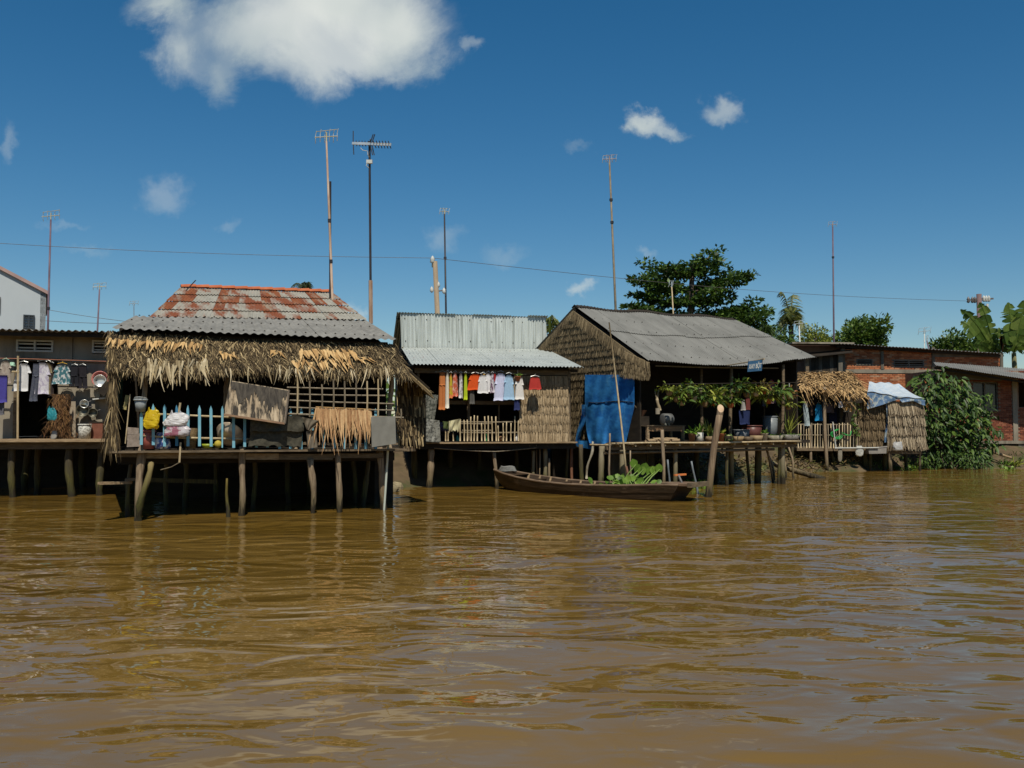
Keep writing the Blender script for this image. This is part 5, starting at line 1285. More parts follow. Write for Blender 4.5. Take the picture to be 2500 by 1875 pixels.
mb = MB()
for k in range(5200):
    t = rng.random(); x = 5.2 + 6.4 * t; y = 33.8 + 2.2 * t + rng.uniform(0, 1.6); hgt = 1.9 + .6 * math.sin(x * 2.1) + .4 * math.sin(x * 5.3)
    p = Vector((x, y, 1.0 + hgt * rng.random() ** .8)); l = rng.uniform(.1, .24)
    mb.leaf(p, (rv(rng) + Vector((0, -.3, -.2))).normalized(), (UP + Vector((0, -.5, 0)) + rv(rng, .5)).normalized(), l, l * .5)
single('added_undergrowth', mb, g_dark, 'added undergrowth behind the plant deck keeping sky out of the reflections', kind='stuff')  # added foliage, blocks the sky reflected under the deck

mb = MB()          # a far wood beyond the houses that reads as one mass
for k in range(9000):
    x = rng.uniform(-110, 120); y = 96 + rng.uniform(0, 10); top = 5.2 + 1.2 * math.sin(x * .21) + .9 * math.sin(x * .57 + 1) + .5 * math.sin(x * 1.3)
    p = Vector((x, y, 1.0 + top * rng.random() ** .7)); l = rng.uniform(.5, 1.1)
    mb.leaf(p, (rv(rng) + Vector((0, -.3, 0))).normalized(), (UP + Vector((0, -.5, 0)) + rv(rng, .5)).normalized(), l, l * .6)
single('far_treeline', mb, g_mid, 'low far wood closing the land behind the row of houses', kind='stuff')
for i, (px, py, Yr, r) in enumerate(((925, 1150, 23.6, .34), (950, 1172, 23.2, .26), (962, 1140, 23.9, .22))):
    c = W(px, py, Yr); c.z = max(.05, ground_z(c.x, c.y)); V = MB().lathe(c - UP * r * .4, [(r * .5, 0), (r * .95, r * .25), (r, r * .6), (r * .7, r * .95), (r * .2, r * 1.1)], 9, cap=True)
    V.v = [(a + rng.uniform(-.1, .1) * r * 1.5, b + rng.uniform(-.1, .1) * r, d_ + rng.uniform(-.08, .08) * r) for a, b, d_ in V.v]
    single('bank_rock', V, M('pale_mossy_rock_%d' % i, (.17, .14, .08), (.30, .25, .15), (7, 7, 7), bump=.6), ('large pale rock on the bank beyond the porch corner pipe', 'low rock at the water edge beyond the porch corner pipe', 'small upper rock on the bank between the two houses')[i], 'rock')
# ================================================================== laundry
CL = {}
def cloth(key, c, c2=None, c3=None, scale=(25, 25, 25), rough=.9):
    if key not in CL: CL[key] = M('cloth_' + key, c, c2 or tuple(q * .85 for q in c), scale, rough=rough, trans=.18, c3=c3, scale3=(18, 18, 10), lo3=.5, hi3=.56)
    return CL[key]
def garment(name, label, cat, kind, fac, x0, x1, y0, y1, d, mat, seed=0, group=None, hook=None, flare=0.0, hook_mat=None, lean=0.0):
    """a hanging garment between photo pixels x0..x1, y0..y1 in the plane d of a facade; closed front and back, with folds"""
    rng = random.Random(seed + int(x0 * 7 + y0)); P = lambda x, y: fac.p(x, y, d)
    a = P((x0 + x1) / 2, y0); k = F / a.y; w = (x1 - x0) / k; h = (y1 - y0) / k; u = fac.u; b = fac.b
    root_c = a; ph = rng.uniform(0, 6); nf = rng.uniform(1.5, 2.6)
    def tubeform(mb, axis0, axis1, hw0, hw1, t0=.018, nu=8, nv=7, waist=None, fold=.02):
        def ring(t):
            c = axis0.lerp(axis1, t); hw = hw0 + (hw1 - hw0) * t
            if waist: hw *= waist(t)
            V = []
            for i in range(nu * 2):
                an = 2 * PI * i / (nu * 2); cs, sn = math.cos(an), math.sin(an)
                dep = (t0 + .02 * t) * sn + fold * t * math.sin(nf * 3 * cs + ph + 2 * t)
                V.append(c + u * (hw * cs + lean * h * t * 0) + b * dep + UP * (.010 * math.sin(5 * cs + ph) * (t > .95)))
            return V
        V = []; m = nu * 2
        for j in range(nv + 1): V += ring(j / nv)
        Fc = [(j * m + i, j * m + (i + 1) % m, (j + 1) * m + (i + 1) % m, (j + 1) * m + i) for j in range(nv) for i in range(m)]
        Fc += [tuple(range(m)), tuple(reversed([nv * m + i for i in range(m)]))]
        mb.add(V, Fc)
    mb = MB(); bot = a - UP * h + u * lean * h
    if kind == 'shirt':
        tubeform(mb, a - UP * h * .02, bot, w * .20, w * (.36 + flare), waist=lambda t: 1 + (.75 * min(1, t / .10) if t < .5 else .75) * (1 - .25 * t))
        for sg in (-1, 1):
            s0 = a - UP * h * .07 + u * sg * w * .24; s1 = a - UP * h * (.36 + rng.uniform(-.05, .05)) + u * sg * w * .42
            tubeform(mb, s0, s1, w * .12, w * .13, t0=.02, nu=5, nv=3, fold=.01)
    elif kind == 'long':      # trousers hung by the waist
        tubeform(mb, a, a - UP * h * .35, w * .32, w * .36)
        for sg in (-1, 1): tubeform(mb, a - UP * h * .28 + u * sg * w * .17, bot + u * sg * w * (.2 + flare) - UP * rng.uniform(0, .03), w * .19, w * .24, nu=6)
    elif kind == 'shorts':
        tubeform(mb, a, a - UP * h * .5, w * .36, w * .42)
        for sg in (-1, 1): tubeform(mb, a - UP * h * .4 + u * sg * w * .2, bot + u * sg * w * .26, w * .22, w * .25, nu=6, nv=4)
    elif kind == 'narrow':    # garment seen edge on
        tubeform(mb, a, bot, w * .22, w * (.42 + flare), t0=.05, waist=lambda t: 1 + .35 * min(1, t / .15) * (1 - t), fold=.03)
    else:                     # towel / cloth
        tubeform(mb, a, bot, w * .46, w * (.46 + flare), t0=.02, fold=.035)
    # subtle vertical pleats come from the shape; the hook is part of it
    if hook:
        o = thing(name, label, cat, bot, group)
        part('fabric', mb, mat, o, smooth=True)
        part('hanger', MB().tube([a + UP * .02 - u * w * .3, a + UP * .05, a + UP * hook, a + UP * (hook + .025) + u * .02], .006, 4).tube([a + UP * .05, a + UP * .02 + u * w * .3], .006, 4), hook_mat or m_alu, o)
        return o
    return single(name, mb, mat, label, cat, group, smooth=True)
white = cloth('white', (.72, .72, .72)); cream = cloth('cream', (.68, .62, .46))
# ---- line on the concrete house
line = F0
ln = single('clothes_line', MB().tube([line.p(-60, 874, -.45), line.p(60, 876, -.45), line.p(150, 879, -.45), line.p(276, 883, -.45)], .012, 5), M('reddish_cord', (.25, .10, .06), (.35, .16, .10)), 'reddish clothes line strung across the concrete house deck', 'clothes line')
garment('t_shirt', 'plain white t-shirt hanging alone in the dark doorway', 't-shirt', 'shirt', line, 42, 74, 886, 955, -.45, white, hook=.05, lean=-.1)
garment('shirt', 'white striped shirt hanging between navy trousers and khaki shirt', 'shirt', 'shirt', line, 85, 121, 884, 962, -.43, cloth('stripe', (.66, .64, .68), c3=(.42, .38, .48)), hook=.05)
garment('trousers', 'long navy trousers with pale side seam hanging by the striped shirt', 'trousers', 'long', line, 78, 99, 887, 979, -.455, cloth('navygrey', (.05, .055, .09), (.10, .11, .13)), lean=-.05)
garment('shirt', 'khaki patterned shirt hanging half behind the striped shirt', 'shirt', 'shirt', line, 106, 128, 884, 962, -.4, cloth('khaki', (.26, .21, .12), c3=(.16, .12, .06)), hook=.04)
garment('shirt', 'dark brown shirt at the edge of the doorway on the line', 'shirt', 'narrow', line, 120, 134, 888, 967, -.37, cloth('umber', (.05, .035, .03)), hook=.03)
garment('jersey', 'teal and white jersey on a yellow hanger', 'jersey', 'shirt', line, 134, 170, 890, 938, -.45, cloth('teal', (.05, .16, .19), c3=(.55, .56, .55)), hook=.06, hook_mat=M('yellow_plastic', (.55, .30, .02), (.7, .42, .04)), flare=.05)
garment('shorts', 'black shorts hung next to the teal jersey', 'shorts', 'shorts', line, 170, 194, 893, 943, -.45, cloth('black', (.015, .015, .02)), hook=.06)
garment('shorts', 'larger black shorts hung beside the lit concrete wall', 'shorts', 'shorts', line, 190, 214, 893, 948, -.42, cloth('black2', (.018, .015, .02)), hook=.06)
garment('trousers', 'violet blue trousers hung below the beige shirt', 'trousers', 'towel', line, -18, 18, 916, 983, -.75, cloth('violet', (.07, .06, .30)), flare=.02)
garment('shirt', 'beige patterned shirt on a pale green hanger', 'shirt', 'shirt', line, 2, 26, 880, 936, -.7, cloth('beige', (.42, .36, .30), c3=(.30, .24, .20)), hook=.05, hook_mat=M('pale_green_plastic', (.25, .45, .32), (.35, .55, .42)))
garment('trousers', 'grey trousers hanging low under the violet ones', 'trousers', 'towel', line, -10, 11, 978, 1013, -.65, cloth('slate', (.12, .12, .14)))
garment('hanger', 'pale green empty hanger beside the beige shirt', 'hanger', 'narrow', line, 22, 38, 884, 893, -.65, M('mint_plastic', (.28, .5, .36), (.4, .6, .45)))
bp = thing('bamboo_drying_pole', 'short bamboo drying pole on an upright at the deck edge', 'pole', line.p(44, 1070, -.65))
part('pole', MB().tube([line.p(-80, 903, -.65), line.p(47, 908, -.65)], .022, 6), m_bamboo, bp); part('upright', MB().tube([line.p(44, 869, -.65), line.p(43, 1072, -.65)], .026, 6), m_bamboo, bp)

# ---- things on the concrete deck
zf0 = 1.30
def disc(mb, c, r, nrm, depth): return mb.lathe(c, [(r * .55, 0), (r * .7, depth * .1), (r * .95, depth), (r, depth), (r * 1.04, depth * .96), (r * .76, depth * .05 - .004)], 18, up=nrm)
fr0 = -F0.b
b0 = thing('basin', 'round pink plastic basin hung on the concrete wall', 'basin', F0.p(244, 955, -.1))
part('bowl', disc(MB(), F0.p(246, 926, -.22), .20, fr0, .14), M('pink_plastic', (.48, .17, .15), (.56, .22, .19), (3, 3, 3), rough=.4), b0, smooth=True)
b0 = thing('basin', 'shiny aluminium basin leaning inside the pink one', 'basin', F0.p(244, 945, -.2))
part('bowl', disc(MB(), F0.p(245, 930, -.38), .15, fr0, .08), m_alu, b0, smooth=True)
sh = thing('wall_shelf', 'small white shelf under the basins on the concrete wall', 'shelf', F0.p(245, 945, -.2))
for y in (940, 945): part('board', MB().beam(F0.p(231, y, -.22), F0.p(258, y, -.22), .3, .02), m_white, sh)
sh = thing('wall_shelf', 'lower wall shelf with pale stone edge near the cooking pots', 'shelf', F0.p(240, 975, -.2))
part('board', MB().beam(F0.p(228, 975, -.2), F0.p(258, 972, -.2), .3, .03), m_white, sh)
part('block', fbox(F0, sz(F0, 222, 960, 0)[0], sz(F0, 246, 960, 0)[0], -.12, -.002, sz(F0, 230, 970, 0)[1], sz(F0, 230, 952, 0)[1]), m_concrete, sh)
sb = single('dark_board', MB().beam(F0.p(246, 962, -.5), F0.p(268, 935, -.5), .10, .2), m_dark, 'dark board leaning at an angle below the shelf', 'board')
for lab, x, y, r, c in (('large blackened cooking pot hung on the concrete wall', 203, 1002, 15, None), ('smaller blackened pan hung beside the large pot', 228, 1008, 11, None), ('tilted grey pot lid hung above the large pot', 207, 986, 10, 1)):
    o = thing('cooking_pot', lab, 'pot', F0.p(x, y + r, -.1)); rr = r / F0.ppm(x, y, 0)
    part('bowl', disc(MB(), F0.p(x, y, -.2), rr, fr0, .10), m_alu if c else M('sooty_metal_%d' % x, (.07, .065, .045), (.17, .16, .12), (9, 9, 9), rough=.4, metallic=.5), o, smooth=True)
    part('handle', MB().tube([F0.p(x + r * .8, y - r * .5, -.25), F0.p(x + r * 1.6, y - r * .7, -.25)], .012, 5), m_steel, o)
def bucket(name, label, base, r0, r1, h, mat, cat='bucket', rim=True, handle=False, lid=None):
    o = thing(name, label, cat, base)
    part('body', MB().lathe(base, [(r0, 0), (r1, h), (r1 - .012, h), (r0 - .01, .02)], 16), mat, o, smooth=True)
    if rim: part('rim', MB().lathe(base + UP * (h - .035), [(r1 + .002, 0), (r1 + .014, .005), (r1 + .014, .03), (r1 - .004, .037)], 16), mat, o, smooth=True)
    if handle: part('handle', MB().tube([base + UP * (h - .01) + Vector((math.cos(t) * r1, -math.sin(t) * r1 * .8, .02 + math.sin(t) * .02)) for t in [PI * i / 8 for i in range(9)]], .007, 5), m_alu, o)
    if lid: part('lid', MB().lathe(base + UP * h, [(r1 + .01, 0), (r1 * .8, .03), (.02, .05)], 16), lid, o, smooth=True)
    return o
def onfloor(fac, px, d, z): q = fac.p(px, 1040, d); return Vector((q.x, q.y, z))
bucket('bucket', 'white bucket with grey lattice pattern on the concrete deck', onfloor(F0, 207, -.7, zf0), .14, .155, .37, M('lattice_white', (.50, .49, .44), (.58, .57, .52), (3, 3, 3), c3=(.22, .21, .18), scale3=(22, 22, 22), lo3=.5, hi3=.56))
cr = thing('crate', 'reddish brown box behind the white bucket', 'box', onfloor(F0, 235, -.4, zf0)); q = onfloor(F0, 236, -.4, zf0 + .2); part('body', MB().box(q, .32, .3, .4, F0.u, F0.b), M('red_brown_board', (.14, .05, .03), (.2, .08, .05)), cr); part('lid', MB().box(q + UP * .215, .35, .33, .03, F0.u, F0.b), m_dark, cr)
def sack(name, label, c, w, h, mat, cat='bag', seed=0, ears=True, dep=.5):
    """crumpled plastic bag hanging from its handles; c = top centre"""
    rng = random.Random(seed); c = Vector(c); n = 26; m = 16; V = []
    f1, f2, f3 = rng.uniform(0, 6), rng.uniform(0, 6), rng.uniform(0, 6)
    for j in range(m + 1):
        t = j / m; rr = w / 2 * (.74 + .3 * math.sin(PI * min(.9, t * .8)) ** .9) * (1 if t < .9 else 1 - (t - .9) * 2.2)
        for i in range(n):
            a = 2 * PI * i / n
            k = 1 + .16 * math.sin(2 * a + f1 + 1.5 * t) + .12 * (abs(math.sin(2.5 * a + 4 * t + f2)) - .6) + .10 * (abs(math.sin(4 * a - 7 * t + f3)) - .6) + rng.uniform(-.035, .035)
            ca_ = math.copysign(abs(math.cos(a)) ** .65, math.cos(a)); k += rng.uniform(-.05, .05)
            V.append(c + Vector((ca_ * rr * k + .10 * w * math.sin(3 * t + f1), math.sin(a) * rr * dep * .8 * k, -h * t + .09 * h * math.sin(2 * a + f2) * (1 - .5 * t) + rng.uniform(-.012, .012) * h)))
    mb = MB().add(V, [(j * n + i, j * n + (i + 1) % n, (j + 1) * n + (i + 1) % n, (j + 1) * n + i) for j in range(m) for i in range(n)] + [tuple(reversed(range(n))), tuple(m * n + i for i in range(n))])
    if ears:
        o = thing(name, label, cat, c - UP * h); part('bag_body', mb, mat, o)
        for s_ in (-1, 1): part('handle', MB().tube([c + Vector((s_ * w * .15, -.02, -.03)), c + Vector((s_ * w * .2, -.03, .10 * h + .03)), c + Vector((s_ * w * .28, -.01, -.02))], .014, 5), mat, o)
        return o
    return single(name, mb, mat, label, cat, smooth=True)
def PL(name, c, c2=None, c3=None): return M(name, c, c2, (7, 7, 7), rough=.35, trans=.3, spec=.5, c3=c3, scale3=(9, 9, 9), lo3=.52, hi3=.58)
sack('plastic_bag', 'turquoise plastic bag hung by the brown fishing net', F0.p(126, 998, -1.2), .19, .27, PL('turquoise_plastic', (.02, .24, .29), (.05, .36, .40)), seed=2)
def net():
    root = thing('fishing_net', 'rust brown fishing net bundled and hung beside the dark doorway', 'net', F0.p(145, 1072, -.7)); rng = random.Random(5)
    mb = MB()
    for k in range(520):
        t = rng.random(); x = 148 + rng.gauss(0, 1) * (9 + 12 * t); y = 962 + 112 * t
        p = F0.p(x, y, -.75 + rng.uniform(-.1, .2)); mb.strip(p, Vector((rng.gauss(0, .55), rng.gauss(0, .3), -1)).normalized(), Vector((1, rng.gauss(0, .5), 0)).normalized(), rng.uniform(.08, .3), .012, Vector((rng.gauss(0, .06), 0, 0)), 3)
    part('mesh', mb, M('net_cord', (.2, .1, .04), None, (9, 9, 9), isl=[(0, (.06, .03, .012)), (.6, (.17, .08, .03)), (1, (.30, .17, .06))]), root, kind='stuff')
    part('bundle', MB().grid(lambda u, v: F0.p(125 + 46 * u + 3 * math.sin(9 * v), 962 + 108 * v, -.6 + .06 * math.sin(13 * u + 5 * v)), 14, 16), M('net_body', (.055, .03, .014), (.14, .075, .03), (16, 16, 10), c3=(.02, .012, .006), scale3=(30, 30, 30), lo3=.5, hi3=.55), root, smooth=True)
net()
sack('plastic_bag', 'small greyish white bag at the foot of the fishing net', F0.p(132, 1053, -.95), .13, .2, PL('grey_plastic', (.30, .28, .25), (.42, .40, .36)), seed=3, ears=False)
lb = single('leaning_board', MB().beam(F0.p(170, 980, -.3), F0.p(170, 1068, -.3), .28, .03, up=F0.b), M('pale_board', (.26, .21, .15), (.36, .30, .22)), 'pale upright board leaning on the wall behind the net', 'board')

# ================================================================== porch of the awning house
f = F1; fz = -.34
m_pick = M('sky_blue_paint', (.13, .33, .43), (.20, .43, .52), (7, 7, 4), rough=.6, c3=(.30, .36, .32), scale3=(16, 16, 5), lo3=.6, hi3=.68)
def picket_fence():
    root = thing('picket_fence', 'sky blue picket fence with bamboo rails along the thatched porch', 'fence', f.at(2, fz, 1.2))
    for pts in ([(345, 1010), (430, 1013), (520, 1017), (600, 1020)], [(345, 1064), (450, 1069), (610, 1072)]):
        part('rail', MB().tube([f.p(x, y, fz + .05) for x, y in pts], .02, 6), m_bamboo, root, smooth=True)
    part('rail', MB().beam(f.p(600, 1078, fz + .04), f.p(925, 1088, fz + .04), .03, .05), m_timber, root)
    xs = [345, 374, 402, 431, 459, 487, 515, 543, 570, 598, 625, 653, 682, 709, 736, 763, 790, 816, 841, 868, 893, 917]
    rng = random.Random(6)
    for i, x in enumerate(xs):
        yt = {0: 1003}.get(i, 986 + (x - 374) * .022 + rng.uniform(-1.5, 1.5)); yb = 1088 + (x - 345) * .018 + rng.uniform(-2, 2)
        if i == 0: yb = 1086
        a, b = f.p(x + rng.uniform(-1, 1), yb, fz - .0), f.p(x, yt, fz - .0); w = .048 if i != 7 else .042; ax = (b - a).normalized()
        s = f.u * w / 2; t = ax * .075
        poly = [a - s * (.5 if i == 7 else 1), a + s * (.5 if i == 7 else 1), b + s - t, b, b - s - t]
        part('picket', MB().slab(poly, -f.b, .022), m_pick if i != 3 else M('deep_blue_paint', (.04, .16, .27), (.07, .22, .34)), root)
    part('stake', MB().tube([f.p(436, 1012, fz + .1), f.p(440, 983, fz + .1)], .02, 6), m_bamboo, root)
picket_fence()
def hung_board():
    root = thing('plywood_board', 'weathered tilted plywood board with dark and bare patches hung under the awning', 'board', f.p(625, 1035, -.45))
    poly = [f.p(563, 929, -.52), f.p(705, 952, -.52), f.p(695, 1034, -.60), f.p(546, 1012, -.60)]
    m = M('peeling_plywood', (.34, .26, .17), (.52, .42, .29), (14, 14, 1.2), rough=.85, bump=.3, c3=(.045, .038, .03), scale3=(13, 13, 2.5), lo3=.47, hi3=.58)
    # darker towards its own upper edge
    part('panel', MB().slab(poly, -f.b, .03), m, root)
    part('edge_strip', MB().beam(poly[3] - f.b * .02, poly[2] - f.b * .02, .02, .035), M('brown_strip', (.22, .13, .08), (.3, .19, .11)), root)
    part('edge_strip', MB().beam(poly[1] - f.b * .02, poly[2] - f.b * .02, .02, .035), M('grey_strip', (.15, .12, .09), (.22, .18, .14)), root)
hung_board()
def upper_sheet():
    # a thin dark sheet with a ragged lower edge along the upper half
    rng = random.Random(8); mb = MB()
    A, B = f.p(564, 931, -.532), f.p(704, 954, -.532); n = 60; V = []
    for i in range(n + 1):
        u = i / n; t = A.lerp(B, u); L = (.12 + .22 * abs(math.sin(u * 6 + .6)) + rng.uniform(-.08, .14)) * (1 if u > .1 else .5)
        V += [t, t - UP * max(.04, L) - f.u * .03 * L - f.b * (.13 * max(.04, L) + .004)]
    mb.add(V, [(2 * i, 2 * i + 2, 2 * i + 3, 2 * i + 1) for i in range(n)])
    o = bpy.data.objects['plywood_board']; part('dark_upper_sheet', mb, M('mottled_black', (.035, .03, .025), (.10, .085, .065), (25, 25, 6), bump=.4), o)
upper_sheet()
def lattice():
    root = thing('bamboo_lattice', 'dark bamboo lattice screen hanging in front of the porch corner', 'lattice', f.p(840, 1020, -.5)); d = -.46
    for x0, x1, y0, y1 in ((700, 935, 946, 950), (695, 940, 962, 966), (697, 962, 977, 986), (690, 962, 994, 1002), (640, 985, 1008, 1020)):
        part('slat', MB().tube([f.p(x0, y0, d), f.p((x0 + x1) / 2, (y0 + y1) / 2 + 1, d), f.p(x1, y1, d)], .016 if y0 < 1000 else .022, 5), m_bamboo_d, root)
    for x, y0, y1 in ((726, 905, 1010), (756, 930, 1018), (786, 938, 1015), (814, 925, 1015), (841, 930, 1018), (869, 915, 1018), (896, 930, 1018), (923, 925, 1018), (979, 998, 1022)):
        part('upright', MB().tube([f.p(x, y0, d - .02), f.p(x + 1, (y0 + y1) / 2, d - .02), f.p(x, y1, d - .02)], .015, 5), m_bamboo if x in (726, 896, 923) else m_bamboo_d, root)
lattice()
def drape(name, label, cat, corners, d0, mat, seed=0, amp=.05, nu=16, nv=12, ragged=.0, kind=None):
    """cloth hung over the fence, corners in photo pixels tl,tr,br,bl"""
    rng = random.Random(seed); ph = rng.uniform(0, 6); tl, tr, br, bl = corners
    rag = [rng.uniform(-1, 1) for _ in range(nu + 1)]
    def g(u, v):
        x = (tl[0] * (1 - u) + tr[0] * u) * (1 - v) + (bl[0] * (1 - u) + br[0] * u) * v
        y = (tl[1] * (1 - u) + tr[1] * u) * (1 - v) + (bl[1] * (1 - u) + br[1] * u) * v + ragged * rag[int(u * nu + .01)] * v
        return f.p(x, y, d0 - amp * (.6 + .5 * math.sin(7 * u + ph + 2 * v) * math.sin(4 * v + ph) + .3 * math.sin(17 * u + 5 * v)))
    mb = MB().grid(g, nu, nv); k = len(mb.v); off = f.b * .012
    mb.add([Vector(q) + off for q in mb.v[:k]], [tuple(reversed(t)) for t in mb.f])
    return single(name, mb, mat, label, cat, smooth=True)
m_sack = M('dark_grey_sacking', (.035, .033, .024), (.075, .068, .048), (18, 18, 18), rough=.9, bump=.4)
drape('sacking', 'dark grey sacking draped over the blue fence', 'cloth', [(617, 1024), (742, 1012), (735, 1090), (606, 1088)], fz - .02, m_sack, 1, amp=.05, ragged=3)
drape('sacking', 'dark sack hung double over the upper half of the fence under the plywood', 'cloth', [(612, 1020), (742, 1014), (742, 1052), (610, 1054)], fz - .09, m_sack, 2, amp=.05, ragged=2)
drape('cardboard_sheet', 'folded brown cardboard sheet hung between sacking and leaf panel', 'cardboard', [(748, 1052), (772, 1050), (775, 1092), (752, 1095)], fz - .12, M('grey_cardboard', (.12, .10, .075), (.18, .15, .11)), 3, amp=.03)
drape('cardboard_sheet', 'crumpled dark rag hanging beside the tan leaf panel', 'rag', [(738, 1018), (782, 1028), (758, 1052), (748, 1048)], fz - .16, M('brown_rag', (.09, .075, .05), (.15, .12, .085)), 4, amp=.05)
drape('grey_sheet', 'flat grey board hung on the lattice at the porch corner', 'board', [(906, 1018), (965, 1016), (967, 1083), (908, 1092)], fz - .34, M('grey_sheet', (.16, .155, .135), (.20, .195, .17), (5, 5, 5)), 5, amp=.012)
def leaf_panel():
    root = thing('palm_leaf_mat', 'bright tan palm leaf mat hung over the blue fence', 'mat', f.p(838, 1085, fz - .15)); rng = random.Random(9)
    a, b = f.p(771, 994, fz - .13), f.p(906, 1000, fz - .13)
    part('backing', MB().slab([a, b, f.p(903, 1048, fz - .12), f.p(775, 1040, fz - .12)], -f.b, .03), M('tan_leaf_back', (.33, .19, .09), (.45, .28, .14), (20, 20, 3)), root)
    part('batten', MB().tube([a, b], .014, 5), m_straw, root)
    msp = M('tan_split_leaf', (.4, .25, .1), None, (20, 20, 20), rough=.75, isl=[(0, (0.30, 0.15, 0.065)), (.5, (0.45, 0.26, 0.12)), (1, (0.58, 0.38, 0.19))])
    for k in range(95):
        u = (k + rng.uniform(-.4, .4)) / 95; p = a.lerp(b, max(0, min(1, u))) - f.b * rng.uniform(.03, .06) - UP * rng.uniform(0, .06)
        L = rng.uniform(.36, .62) if u > .12 else rng.uniform(.3, .5)
        if rng.random() < .08: L += .25
        mb = MB().strip(p, Vector((rng.gauss(0, .09), -.03, -1)).normalized(), (f.u + f.b * rng.uniform(-.3, .3)).normalized(), L, rng.uniform(.02, .045), Vector((rng.gauss(0, .04), -.03, 0)), 4, taper=.1)
        mb.add([(x, y + .008, z) for x, y, z in mb.v[:]], [tuple(reversed(t)) for t in mb.f])
        part('leaf', mb, msp, root)
leaf_panel()
sack('plastic_bag', 'bright yellow plastic bag hung on a blue picket', f.p(373, 1004, fz - .12), .27, .30, PL('yellow_plastic', (.62, .42, .008), (.78, .58, .02)), seed=12)
sack('plastic_bag', 'white carrier bag hung on the deep blue picket', f.p(431, 1010, fz - .14), .36, .22, PL('white_plastic', (.68, .67, .68), (.8, .79, .78)), seed=13)
sack('plastic_bag', 'white bag with pink and green print bulging through the fence', f.p(430, 1036, fz - .12), .37, .21, PL('printed_plastic', (.62, .58, .60), (.72, .68, .70), (.42, .16, .22)), seed=14, ears=False)
bucket('bucket', 'clear grey plastic bucket hung on the corner post', f.p(343, 1005, -.33), .075, .105, .22, M('clear_grey_plastic', (.28, .31, .32), (.42, .45, .45), (8, 8, 8), rough=.25, trans=.35), handle=True)
zp = 1.222
bucket('plastic_tub', 'dull red plastic tub standing behind the first pickets', onfloor(f, 362, -.2, zp), .10, .12, .33, M('dull_red_plastic', (.27, .07, .055), (.33, .10, .08), (4, 4, 4), rough=.4), cat='tub')
vase = thing('floral_jar', 'blue and white floral jar behind the fence', 'jar', onfloor(f, 390, -.2, zp)); mvs = M('blue_white_glaze', (.05, .08, .26), (.09, .13, .34), (9, 9, 9), rough=.15, spec=.5, c3=(.62, .63, .66), scale3=(15, 15, 12), lo3=.5, hi3=.54)
part('body', MB().lathe(onfloor(f, 390, -.2, zp), [(.07, 0), (.10, .05), (.105, .13), (.08, .2), (.06, .24), (.07, .28)], 16), mvs, vase, smooth=True)
vase = thing('floral_jar', 'small blue and white jar tucked beside the larger one', 'jar', onfloor(f, 408, -.2, zp)); part('body', MB().lathe(onfloor(f, 408, -.2, zp), [(.05, 0), (.07, .04), (.07, .1), (.05, .15), (.055, .17)], 14), mvs, vase, smooth=True)
bas = thing('wash_basin', 'big aluminium wash basin tilted on its rim behind the pickets', 'basin', f.p(558, 1092, .12))
part('bowl', MB().lathe(f.p(558, 1066, -.06), [(.14, -.05), (.20, -.035), (.25, .08), (.265, .085), (.255, .09), (.20, -.015)], 22, up=Vector((.15, .78, .6)).normalized()), M('warm_aluminium', (.48, .38, .28), (.62, .52, .40), (4, 4, 4), rough=.35, metallic=.4), bas, smooth=True)
wk = thing('wicker_basket', 'brown wicker basket standing behind the pickets', 'basket', onfloor(f, 465, -.15, zp)); part('body', MB().lathe(onfloor(f, 465, -.15, zp), [(.09, 0), (.12, .2), (.13, .32), (.12, .36)], 14), M('wicker', (.13, .085, .04), (.24, .17, .085), (30, 30, 60), bump=.6), wk, smooth=True)
lm = thing('bowl', 'lime green bowl on the porch floor behind the pickets', 'bowl', onfloor(f, 508, -.2, zp)); part('body', MB().lathe(onfloor(f, 508, -.2, zp), [(.05, 0), (.10, .04), (.115, .08), (.105, .075)], 16), M('lime_plastic', (.22, .27, .02), (.32, .37, .04), rough=.4), lm, smooth=True)
ym = thing('gourd', 'small yellow fruit lying by the basin', 'fruit', onfloor(f, 533, -.1, zp)); part('body', MB().lathe(onfloor(f, 533, -.1, zp), [(.02, 0), (.06, .03), (.075, .07), (.05, .12), (.015, .14)], 12), M('yellow_skin', (.33, .26, .03), (.45, .36, .06)), ym, smooth=True)
for i, (x, y, lab) in enumerate(((326, 1082, 'lower grey concrete block stacked by the corner post'), (326, 1066, 'middle grey concrete block stacked by the corner post'), (324, 1052, 'rough topmost stone block stacked by the corner post'))):
    c = f.p(x, y, -.15); mb = MB(); mb.box(c, .20 - .01 * i, .18, .115, f.u, f.b)
    mb.v = [(a + rnd.uniform(-.012, .012), b, cc + rnd.uniform(-.008, .008)) for a, b, cc in mb.v]
    single('concrete_block', mb, M('rough_block_%d' % i, (.19, .15, .12), (.30, .25, .21), (12, 12, 12), bump=.5), lab, 'block')
single('stick', MB().tube([f.p(306, 1083, -.2), f.p(318, 962, -.2)], .012, 5), m_bamboo, 'thin pale stick leaning in the porch corner', 'stick')
single('leaning_board', MB().beam(f.p(304, 1000, -.1), f.p(311, 965, -.1), .06, .02, up=f.b), M('yellow_board', (.30, .26, .10), (.4, .35, .15)), 'small yellowish board leaning with the stick in the porch corner', 'board')
garment('curtain', 'dark green cloth hanging in the shaded porch corner', 'cloth', 'towel', f, 288, 302, 905, 1000, .3, cloth('deepgreen', (.01, .035, .02)))
single('pipe', MB().tube([f.p(948, 1083, -.35), f.p(943, 1165, -.3), f.p(938, 1242, -.25), f.p(937, 1275, -.25)], .022, 7), M('pale_plastic_pipe', (.42, .46, .40), (.52, .56, .50), (4, 4, 4), rough=.4), 'pale grey plastic pipe running down into the water at the porch corner', 'pipe', smooth=True)
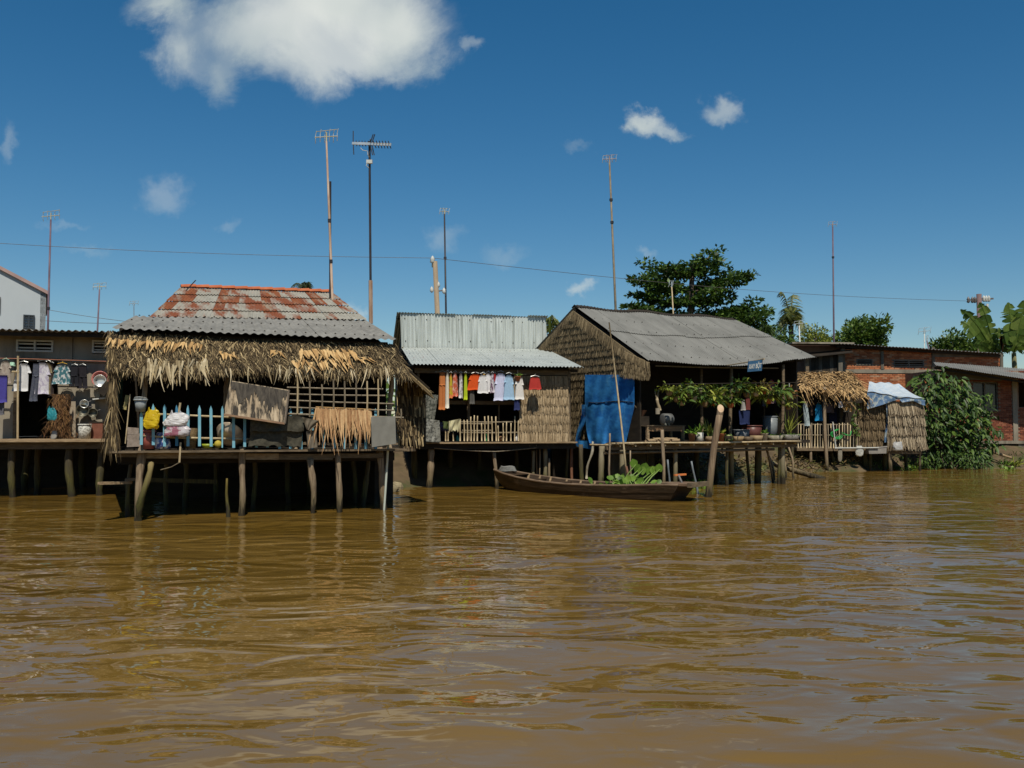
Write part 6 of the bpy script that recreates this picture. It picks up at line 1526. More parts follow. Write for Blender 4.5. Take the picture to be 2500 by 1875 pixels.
single('mooring_stake', MB().log(f.p(557, 1280, -.35), f.p(554, 1168, -.35), .042, .018, .03), M('mossy_stake', (.10, .07, .015), (.2, .145, .03), (16, 16, 3), bump=.6, algae=.3), 'short pointed mossy stake standing in the water under the porch', 'stake', smooth=True)
pk = thing('landing_plank', 'weathered plank jutting sideways from the corner stilt over the water', 'plank', f.p(280, 1185, -.1))
part('board', MB().beam(f.p(243, 1180, -.2), f.p(318, 1178, .1), .12, .045), m_plank, pk); part('block', MB().beam(f.p(305, 1172, .05), f.p(345, 1169, .05), .1, .05), m_timber, pk)
single('hanging_stick', MB().tube([f.p(441, 1080, -.4), f.p(438, 1129, -.4)], .016, 5), m_bamboo, 'short pale stick hanging down from the porch edge', 'stick')
single('twig', MB().tube([f.p(438, 1129, -.4), f.p(418, 1140, -.3), f.p(392, 1147, -.2)], .008, 5), m_bamboo_d, 'thin bent twig caught under the porch edge', 'twig')

# ================================================================== laundry and things of the clerestory house
f = F2; d = -.25
single('drying_pole', MB().tube([f.p(1062, 908, d), f.p(1170, 911, d), f.p(1285, 914, d)], .016, 6), m_bamboo_d, 'bamboo drying pole under the zinc porch eave', 'pole')
Q = [('trousers', 'long rust-orange trousers at the end of the drying pole', 'trousers', 'long', 1069, 1091, 909, 1000, ((.50, .17, .05), None, None), 0),
     ('trousers', 'long cream trousers beside the rust-orange ones', 'trousers', 'narrow', 1086, 1098, 909, 997, ((.74, .70, .60), None, None), 0),
     ('blouse', 'yellow and red patterned blouse next to the cream trousers', 'blouse', 'narrow', 1095, 1106, 912, 972, ((.55, .42, .03), None, (.55, .12, .06)), 0),
     ('blouse', 'pink and red flowered blouse next to the yellow one', 'blouse', 'narrow', 1103, 1119, 910, 968, ((.55, .12, .06), None, (.68, .42, .36)), .04),
     ('blouse', 'white and grey print dress hanging edge on', 'dress', 'narrow', 1119, 1131, 912, 972, ((.68, .66, .66), None, (.30, .27, .27)), .04),
     ('shirt', 'narrow lime green garment hanging before the post', 'shirt', 'narrow', 1131, 1142, 912, 976, ((.45, .56, .02), None, None), .02),
     ('trousers', 'dull grey trousers with pale hems behind the porch post', 'trousers', 'long', 1145, 1160, 918, 984, ((.11, .105, .095), None, None), 0),
     ('shirt', 'bright red-orange shirt on the drying pole', 'shirt', 'shirt', 1145, 1176, 913, 952, ((.68, .09, .012), None, None), .08),
     ('t_shirt', 'white child t-shirt with yellow collar beside the red-orange shirt', 't-shirt', 'shirt', 1168, 1190, 914, 960, ((.72, .71, .70), None, None), .05),
     ('t_shirt', 'small yellow top clipped in front of the white t-shirts', 'top', 'narrow', 1176, 1186, 912, 932, ((.75, .42, .04), None, None), .06),
     ('t_shirt', 'second white t-shirt further along the drying pole', 't-shirt', 'shirt', 1184, 1199, 911, 957, ((.76, .75, .76), None, None), .05),
     ('t_shirt', 'white and purple raglan shirt beside the dark red one', 'shirt', 'narrow', 1196, 1208, 912, 959, ((.66, .62, .66), None, (.15, .06, .12)), .05),
     ('t_shirt', 'small dark red top on the drying pole', 'top', 'narrow', 1202, 1212, 912, 931, ((.35, .02, .02), None, None), .05),
     ('shirt', 'large pale lavender shirt on the drying pole', 'shirt', 'shirt', 1208, 1236, 910, 978, ((.60, .62, .80), None, None), .04),
     ('shirt', 'light blue shirt with orange clip beside the lavender one', 'shirt', 'shirt', 1231, 1254, 914, 976, ((.36, .54, .72), None, None), .05),
     ('vest', 'khaki vest hanging above the navy trousers', 'vest', 'narrow', 1250, 1264, 917, 970, ((.42, .33, .22), None, None), .02),
     ('trousers', 'navy trousers hanging below the khaki vest', 'trousers', 'narrow', 1253, 1270, 962, 1001, ((.025, .035, .12), None, None), .02),
     ('t_shirt', 'white shirt hanging under the terracotta flower pot', 'shirt', 'shirt', 1258, 1278, 918, 975, ((.74, .71, .67), None, None), .02)]
for i, (nm, lab, cat, kind, x0, x1, y0, y1, cc, fl) in enumerate(Q):
    garment(nm, lab, cat, kind, f, x0, x1, y0, y1, d - .07 * (i % 3), cloth('h2_%d' % i, cc[0], cc[1], cc[2]), hook=.04 if i not in (6, 16) else None, flare=fl, seed=i)
garment('cap', 'red cloth cap hung before the palm leaf panel', 'cap', 'narrow', f, 1288, 1324, 921, 951, -.42, cloth('redcap', (.46, .04, .03)), flare=.02, hook=.06, seed=77)
hp = thing('hanging_pot', 'terracotta pot with a bright green plant hung among the laundry', 'potted plant', f.p(1264, 930, -.4)); c = f.p(1264, 931, -.4)
part('pot', MB().lathe(c, [(.05, 0), (.085, .12), (.095, .13), (.08, .12)], 12), M('terracotta', (.34, .10, .04), (.44, .16, .07)), hp, smooth=True)
mb = MB(); rng = random.Random(14)
for k in range(22): mb.blade(c + UP * .12, Vector((rng.gauss(0, .6), rng.gauss(0, .6), .8)).normalized(), rv(rng), rng.uniform(.1, .2), .035, .3, 3)
part('foliage', mb, g_bright, hp); part('hanger', MB().tube([c + UP * .3, c + UP * .12], .006, 4), m_steel, hp)
def drape2(name, label, cat, corners, d0, mat, **k):
    global f
    return drape(name, label, cat, corners, d0, mat, **k)
drape2('patterned_mat', 'grey mottled mat hung down the porch corner', 'mat', [(1040, 960), (1070, 965), (1060, 1030), (1037, 1030)], -.35, M('mottled_grey_cloth', (.12, .12, .10), (.20, .20, .17), (5, 5, 5), c3=(.05, .055, .045), scale3=(16, 16, 16), lo3=.48, hi3=.54), seed=21, amp=.05)
drape2('patterned_mat', 'lighter grey mottled mat hanging lower over the deck edge', 'mat', [(1042, 1022), (1073, 1027), (1076, 1080), (1036, 1078)], -.4, M('mottled_grey_cloth_pale', (.19, .19, .165), (.27, .27, .24), (5, 5, 5), c3=(.08, .08, .07), scale3=(16, 16, 16), lo3=.48, hi3=.54), seed=22, amp=.05)
drape2('cream_cloth', 'cream cloth thrown over the bamboo railing', 'cloth', [(1096, 1028), (1124, 1022), (1122, 1054), (1096, 1053)], -.22, cloth('creamcloth', (.56, .52, .33)), seed=23, amp=.09, ragged=5)
drape2('green_cloth', 'dull green cloth beside the cream one on the railing', 'cloth', [(1081, 1028), (1096, 1030), (1094, 1046), (1083, 1046)], -.2, cloth('olivecloth', (.09, .12, .04)), seed=24, amp=.06, ragged=3)
zp2 = 1.222
bt = thing('bottle', 'green plastic bottle standing behind the bamboo sticks', 'bottle', onfloor(f, 1187, .0, zp2)); part('body', MB().lathe(onfloor(f, 1187, .0, zp2), [(.035, 0), (.04, .02), (.04, .1), (.012, .15), (.012, .18)], 10), PL('green_bottle', (.04, .34, .10), (.08, .45, .16)), bt, smooth=True)
bt = thing('bottle', 'teal plastic bottle under the cream cloth', 'bottle', onfloor(f, 1117, -.0, zp2)); part('body', MB().lathe(onfloor(f, 1117, -.0, zp2), [(.045, 0), (.05, .02), (.05, .08), (.015, .13), (.015, .15)], 10), PL('teal_bottle', (.03, .22, .20), (.05, .3, .28)), bt, smooth=True)
bt = thing('bottle', 'white plastic jug at the end of the bamboo sticks', 'jug', onfloor(f, 1262, -.05, zp2)); part('body', MB().lathe(onfloor(f, 1262, -.05, zp2), [(.04, 0), (.05, .02), (.05, .1), (.02, .14), (.02, .17)], 10), M('milky_plastic', (.5, .5, .48), (.6, .6, .58)), bt, smooth=True)
bt = thing('clay_pot', 'brown clay pot on the deck near the palm leaf panel', 'pot', onfloor(f, 1225, .05, zp2)); part('body', MB().lathe(onfloor(f, 1225, .05, zp2), [(.05, 0), (.09, .06), (.085, .11), (.06, .13)], 12), M('brown_clay', (.22, .12, .06), (.3, .18, .1)), bt, smooth=True)
bucket('basin_stack', 'blue-grey tub in the shade behind the railing', onfloor(f, 1082, .7, zp2 + .25), .22, .28, .24, M('blue_grey_plastic', (.06, .065, .13), (.10, .105, .19), rough=.4), cat='tub')
single('low_bench', MB().beam(f.p(1062, 1062, .7), f.p(1105, 1062, .7), .4, .04).beam(f.p(1066, 1063, .6), onfloor(f, 1066, .6, zp2 - .01), .04, .04, up=Vector((0, 1, 0))).beam(f.p(1100, 1063, .6), onfloor(f, 1100, .6, zp2 - .01), .04, .04, up=Vector((0, 1, 0))), m_dark, 'low dark bench carrying the blue-grey tub', 'bench')
# ================================================================== gabled house: tarpaulin, porch things
f = F3
def tarp():
    gs = .06
    def gq(px, py, off=.13):
        r = ray(px, py); e = Vector((0, 0, EYE)); q = f.at(gs - off, 0, 0); t = (q - e).dot(f.u) / r.dot(f.u); return e + r * t
    root = thing('blue_tarpaulin', 'torn bright blue tarpaulin covering the lower side of the gabled house', 'tarpaulin', gq(1480, 1085))
    def main(u, v):
        x0 = 1428 + (0 if v < .42 else 4 * math.sin(6 * v)) + (22 * max(0, (v - .45)) if v > .45 else 0); x1 = 1549 - 40 * max(0, v - .45) ** 1.0
        x = x0 + (x1 - x0) * u; y = 915 + 168 * v + 5 * math.sin(7 * u) * v - 8 * (1 - u) * max(0, v - .8)
        crease = .035 * math.sin(5 * u + 6 * v) + .03 * math.sin(13 * u - 4 * v + 1) * v + .012 * math.sin(31 * u + 9 * v) + .03 * abs(math.sin(2.5 * u + 2 * v))* v
        return gq(x, y, .16 + crease + .10 * v)
    part('sheet', MB().grid(main, 40, 34), m_tarp_b, root, smooth=True)
    part('torn_strip', MB().grid(lambda u, v: gq(1420 - 14 * v + (14 - 4 * v) * u + 3 * math.sin(6 * v), 988 + 100 * v, .2 + .05 * math.sin(9 * v + 4 * u)), 5, 16), m_tarp_b, root, smooth=True)
    part('torn_strip', MB().grid(lambda u, v: gq(1408 + 40 * u, 1076 + 14 * v + 8 * u * v, .2 + .03 * math.sin(11 * u)), 8, 3), m_tarp_b, root, smooth=True)
    part('cross_batten', MB().tube([main(.08 + .9 * i / 14, .395) - f.u * .012 for i in range(15)], .010, 5), m_dark, root)
    # white twisted cord hanging from its corner
    part('twisted_cord', MB().log(gq(1432, 1168, .25), gq(1448, 1078, .25), .03, .035, .05, rough=.35, seg=9), M('dirty_white_cloth', (.36, .33, .25), (.5, .47, .38)), root, smooth=True)
tarp()
single('punt_pole', MB().tube([W(1487, 787, 23.2), W(1508, 960, 22.9), W(1522, 1080, 22.7), W(1532, 1190, 22.6)], [.016, .022, .024, .026], 7), m_bamboo, 'long bamboo punt pole standing in the boat and leaning across the tarpaulin', 'pole', smooth=True)
def sign():
    a = Facade(1843, 23.9, 12); root = thing('painted_sign', 'small blue board with white hand-painted words hung under the eave', 'sign', a.p(1843, 906, 0))
    poly = [a.p(1827, 882, 0), a.p(1862, 878, 0), a.p(1860, 905, 0), a.p(1825, 908, 0)]
    m = M('worn_blue_paint', (.015, .06, .13), (.03, .10, .19), (8, 8, 8), rough=.6)
    part('board', MB().slab(poly, -a.b, .02), m, root)
    cu = bpy.data.curves.new('sign_text', 'FONT'); cu.body = 'XAY BỘT'; cu.size = .16; cu.align_x = 'CENTER'; cu.align_y = 'CENTER'; cu.extrude = .002; cu.space_character = .95; cu.offset = .002
    to = bpy.data.objects.new('lettering_tmp', cu); C.objects.link(to); dg = bpy.context.evaluated_depsgraph_get(); dg.update()
    me = bpy.data.meshes.new_from_object(to.evaluated_get(dg)); xs = [v.co.x for v in me.vertices]; w = max(xs) - min(xs)
    tw = (poly[1] - poly[0]).length * .90; mb = MB(); c = sum(poly, Vector()) / 4 - a.b * .005; ax = (poly[1] - poly[0]).normalized(); ay = (poly[0] - poly[3]).normalized()
    th = (poly[0] - poly[3]).length * .74; ys = [v.co.y for v in me.vertices]; hy = max(ys) - min(ys); my = (max(ys) + min(ys)) / 2
    mb.v = [tuple(c + ax * (v.co.x * tw / w) + ay * ((v.co.y - my) * th / hy) - a.b * (.002 + v.co.z)) for v in me.vertices]; mb.f = [tuple(p.vertices) for p in me.polygons]
    bpy.data.objects.remove(to); part('lettering', mb, m_white, root)
    part('cord', MB().tube([poly[0], poly[0] + UP * .06], .005, 4), m_dark, root); part('cord', MB().tube([poly[1] - ax * .01, poly[1] + UP * .04], .005, 4), m_dark, root)
sign()
single('bamboo_pole', MB().tube([W(1775, 892, 26.0), W(1820, 885, 24.8), W(1866, 876, 23.85)], .018, 6), m_bamboo, 'bamboo pole poking out from the sagging eave above the blue sign', 'pole')
def table():
    d = .4; o = thing('low_table', 'low brown wooden table on the gabled house deck', 'table', onfloor(f, 1606, d, 1.22))
    zt = f.p(1606, 1034, d).z; w0, w1 = f.p(1562, 1034, d), f.p(1656, 1034, d)
    s0, s1 = f.s_of(w0), f.s_of(w1); zt = 1.22 + .42
    part('top', fbox(f, s0, s1, d - .3, d + .3, zt - .03, zt), m_timber, o)
    part('apron', fbox(f, s0 + .02, s1 - .02, d - .28, d - .25, zt - .16, zt - .032), M('warm_brown_wood', (.20, .11, .055), (.30, .18, .09), (3, 3, 20)), o)
    for s_ in (s0 + .06, s1 - .06):
        for dd in (d - .25, d + .25): part('leg', fbox(f, s_ - .035, s_ + .035, dd - .035, dd + .035, 1.22, zt - .032), m_plank, o)
    c = f.at((s0 + s1) / 2 + .25, d, zt)
    dr = thing('metal_drum', 'grey metal drum lying on the low table', 'drum', c); part('body', MB().lathe(c + UP * .16 - f.u * .14, [(.10, 0), (.16, .02), (.16, .28), (.12, .32)], 14, up=f.u, cap=True), M('dull_grey_metal', (.11, .115, .115), (.17, .175, .17), rough=.5, metallic=.3), dr, smooth=True)
    part('stand', MB().beam(c - f.u * .12 - f.b * .1, c - f.u * .06 - f.b * .1 + UP * .2, .03, .05).beam(c + f.u * .0 - f.b * .1, c - f.u * .06 - f.b * .1 + UP * .2, .03, .05), M('grey_green_metal', (.15, .15, .12), (.22, .22, .18)), dr)
    st_ = thing('potted_stump', 'stubby trunk cutting with a few new leaves in a tin behind the drum', 'potted plant', c + UP * .32 - f.u * .25)
    b_ = c + UP * .30 - f.u * .22 + f.b * .1
    part('tin', MB().lathe(b_, [(.06, 0), (.065, .16), (.055, .155)], 10), M('grey_tin', (.25, .22, .17), (.35, .31, .25)), st_)
    part('trunk', MB().log(b_ + UP * .1 + f.u * .06, b_ + UP * .42 - f.u * .02, .05, .035, .05).log(b_ + UP * .4 - f.u * .02, b_ + UP * .62 - f.u * .1, .02, .01, .05).log(b_ + UP * .4 - f.u * .02, b_ + UP * .66 + f.u * .05, .02, .01, .05), M('pale_bark', (.25, .2, .12), (.36, .3, .2)), st_, smooth=True)
    mb = MB(); rng = random.Random(3)
    for k in range(10): mb.blade(b_ + UP * .6 - f.u * rng.uniform(-.05, .1), rv(rng) + UP * .4, rv(rng), .14, .04, .2, 2)
    part('foliage', mb, g_yel, st_)
    ml = thing('dark_machine', 'dark machine bulk in the shade behind the table', 'machine', c - f.u * .5); q = f.at(s0 + .15, d + .1, zt)
    part('body', MB().box(q + UP * .12, .3, .25, .24, f.u, f.b), m_dark, ml); part('hopper', MB().lathe(q + UP * .24, [(.05, 0), (.14, .16), (.13, .16)], 10), M('rusty_hopper', (.10, .05, .03), (.16, .08, .045)), ml)
    part('lever', MB().tube([q + UP * .3, q + UP * .62 - f.u * .35], .015, 5), m_timber, ml)
table()
# ---- hanging plants in a row under the eave
m_coir = M('coir_pot', (.16, .11, .06), (.28, .20, .12), (14, 14, 14), bump=.5); m_terra = M('terracotta_pot', (.32, .085, .035), (.42, .14, .06), (6, 6, 6)); m_husk = M('pale_husk_pot', (.36, .30, .22), (.5, .43, .33), (9, 9, 9), bump=.3)
def hang_plant(label, px, py, d, pot, leaf, n, L, seed, h=.55, wide=.7, upf=.5):
    rng = random.Random(seed); c = f.p(px, py, d); h = f.p(px, 937, -.60).z - c.z; o = thing('hanging_plant', label, 'hanging plant', c, 'plants hung in a row under the gabled house eave')
    part('pot', MB().lathe(c, [(.045, 0), (.075, .04), (.09, .13), (.095, .14), (.08, .13)], 12), pot, o, smooth=True)
    mb = MB()
    for k in range(n):
        dd = Vector((rng.gauss(0, wide), rng.gauss(0, wide), rng.uniform(-.25, 1.0) * upf + .15)).normalized()
        l = L * rng.uniform(.5, 1.2); p = c + UP * .12 + Vector((rng.gauss(0, .03), rng.gauss(0, .03), 0)); q = p + dd * l * .55
        mb.tube([p, q], .004, 3)
        mb.blade(q, (dd + UP * rng.uniform(-.6, .2)).normalized(), (UP + rv(rng, .4)).normalized(), l * .42, l * .15, .5, 3)
        mb.blade(q.lerp(p, .4), (dd + rv(rng, .7)).normalized(), (UP + rv(rng, .4)).normalized(), l * .36, l * .13, .5, 3)
    part('foliage', mb, leaf, o); part('hanger', MB().tube([c + UP * h, c + UP * .13], .005, 4), m_steel, o)
g_red = G('reddish_leaf', [(0, (.10, .05, .01)), (.5, (.16, .15, .03)), (1, (.30, .09, .03))])
HP = [(1634, 975, m_coir, g_yel, 'leafy hanging plant in a coir pot above the potted stump'), (1652, 978, m_coir, g_yel, 'bushy hanging plant beside the pale round pot'), (1665, 980, m_husk, g_mid, 'hanging plant in a pale round husk pot'), (1680, 976, m_coir, g_mid, 'sparse hanging plant between the husk pot and a leafy one'), (1694, 974, m_husk, g_mid, 'hanging plant in a beige pot before the inner post'), (1707, 970, m_husk, g_yel, 'bright hanging plant in a tall beige pot'), (1722, 990, m_coir, g_dark, 'dark trailing hanging plant hung low by the post'),
      (1743, 980, m_terra, g_yel, 'tall hanging plant in a square terracotta pot'), (1763, 972, m_coir, g_mid, 'dense green hanging plant behind the cut post'), (1784, 990, m_terra, g_mid, 'hanging plant in a small orange pot on the porch post'), (1800, 968, m_coir, g_dark, 'tangled dark hanging plant under the eave pole'), (1822, 966, m_coir, g_yel, 'spreading yellow-green hanging plant before the navy cloth'), (1846, 958, m_husk, g_yel, 'light green hanging plant below the blue sign'), (1864, 966, m_terra, g_red, 'hanging plant in a bright orange pot'), (1877, 980, m_terra, g_yel, 'hanging plant in a low terracotta pot near the maroon cloth'), (1898, 982, m_coir, g_mid, 'arching hanging plant in a brown pot'), (1926, 972, m_coir, g_red, 'red and yellow croton hanging on a white hook'), (1925, 990, m_coir, g_yel, 'trailing plant hung below the croton')]
for i, (x, y, pm, gm, lab) in enumerate(HP):
    hang_plant(lab, x, y + (-9, 4, 10, -3, 6)[i % 5], -.64 + .06 * (i % 3), pm, gm, 34 + (i * 7) % 17, .36 + .07 * (i % 4), 200 + i, wide=.6 + .1 * (i % 3), upf=.4 + .3 * ((i * 5) % 3))
hpo = thing('plant_hanger_pole', 'thin dark pole carrying the hanging plants', 'pole', f.p(1780, 936, -.47))
part('pole', MB().tube([f.p(1618, 938, -.6), f.p(1780, 936, -.6), f.p(1945, 934, -.6)], .012, 5), m_dark, hpo)
for x, dd in ((1712, .9), (1785, .35), (1912, .15)): part('bracket', MB().tube([f.p(x, 937, -.62), f.p(x, 937, dd)], .014, 5), m_dark, hpo)
# ---- pots along the deck edge
def deck_pot(label, px, d, pot, prof, leaf, n, L, w, seed, spread=.5, droop=.4, name='potted_plant', cat='potted plant'):
    c = onfloor(f, px, d, 1.207); o = thing(name, label, cat, c, 'pots along the gabled house deck edge')
    part('pot', MB().lathe(c, prof, 14), pot, o, smooth=True); rng = random.Random(seed); mb = MB(); h = max(q[1] for q in prof)
    for k in range(n): mb.blade(c + UP * (h - .02) + Vector((rng.gauss(0, .03), rng.gauss(0, .03), 0)), Vector((rng.gauss(0, spread), rng.gauss(0, spread), 1)).normalized(), rv(rng), L * rng.uniform(.6, 1.2), w, droop * rng.uniform(.5, 1.8), 4)
    part('foliage', mb, leaf, o)
PR = [(.07, 0), (.10, .2), (.11, .21), (.09, .2)]
deck_pot('brown pot with broad bright yellow-green leaves', 1689, -.4, M('brown_glazed_pot', (.13, .06, .03), (.2, .1, .05), rough=.4), PR, g_bright, 16, .42, .10, 301, .55, .5)
deck_pot('white tin pot with upright green leaves', 1708, -.42, M('white_tin', (.42, .41, .37), (.52, .51, .46)), [(.09, 0), (.10, .24), (.09, .235)], g_bright, 12, .40, .08, 302, .5, .3)
deck_pot('low brown pot with spiky upright leaves', 1733, -.4, m_coir, [(.1, 0), (.14, .06), (.15, .14), (.13, .13)], g_yel, 22, .55, .03, 303, .3, .15)
deck_pot('small pot with yellow leaves behind the cut post', 1762, -.35, m_terra, PR, g_yel, 12, .34, .07, 304, .5, .4)
deck_pot('round pot with arching grassy green leaves', 1778, -.45, m_dark, [(.1, 0), (.15, .08), (.13, .15)], g_mid, 30, .36, .03, 305, .9, .9)
deck_pot('pale clay pot with a low green herb', 1866, -.42, m_husk, PR, g_bright, 16, .22, .05, 306, .6, .4)
deck_pot('rear dark pot with tall thin grass blades', 1925, .2, m_dark, PR, g_yel, 26, .95, .02, 307, .35, .35)
deck_pot('rear pot with dull broad leaves in the shade', 1735, .7, m_dark, PR, g_mid, 14, .4, .1, 308, .6, .5)
def trough(label, x0, x1, d, h, mat, seed, green=True):
    a, b = onfloor(f, x0, d, 1.207), onfloor(f, x1, d, 1.207); o = thing('planter_trough', label, 'planter', (a + b) / 2, 'pots along the gabled house deck edge')
    L = (b - a).length; n = 8; V = []; ax = (b - a).normalized()
    for j, (k, z) in enumerate(((.78, 0), (1, h), (.95, h), (.74, .03))):
        for i in range(16):
            t = 2 * PI * i / 16; V.append((a + b) / 2 + ax * (math.copysign(abs(math.cos(t)) ** .5, math.cos(t)) * L / 2 * k) + f.b * (math.copysign(abs(math.sin(t)) ** .5, math.sin(t)) * .14 * k) + UP * z)
    part('trough', MB().add(V, [(j * 16 + i, j * 16 + (i + 1) % 16, (j + 1) * 16 + (i + 1) % 16, (j + 1) * 16 + i) for j in range(3) for i in range(16)] + [tuple(reversed(range(16))), tuple(48 + i for i in range(16))]), mat, o, smooth=True)
    if green:
        rng = random.Random(seed); mb = MB()
        for k in range(int(150 * L)): mb.blade(a.lerp(b, rng.random()) + UP * h * .6 + f.b * rng.uniform(-.08, .08), Vector((rng.gauss(0, .6), rng.gauss(0, .5), 1)).normalized(), rv(rng), rng.uniform(.08, .22), .035, .4, 3)
        part('foliage', mb, g_bright, o)
m_tr = M('grey_clay_trough', (.20, .18, .13), (.30, .27, .20), (8, 8, 8), bump=.2)
trough('long grey trough overflowing with bright green herbs', 1876, 1907, -.42, .15, m_tr, 311); trough('boat-shaped grey trough at the end of the deck', 1911, 1948, -.35, .17, M('dark_metal_trough', (.15, .14, .12), (.24, .22, .19), rough=.5), 312)
trough('plain brown planter box among the pots', 1787, 1811, -.4, .13, M('brown_box', (.2, .14, .07), (.3, .21, .11)), 313, False); trough('tan planter box next to the plain brown one', 1836, 1857, -.4, .15, M('tan_box', (.25, .18, .10), (.34, .25, .14)), 314, False)
trough('dark planter box between the brown and tan ones', 1815, 1833, -.38, .12, m_timber, 315, False)
wm = thing('watermelon', 'pale striped green gourd resting among the deck pots', 'gourd', onfloor(f, 1779, -.5, 1.2)); part('body', MB().lathe(onfloor(f, 1779, -.5, 1.205), [(.02, 0), (.07, .03), (.085, .09), (.06, .16), (.01, .18)], 12), M('striped_gourd', (.18, .22, .07), (.4, .42, .2), (25, 25, 2)), wm, smooth=True)
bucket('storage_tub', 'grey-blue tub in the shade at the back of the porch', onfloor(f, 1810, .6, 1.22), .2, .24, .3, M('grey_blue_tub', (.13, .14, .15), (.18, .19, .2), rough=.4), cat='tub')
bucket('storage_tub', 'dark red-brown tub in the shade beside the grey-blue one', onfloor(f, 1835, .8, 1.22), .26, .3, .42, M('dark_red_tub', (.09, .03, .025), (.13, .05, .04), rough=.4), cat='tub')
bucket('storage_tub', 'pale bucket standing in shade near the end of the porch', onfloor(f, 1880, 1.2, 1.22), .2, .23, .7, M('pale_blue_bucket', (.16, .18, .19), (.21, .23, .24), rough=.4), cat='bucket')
def firewood():
    rng = random.Random(17)
    for i in range(5):
        a = onfloor(f, 1578 + i * 15, -.35 + .1 * (i % 2), 1.24 + .03 * (i % 2)); b_ = a + f.u * rng.uniform(.25, .4) + f.b * rng.uniform(-.1, .1)
        single('firewood_log', MB().log(a, b_, .05, .045, .03), m_plank, ('short firewood log under the corner of the low table', 'pale firewood log in the middle under the low table', 'firewood log touching the knobbly stake', 'firewood log beyond the far leg of the low table', 'last firewood log beside the brown leafy pot')[i], 'log', 'firewood under the low table', smooth=True)
firewood()
garment('cloth', 'navy blue cloth hung on the inner line of the plant porch', 'cloth', 'towel', f, 1797, 1838, 1000, 1036, .5, cloth('navy3', (.018, .03, .10)))
garment('cloth', 'dull brick-red cloth hanging behind the plants', 'cloth', 'towel', f, 1817, 1833, 962, 1002, .55, cloth('brick3', (.16, .04, .035)))
garment('cloth', 'maroon and grey garment hanging at the dark porch end', 'garment', 'shirt', f, 1872, 1894, 926, 985, .7, cloth('maroon3', (.12, .10, .11), c3=(.26, .03, .08)))
garment('cloth', 'white rag hanging by the brick-red cloth', 'rag', 'narrow', f, 1809, 1819, 975, 1002, .4, cloth('whiterag', (.38, .37, .36)))
garment('cloth', 'grey striped trousers hung deep in the porch end', 'trousers', 'long', f, 1858, 1872, 935, 990, .9, cloth('grey3', (.10, .11, .15)))
single('white_hook', MB().tube([f.p(1927, 936, -.61), f.p(1927, 974, -.61)], .012, 5), m_white, 'white plastic hook above the croton', 'hook')
# ---- stakes standing in the water before the gabled house
for lab, a, b_, Y, r, m in (('thin brown stake standing in the boat before the tarpaulin', (1489, 1058), (1491, 1175), 22.9, .03, m_post), ('short brown stake beside the punt pole', (1539, 1100), (1538, 1170), 22.7, .02, m_post),
                            ('knobbly grey-brown stake standing before the plant porch', (1617, 1049), (1616, 1180), 23.2, .05, m_post), ('blue-grey metal pipe stake behind the boat stern', (1630, 1122), (1633, 1180), 23.0, .028, M('blue_grey_pipe', (.10, .12, .13), (.16, .18, .19), rough=.4)),
                            ('leaning blue-grey pipe with a red cap behind the boat stern', (1688, 1126), (1697, 1178), 22.5, .03, M('blue_grey_pipe2', (.12, .14, .15), (.18, .2, .21), rough=.4)), ('thin reddish stake next to the punt pole foot', (1529, 1138), (1538, 1176), 22.6, .035, M('reddish_stake', (.13, .06, .035), (.2, .1, .06)))):
    top, bt_ = W(*a, Y), W(*b_, Y); bt_ = bt_ + (bt_ - top).normalized() * .9
    single('stake', MB().log(bt_, top, r, r * .8, .02, n=7, seg=7, rough=.12), m, lab, 'stake', smooth=True)
def cut_post():
    a, b_ = WZ(1727, 1214, 0), None
    top = W(1758, 1006, a.y - .1); d = (top - a).normalized(); root = thing('mooring_post', 'thick bare mooring post leaning in the water with a slanted pale cut top', 'post', a)
    mb = MB().log(a - d * .9, top - d * .06, .078, .076, .012, n=12, seg=12, rough=.05); part('trunk', mb, M('bare_grey_brown_log', (.15, .10, .06), (.29, .21, .135), (26, 26, 2.0), bump=.7, algae=.08), root, smooth=True)
    x = d.cross(Vector((0, 1, 0))).normalized(); y = d.cross(x); n = 12
    lo = [top - d * .06 + (x * math.cos(2 * PI * k / n) + y * math.sin(2 * PI * k / n)) * .075 for k in range(n)]
    hi = [p + d * (.05 + max(0, (p - top).dot(Vector((0, 1, 0))) + .075) * 1.2) for p in lo]
    part('cut_end', MB().add(hi, [tuple(range(n))]), M('fresh_cut_wood', (.42, .28, .17), (.55, .40, .26)), root)
    part('cut_side', MB().add(lo + hi, [(k, (k + 1) % n, (k + 1) % n + n, k + n) for k in range(n)]), m_post, root)
cut_post()
lg = single('sloping_log', MB().log(W(1880, 1130, 30.5), WZ(2012, 1172, -.05), .07, .10, .02), m_post, 'dark log sloping from the bank into the water beside the plant deck', 'log', smooth=True)
for i, (a, b_) in enumerate((((1870, 1095), (1895, 1170)), ((1905, 1095), (1925, 1168)), ((1925, 1090), (1938, 1140)))):
    single('leaning_branch', MB().log(W(*b_, 29.2 + .2 * i) - UP * .4, W(*a, 29.4 + .2 * i), .04, .03, .05), m_post, ('thin branch leaning among the stilts under the plant deck', 'forked branch leaning at the end of the plant deck', 'short pale branch by the shack fence foot')[i], 'branch', smooth=True)

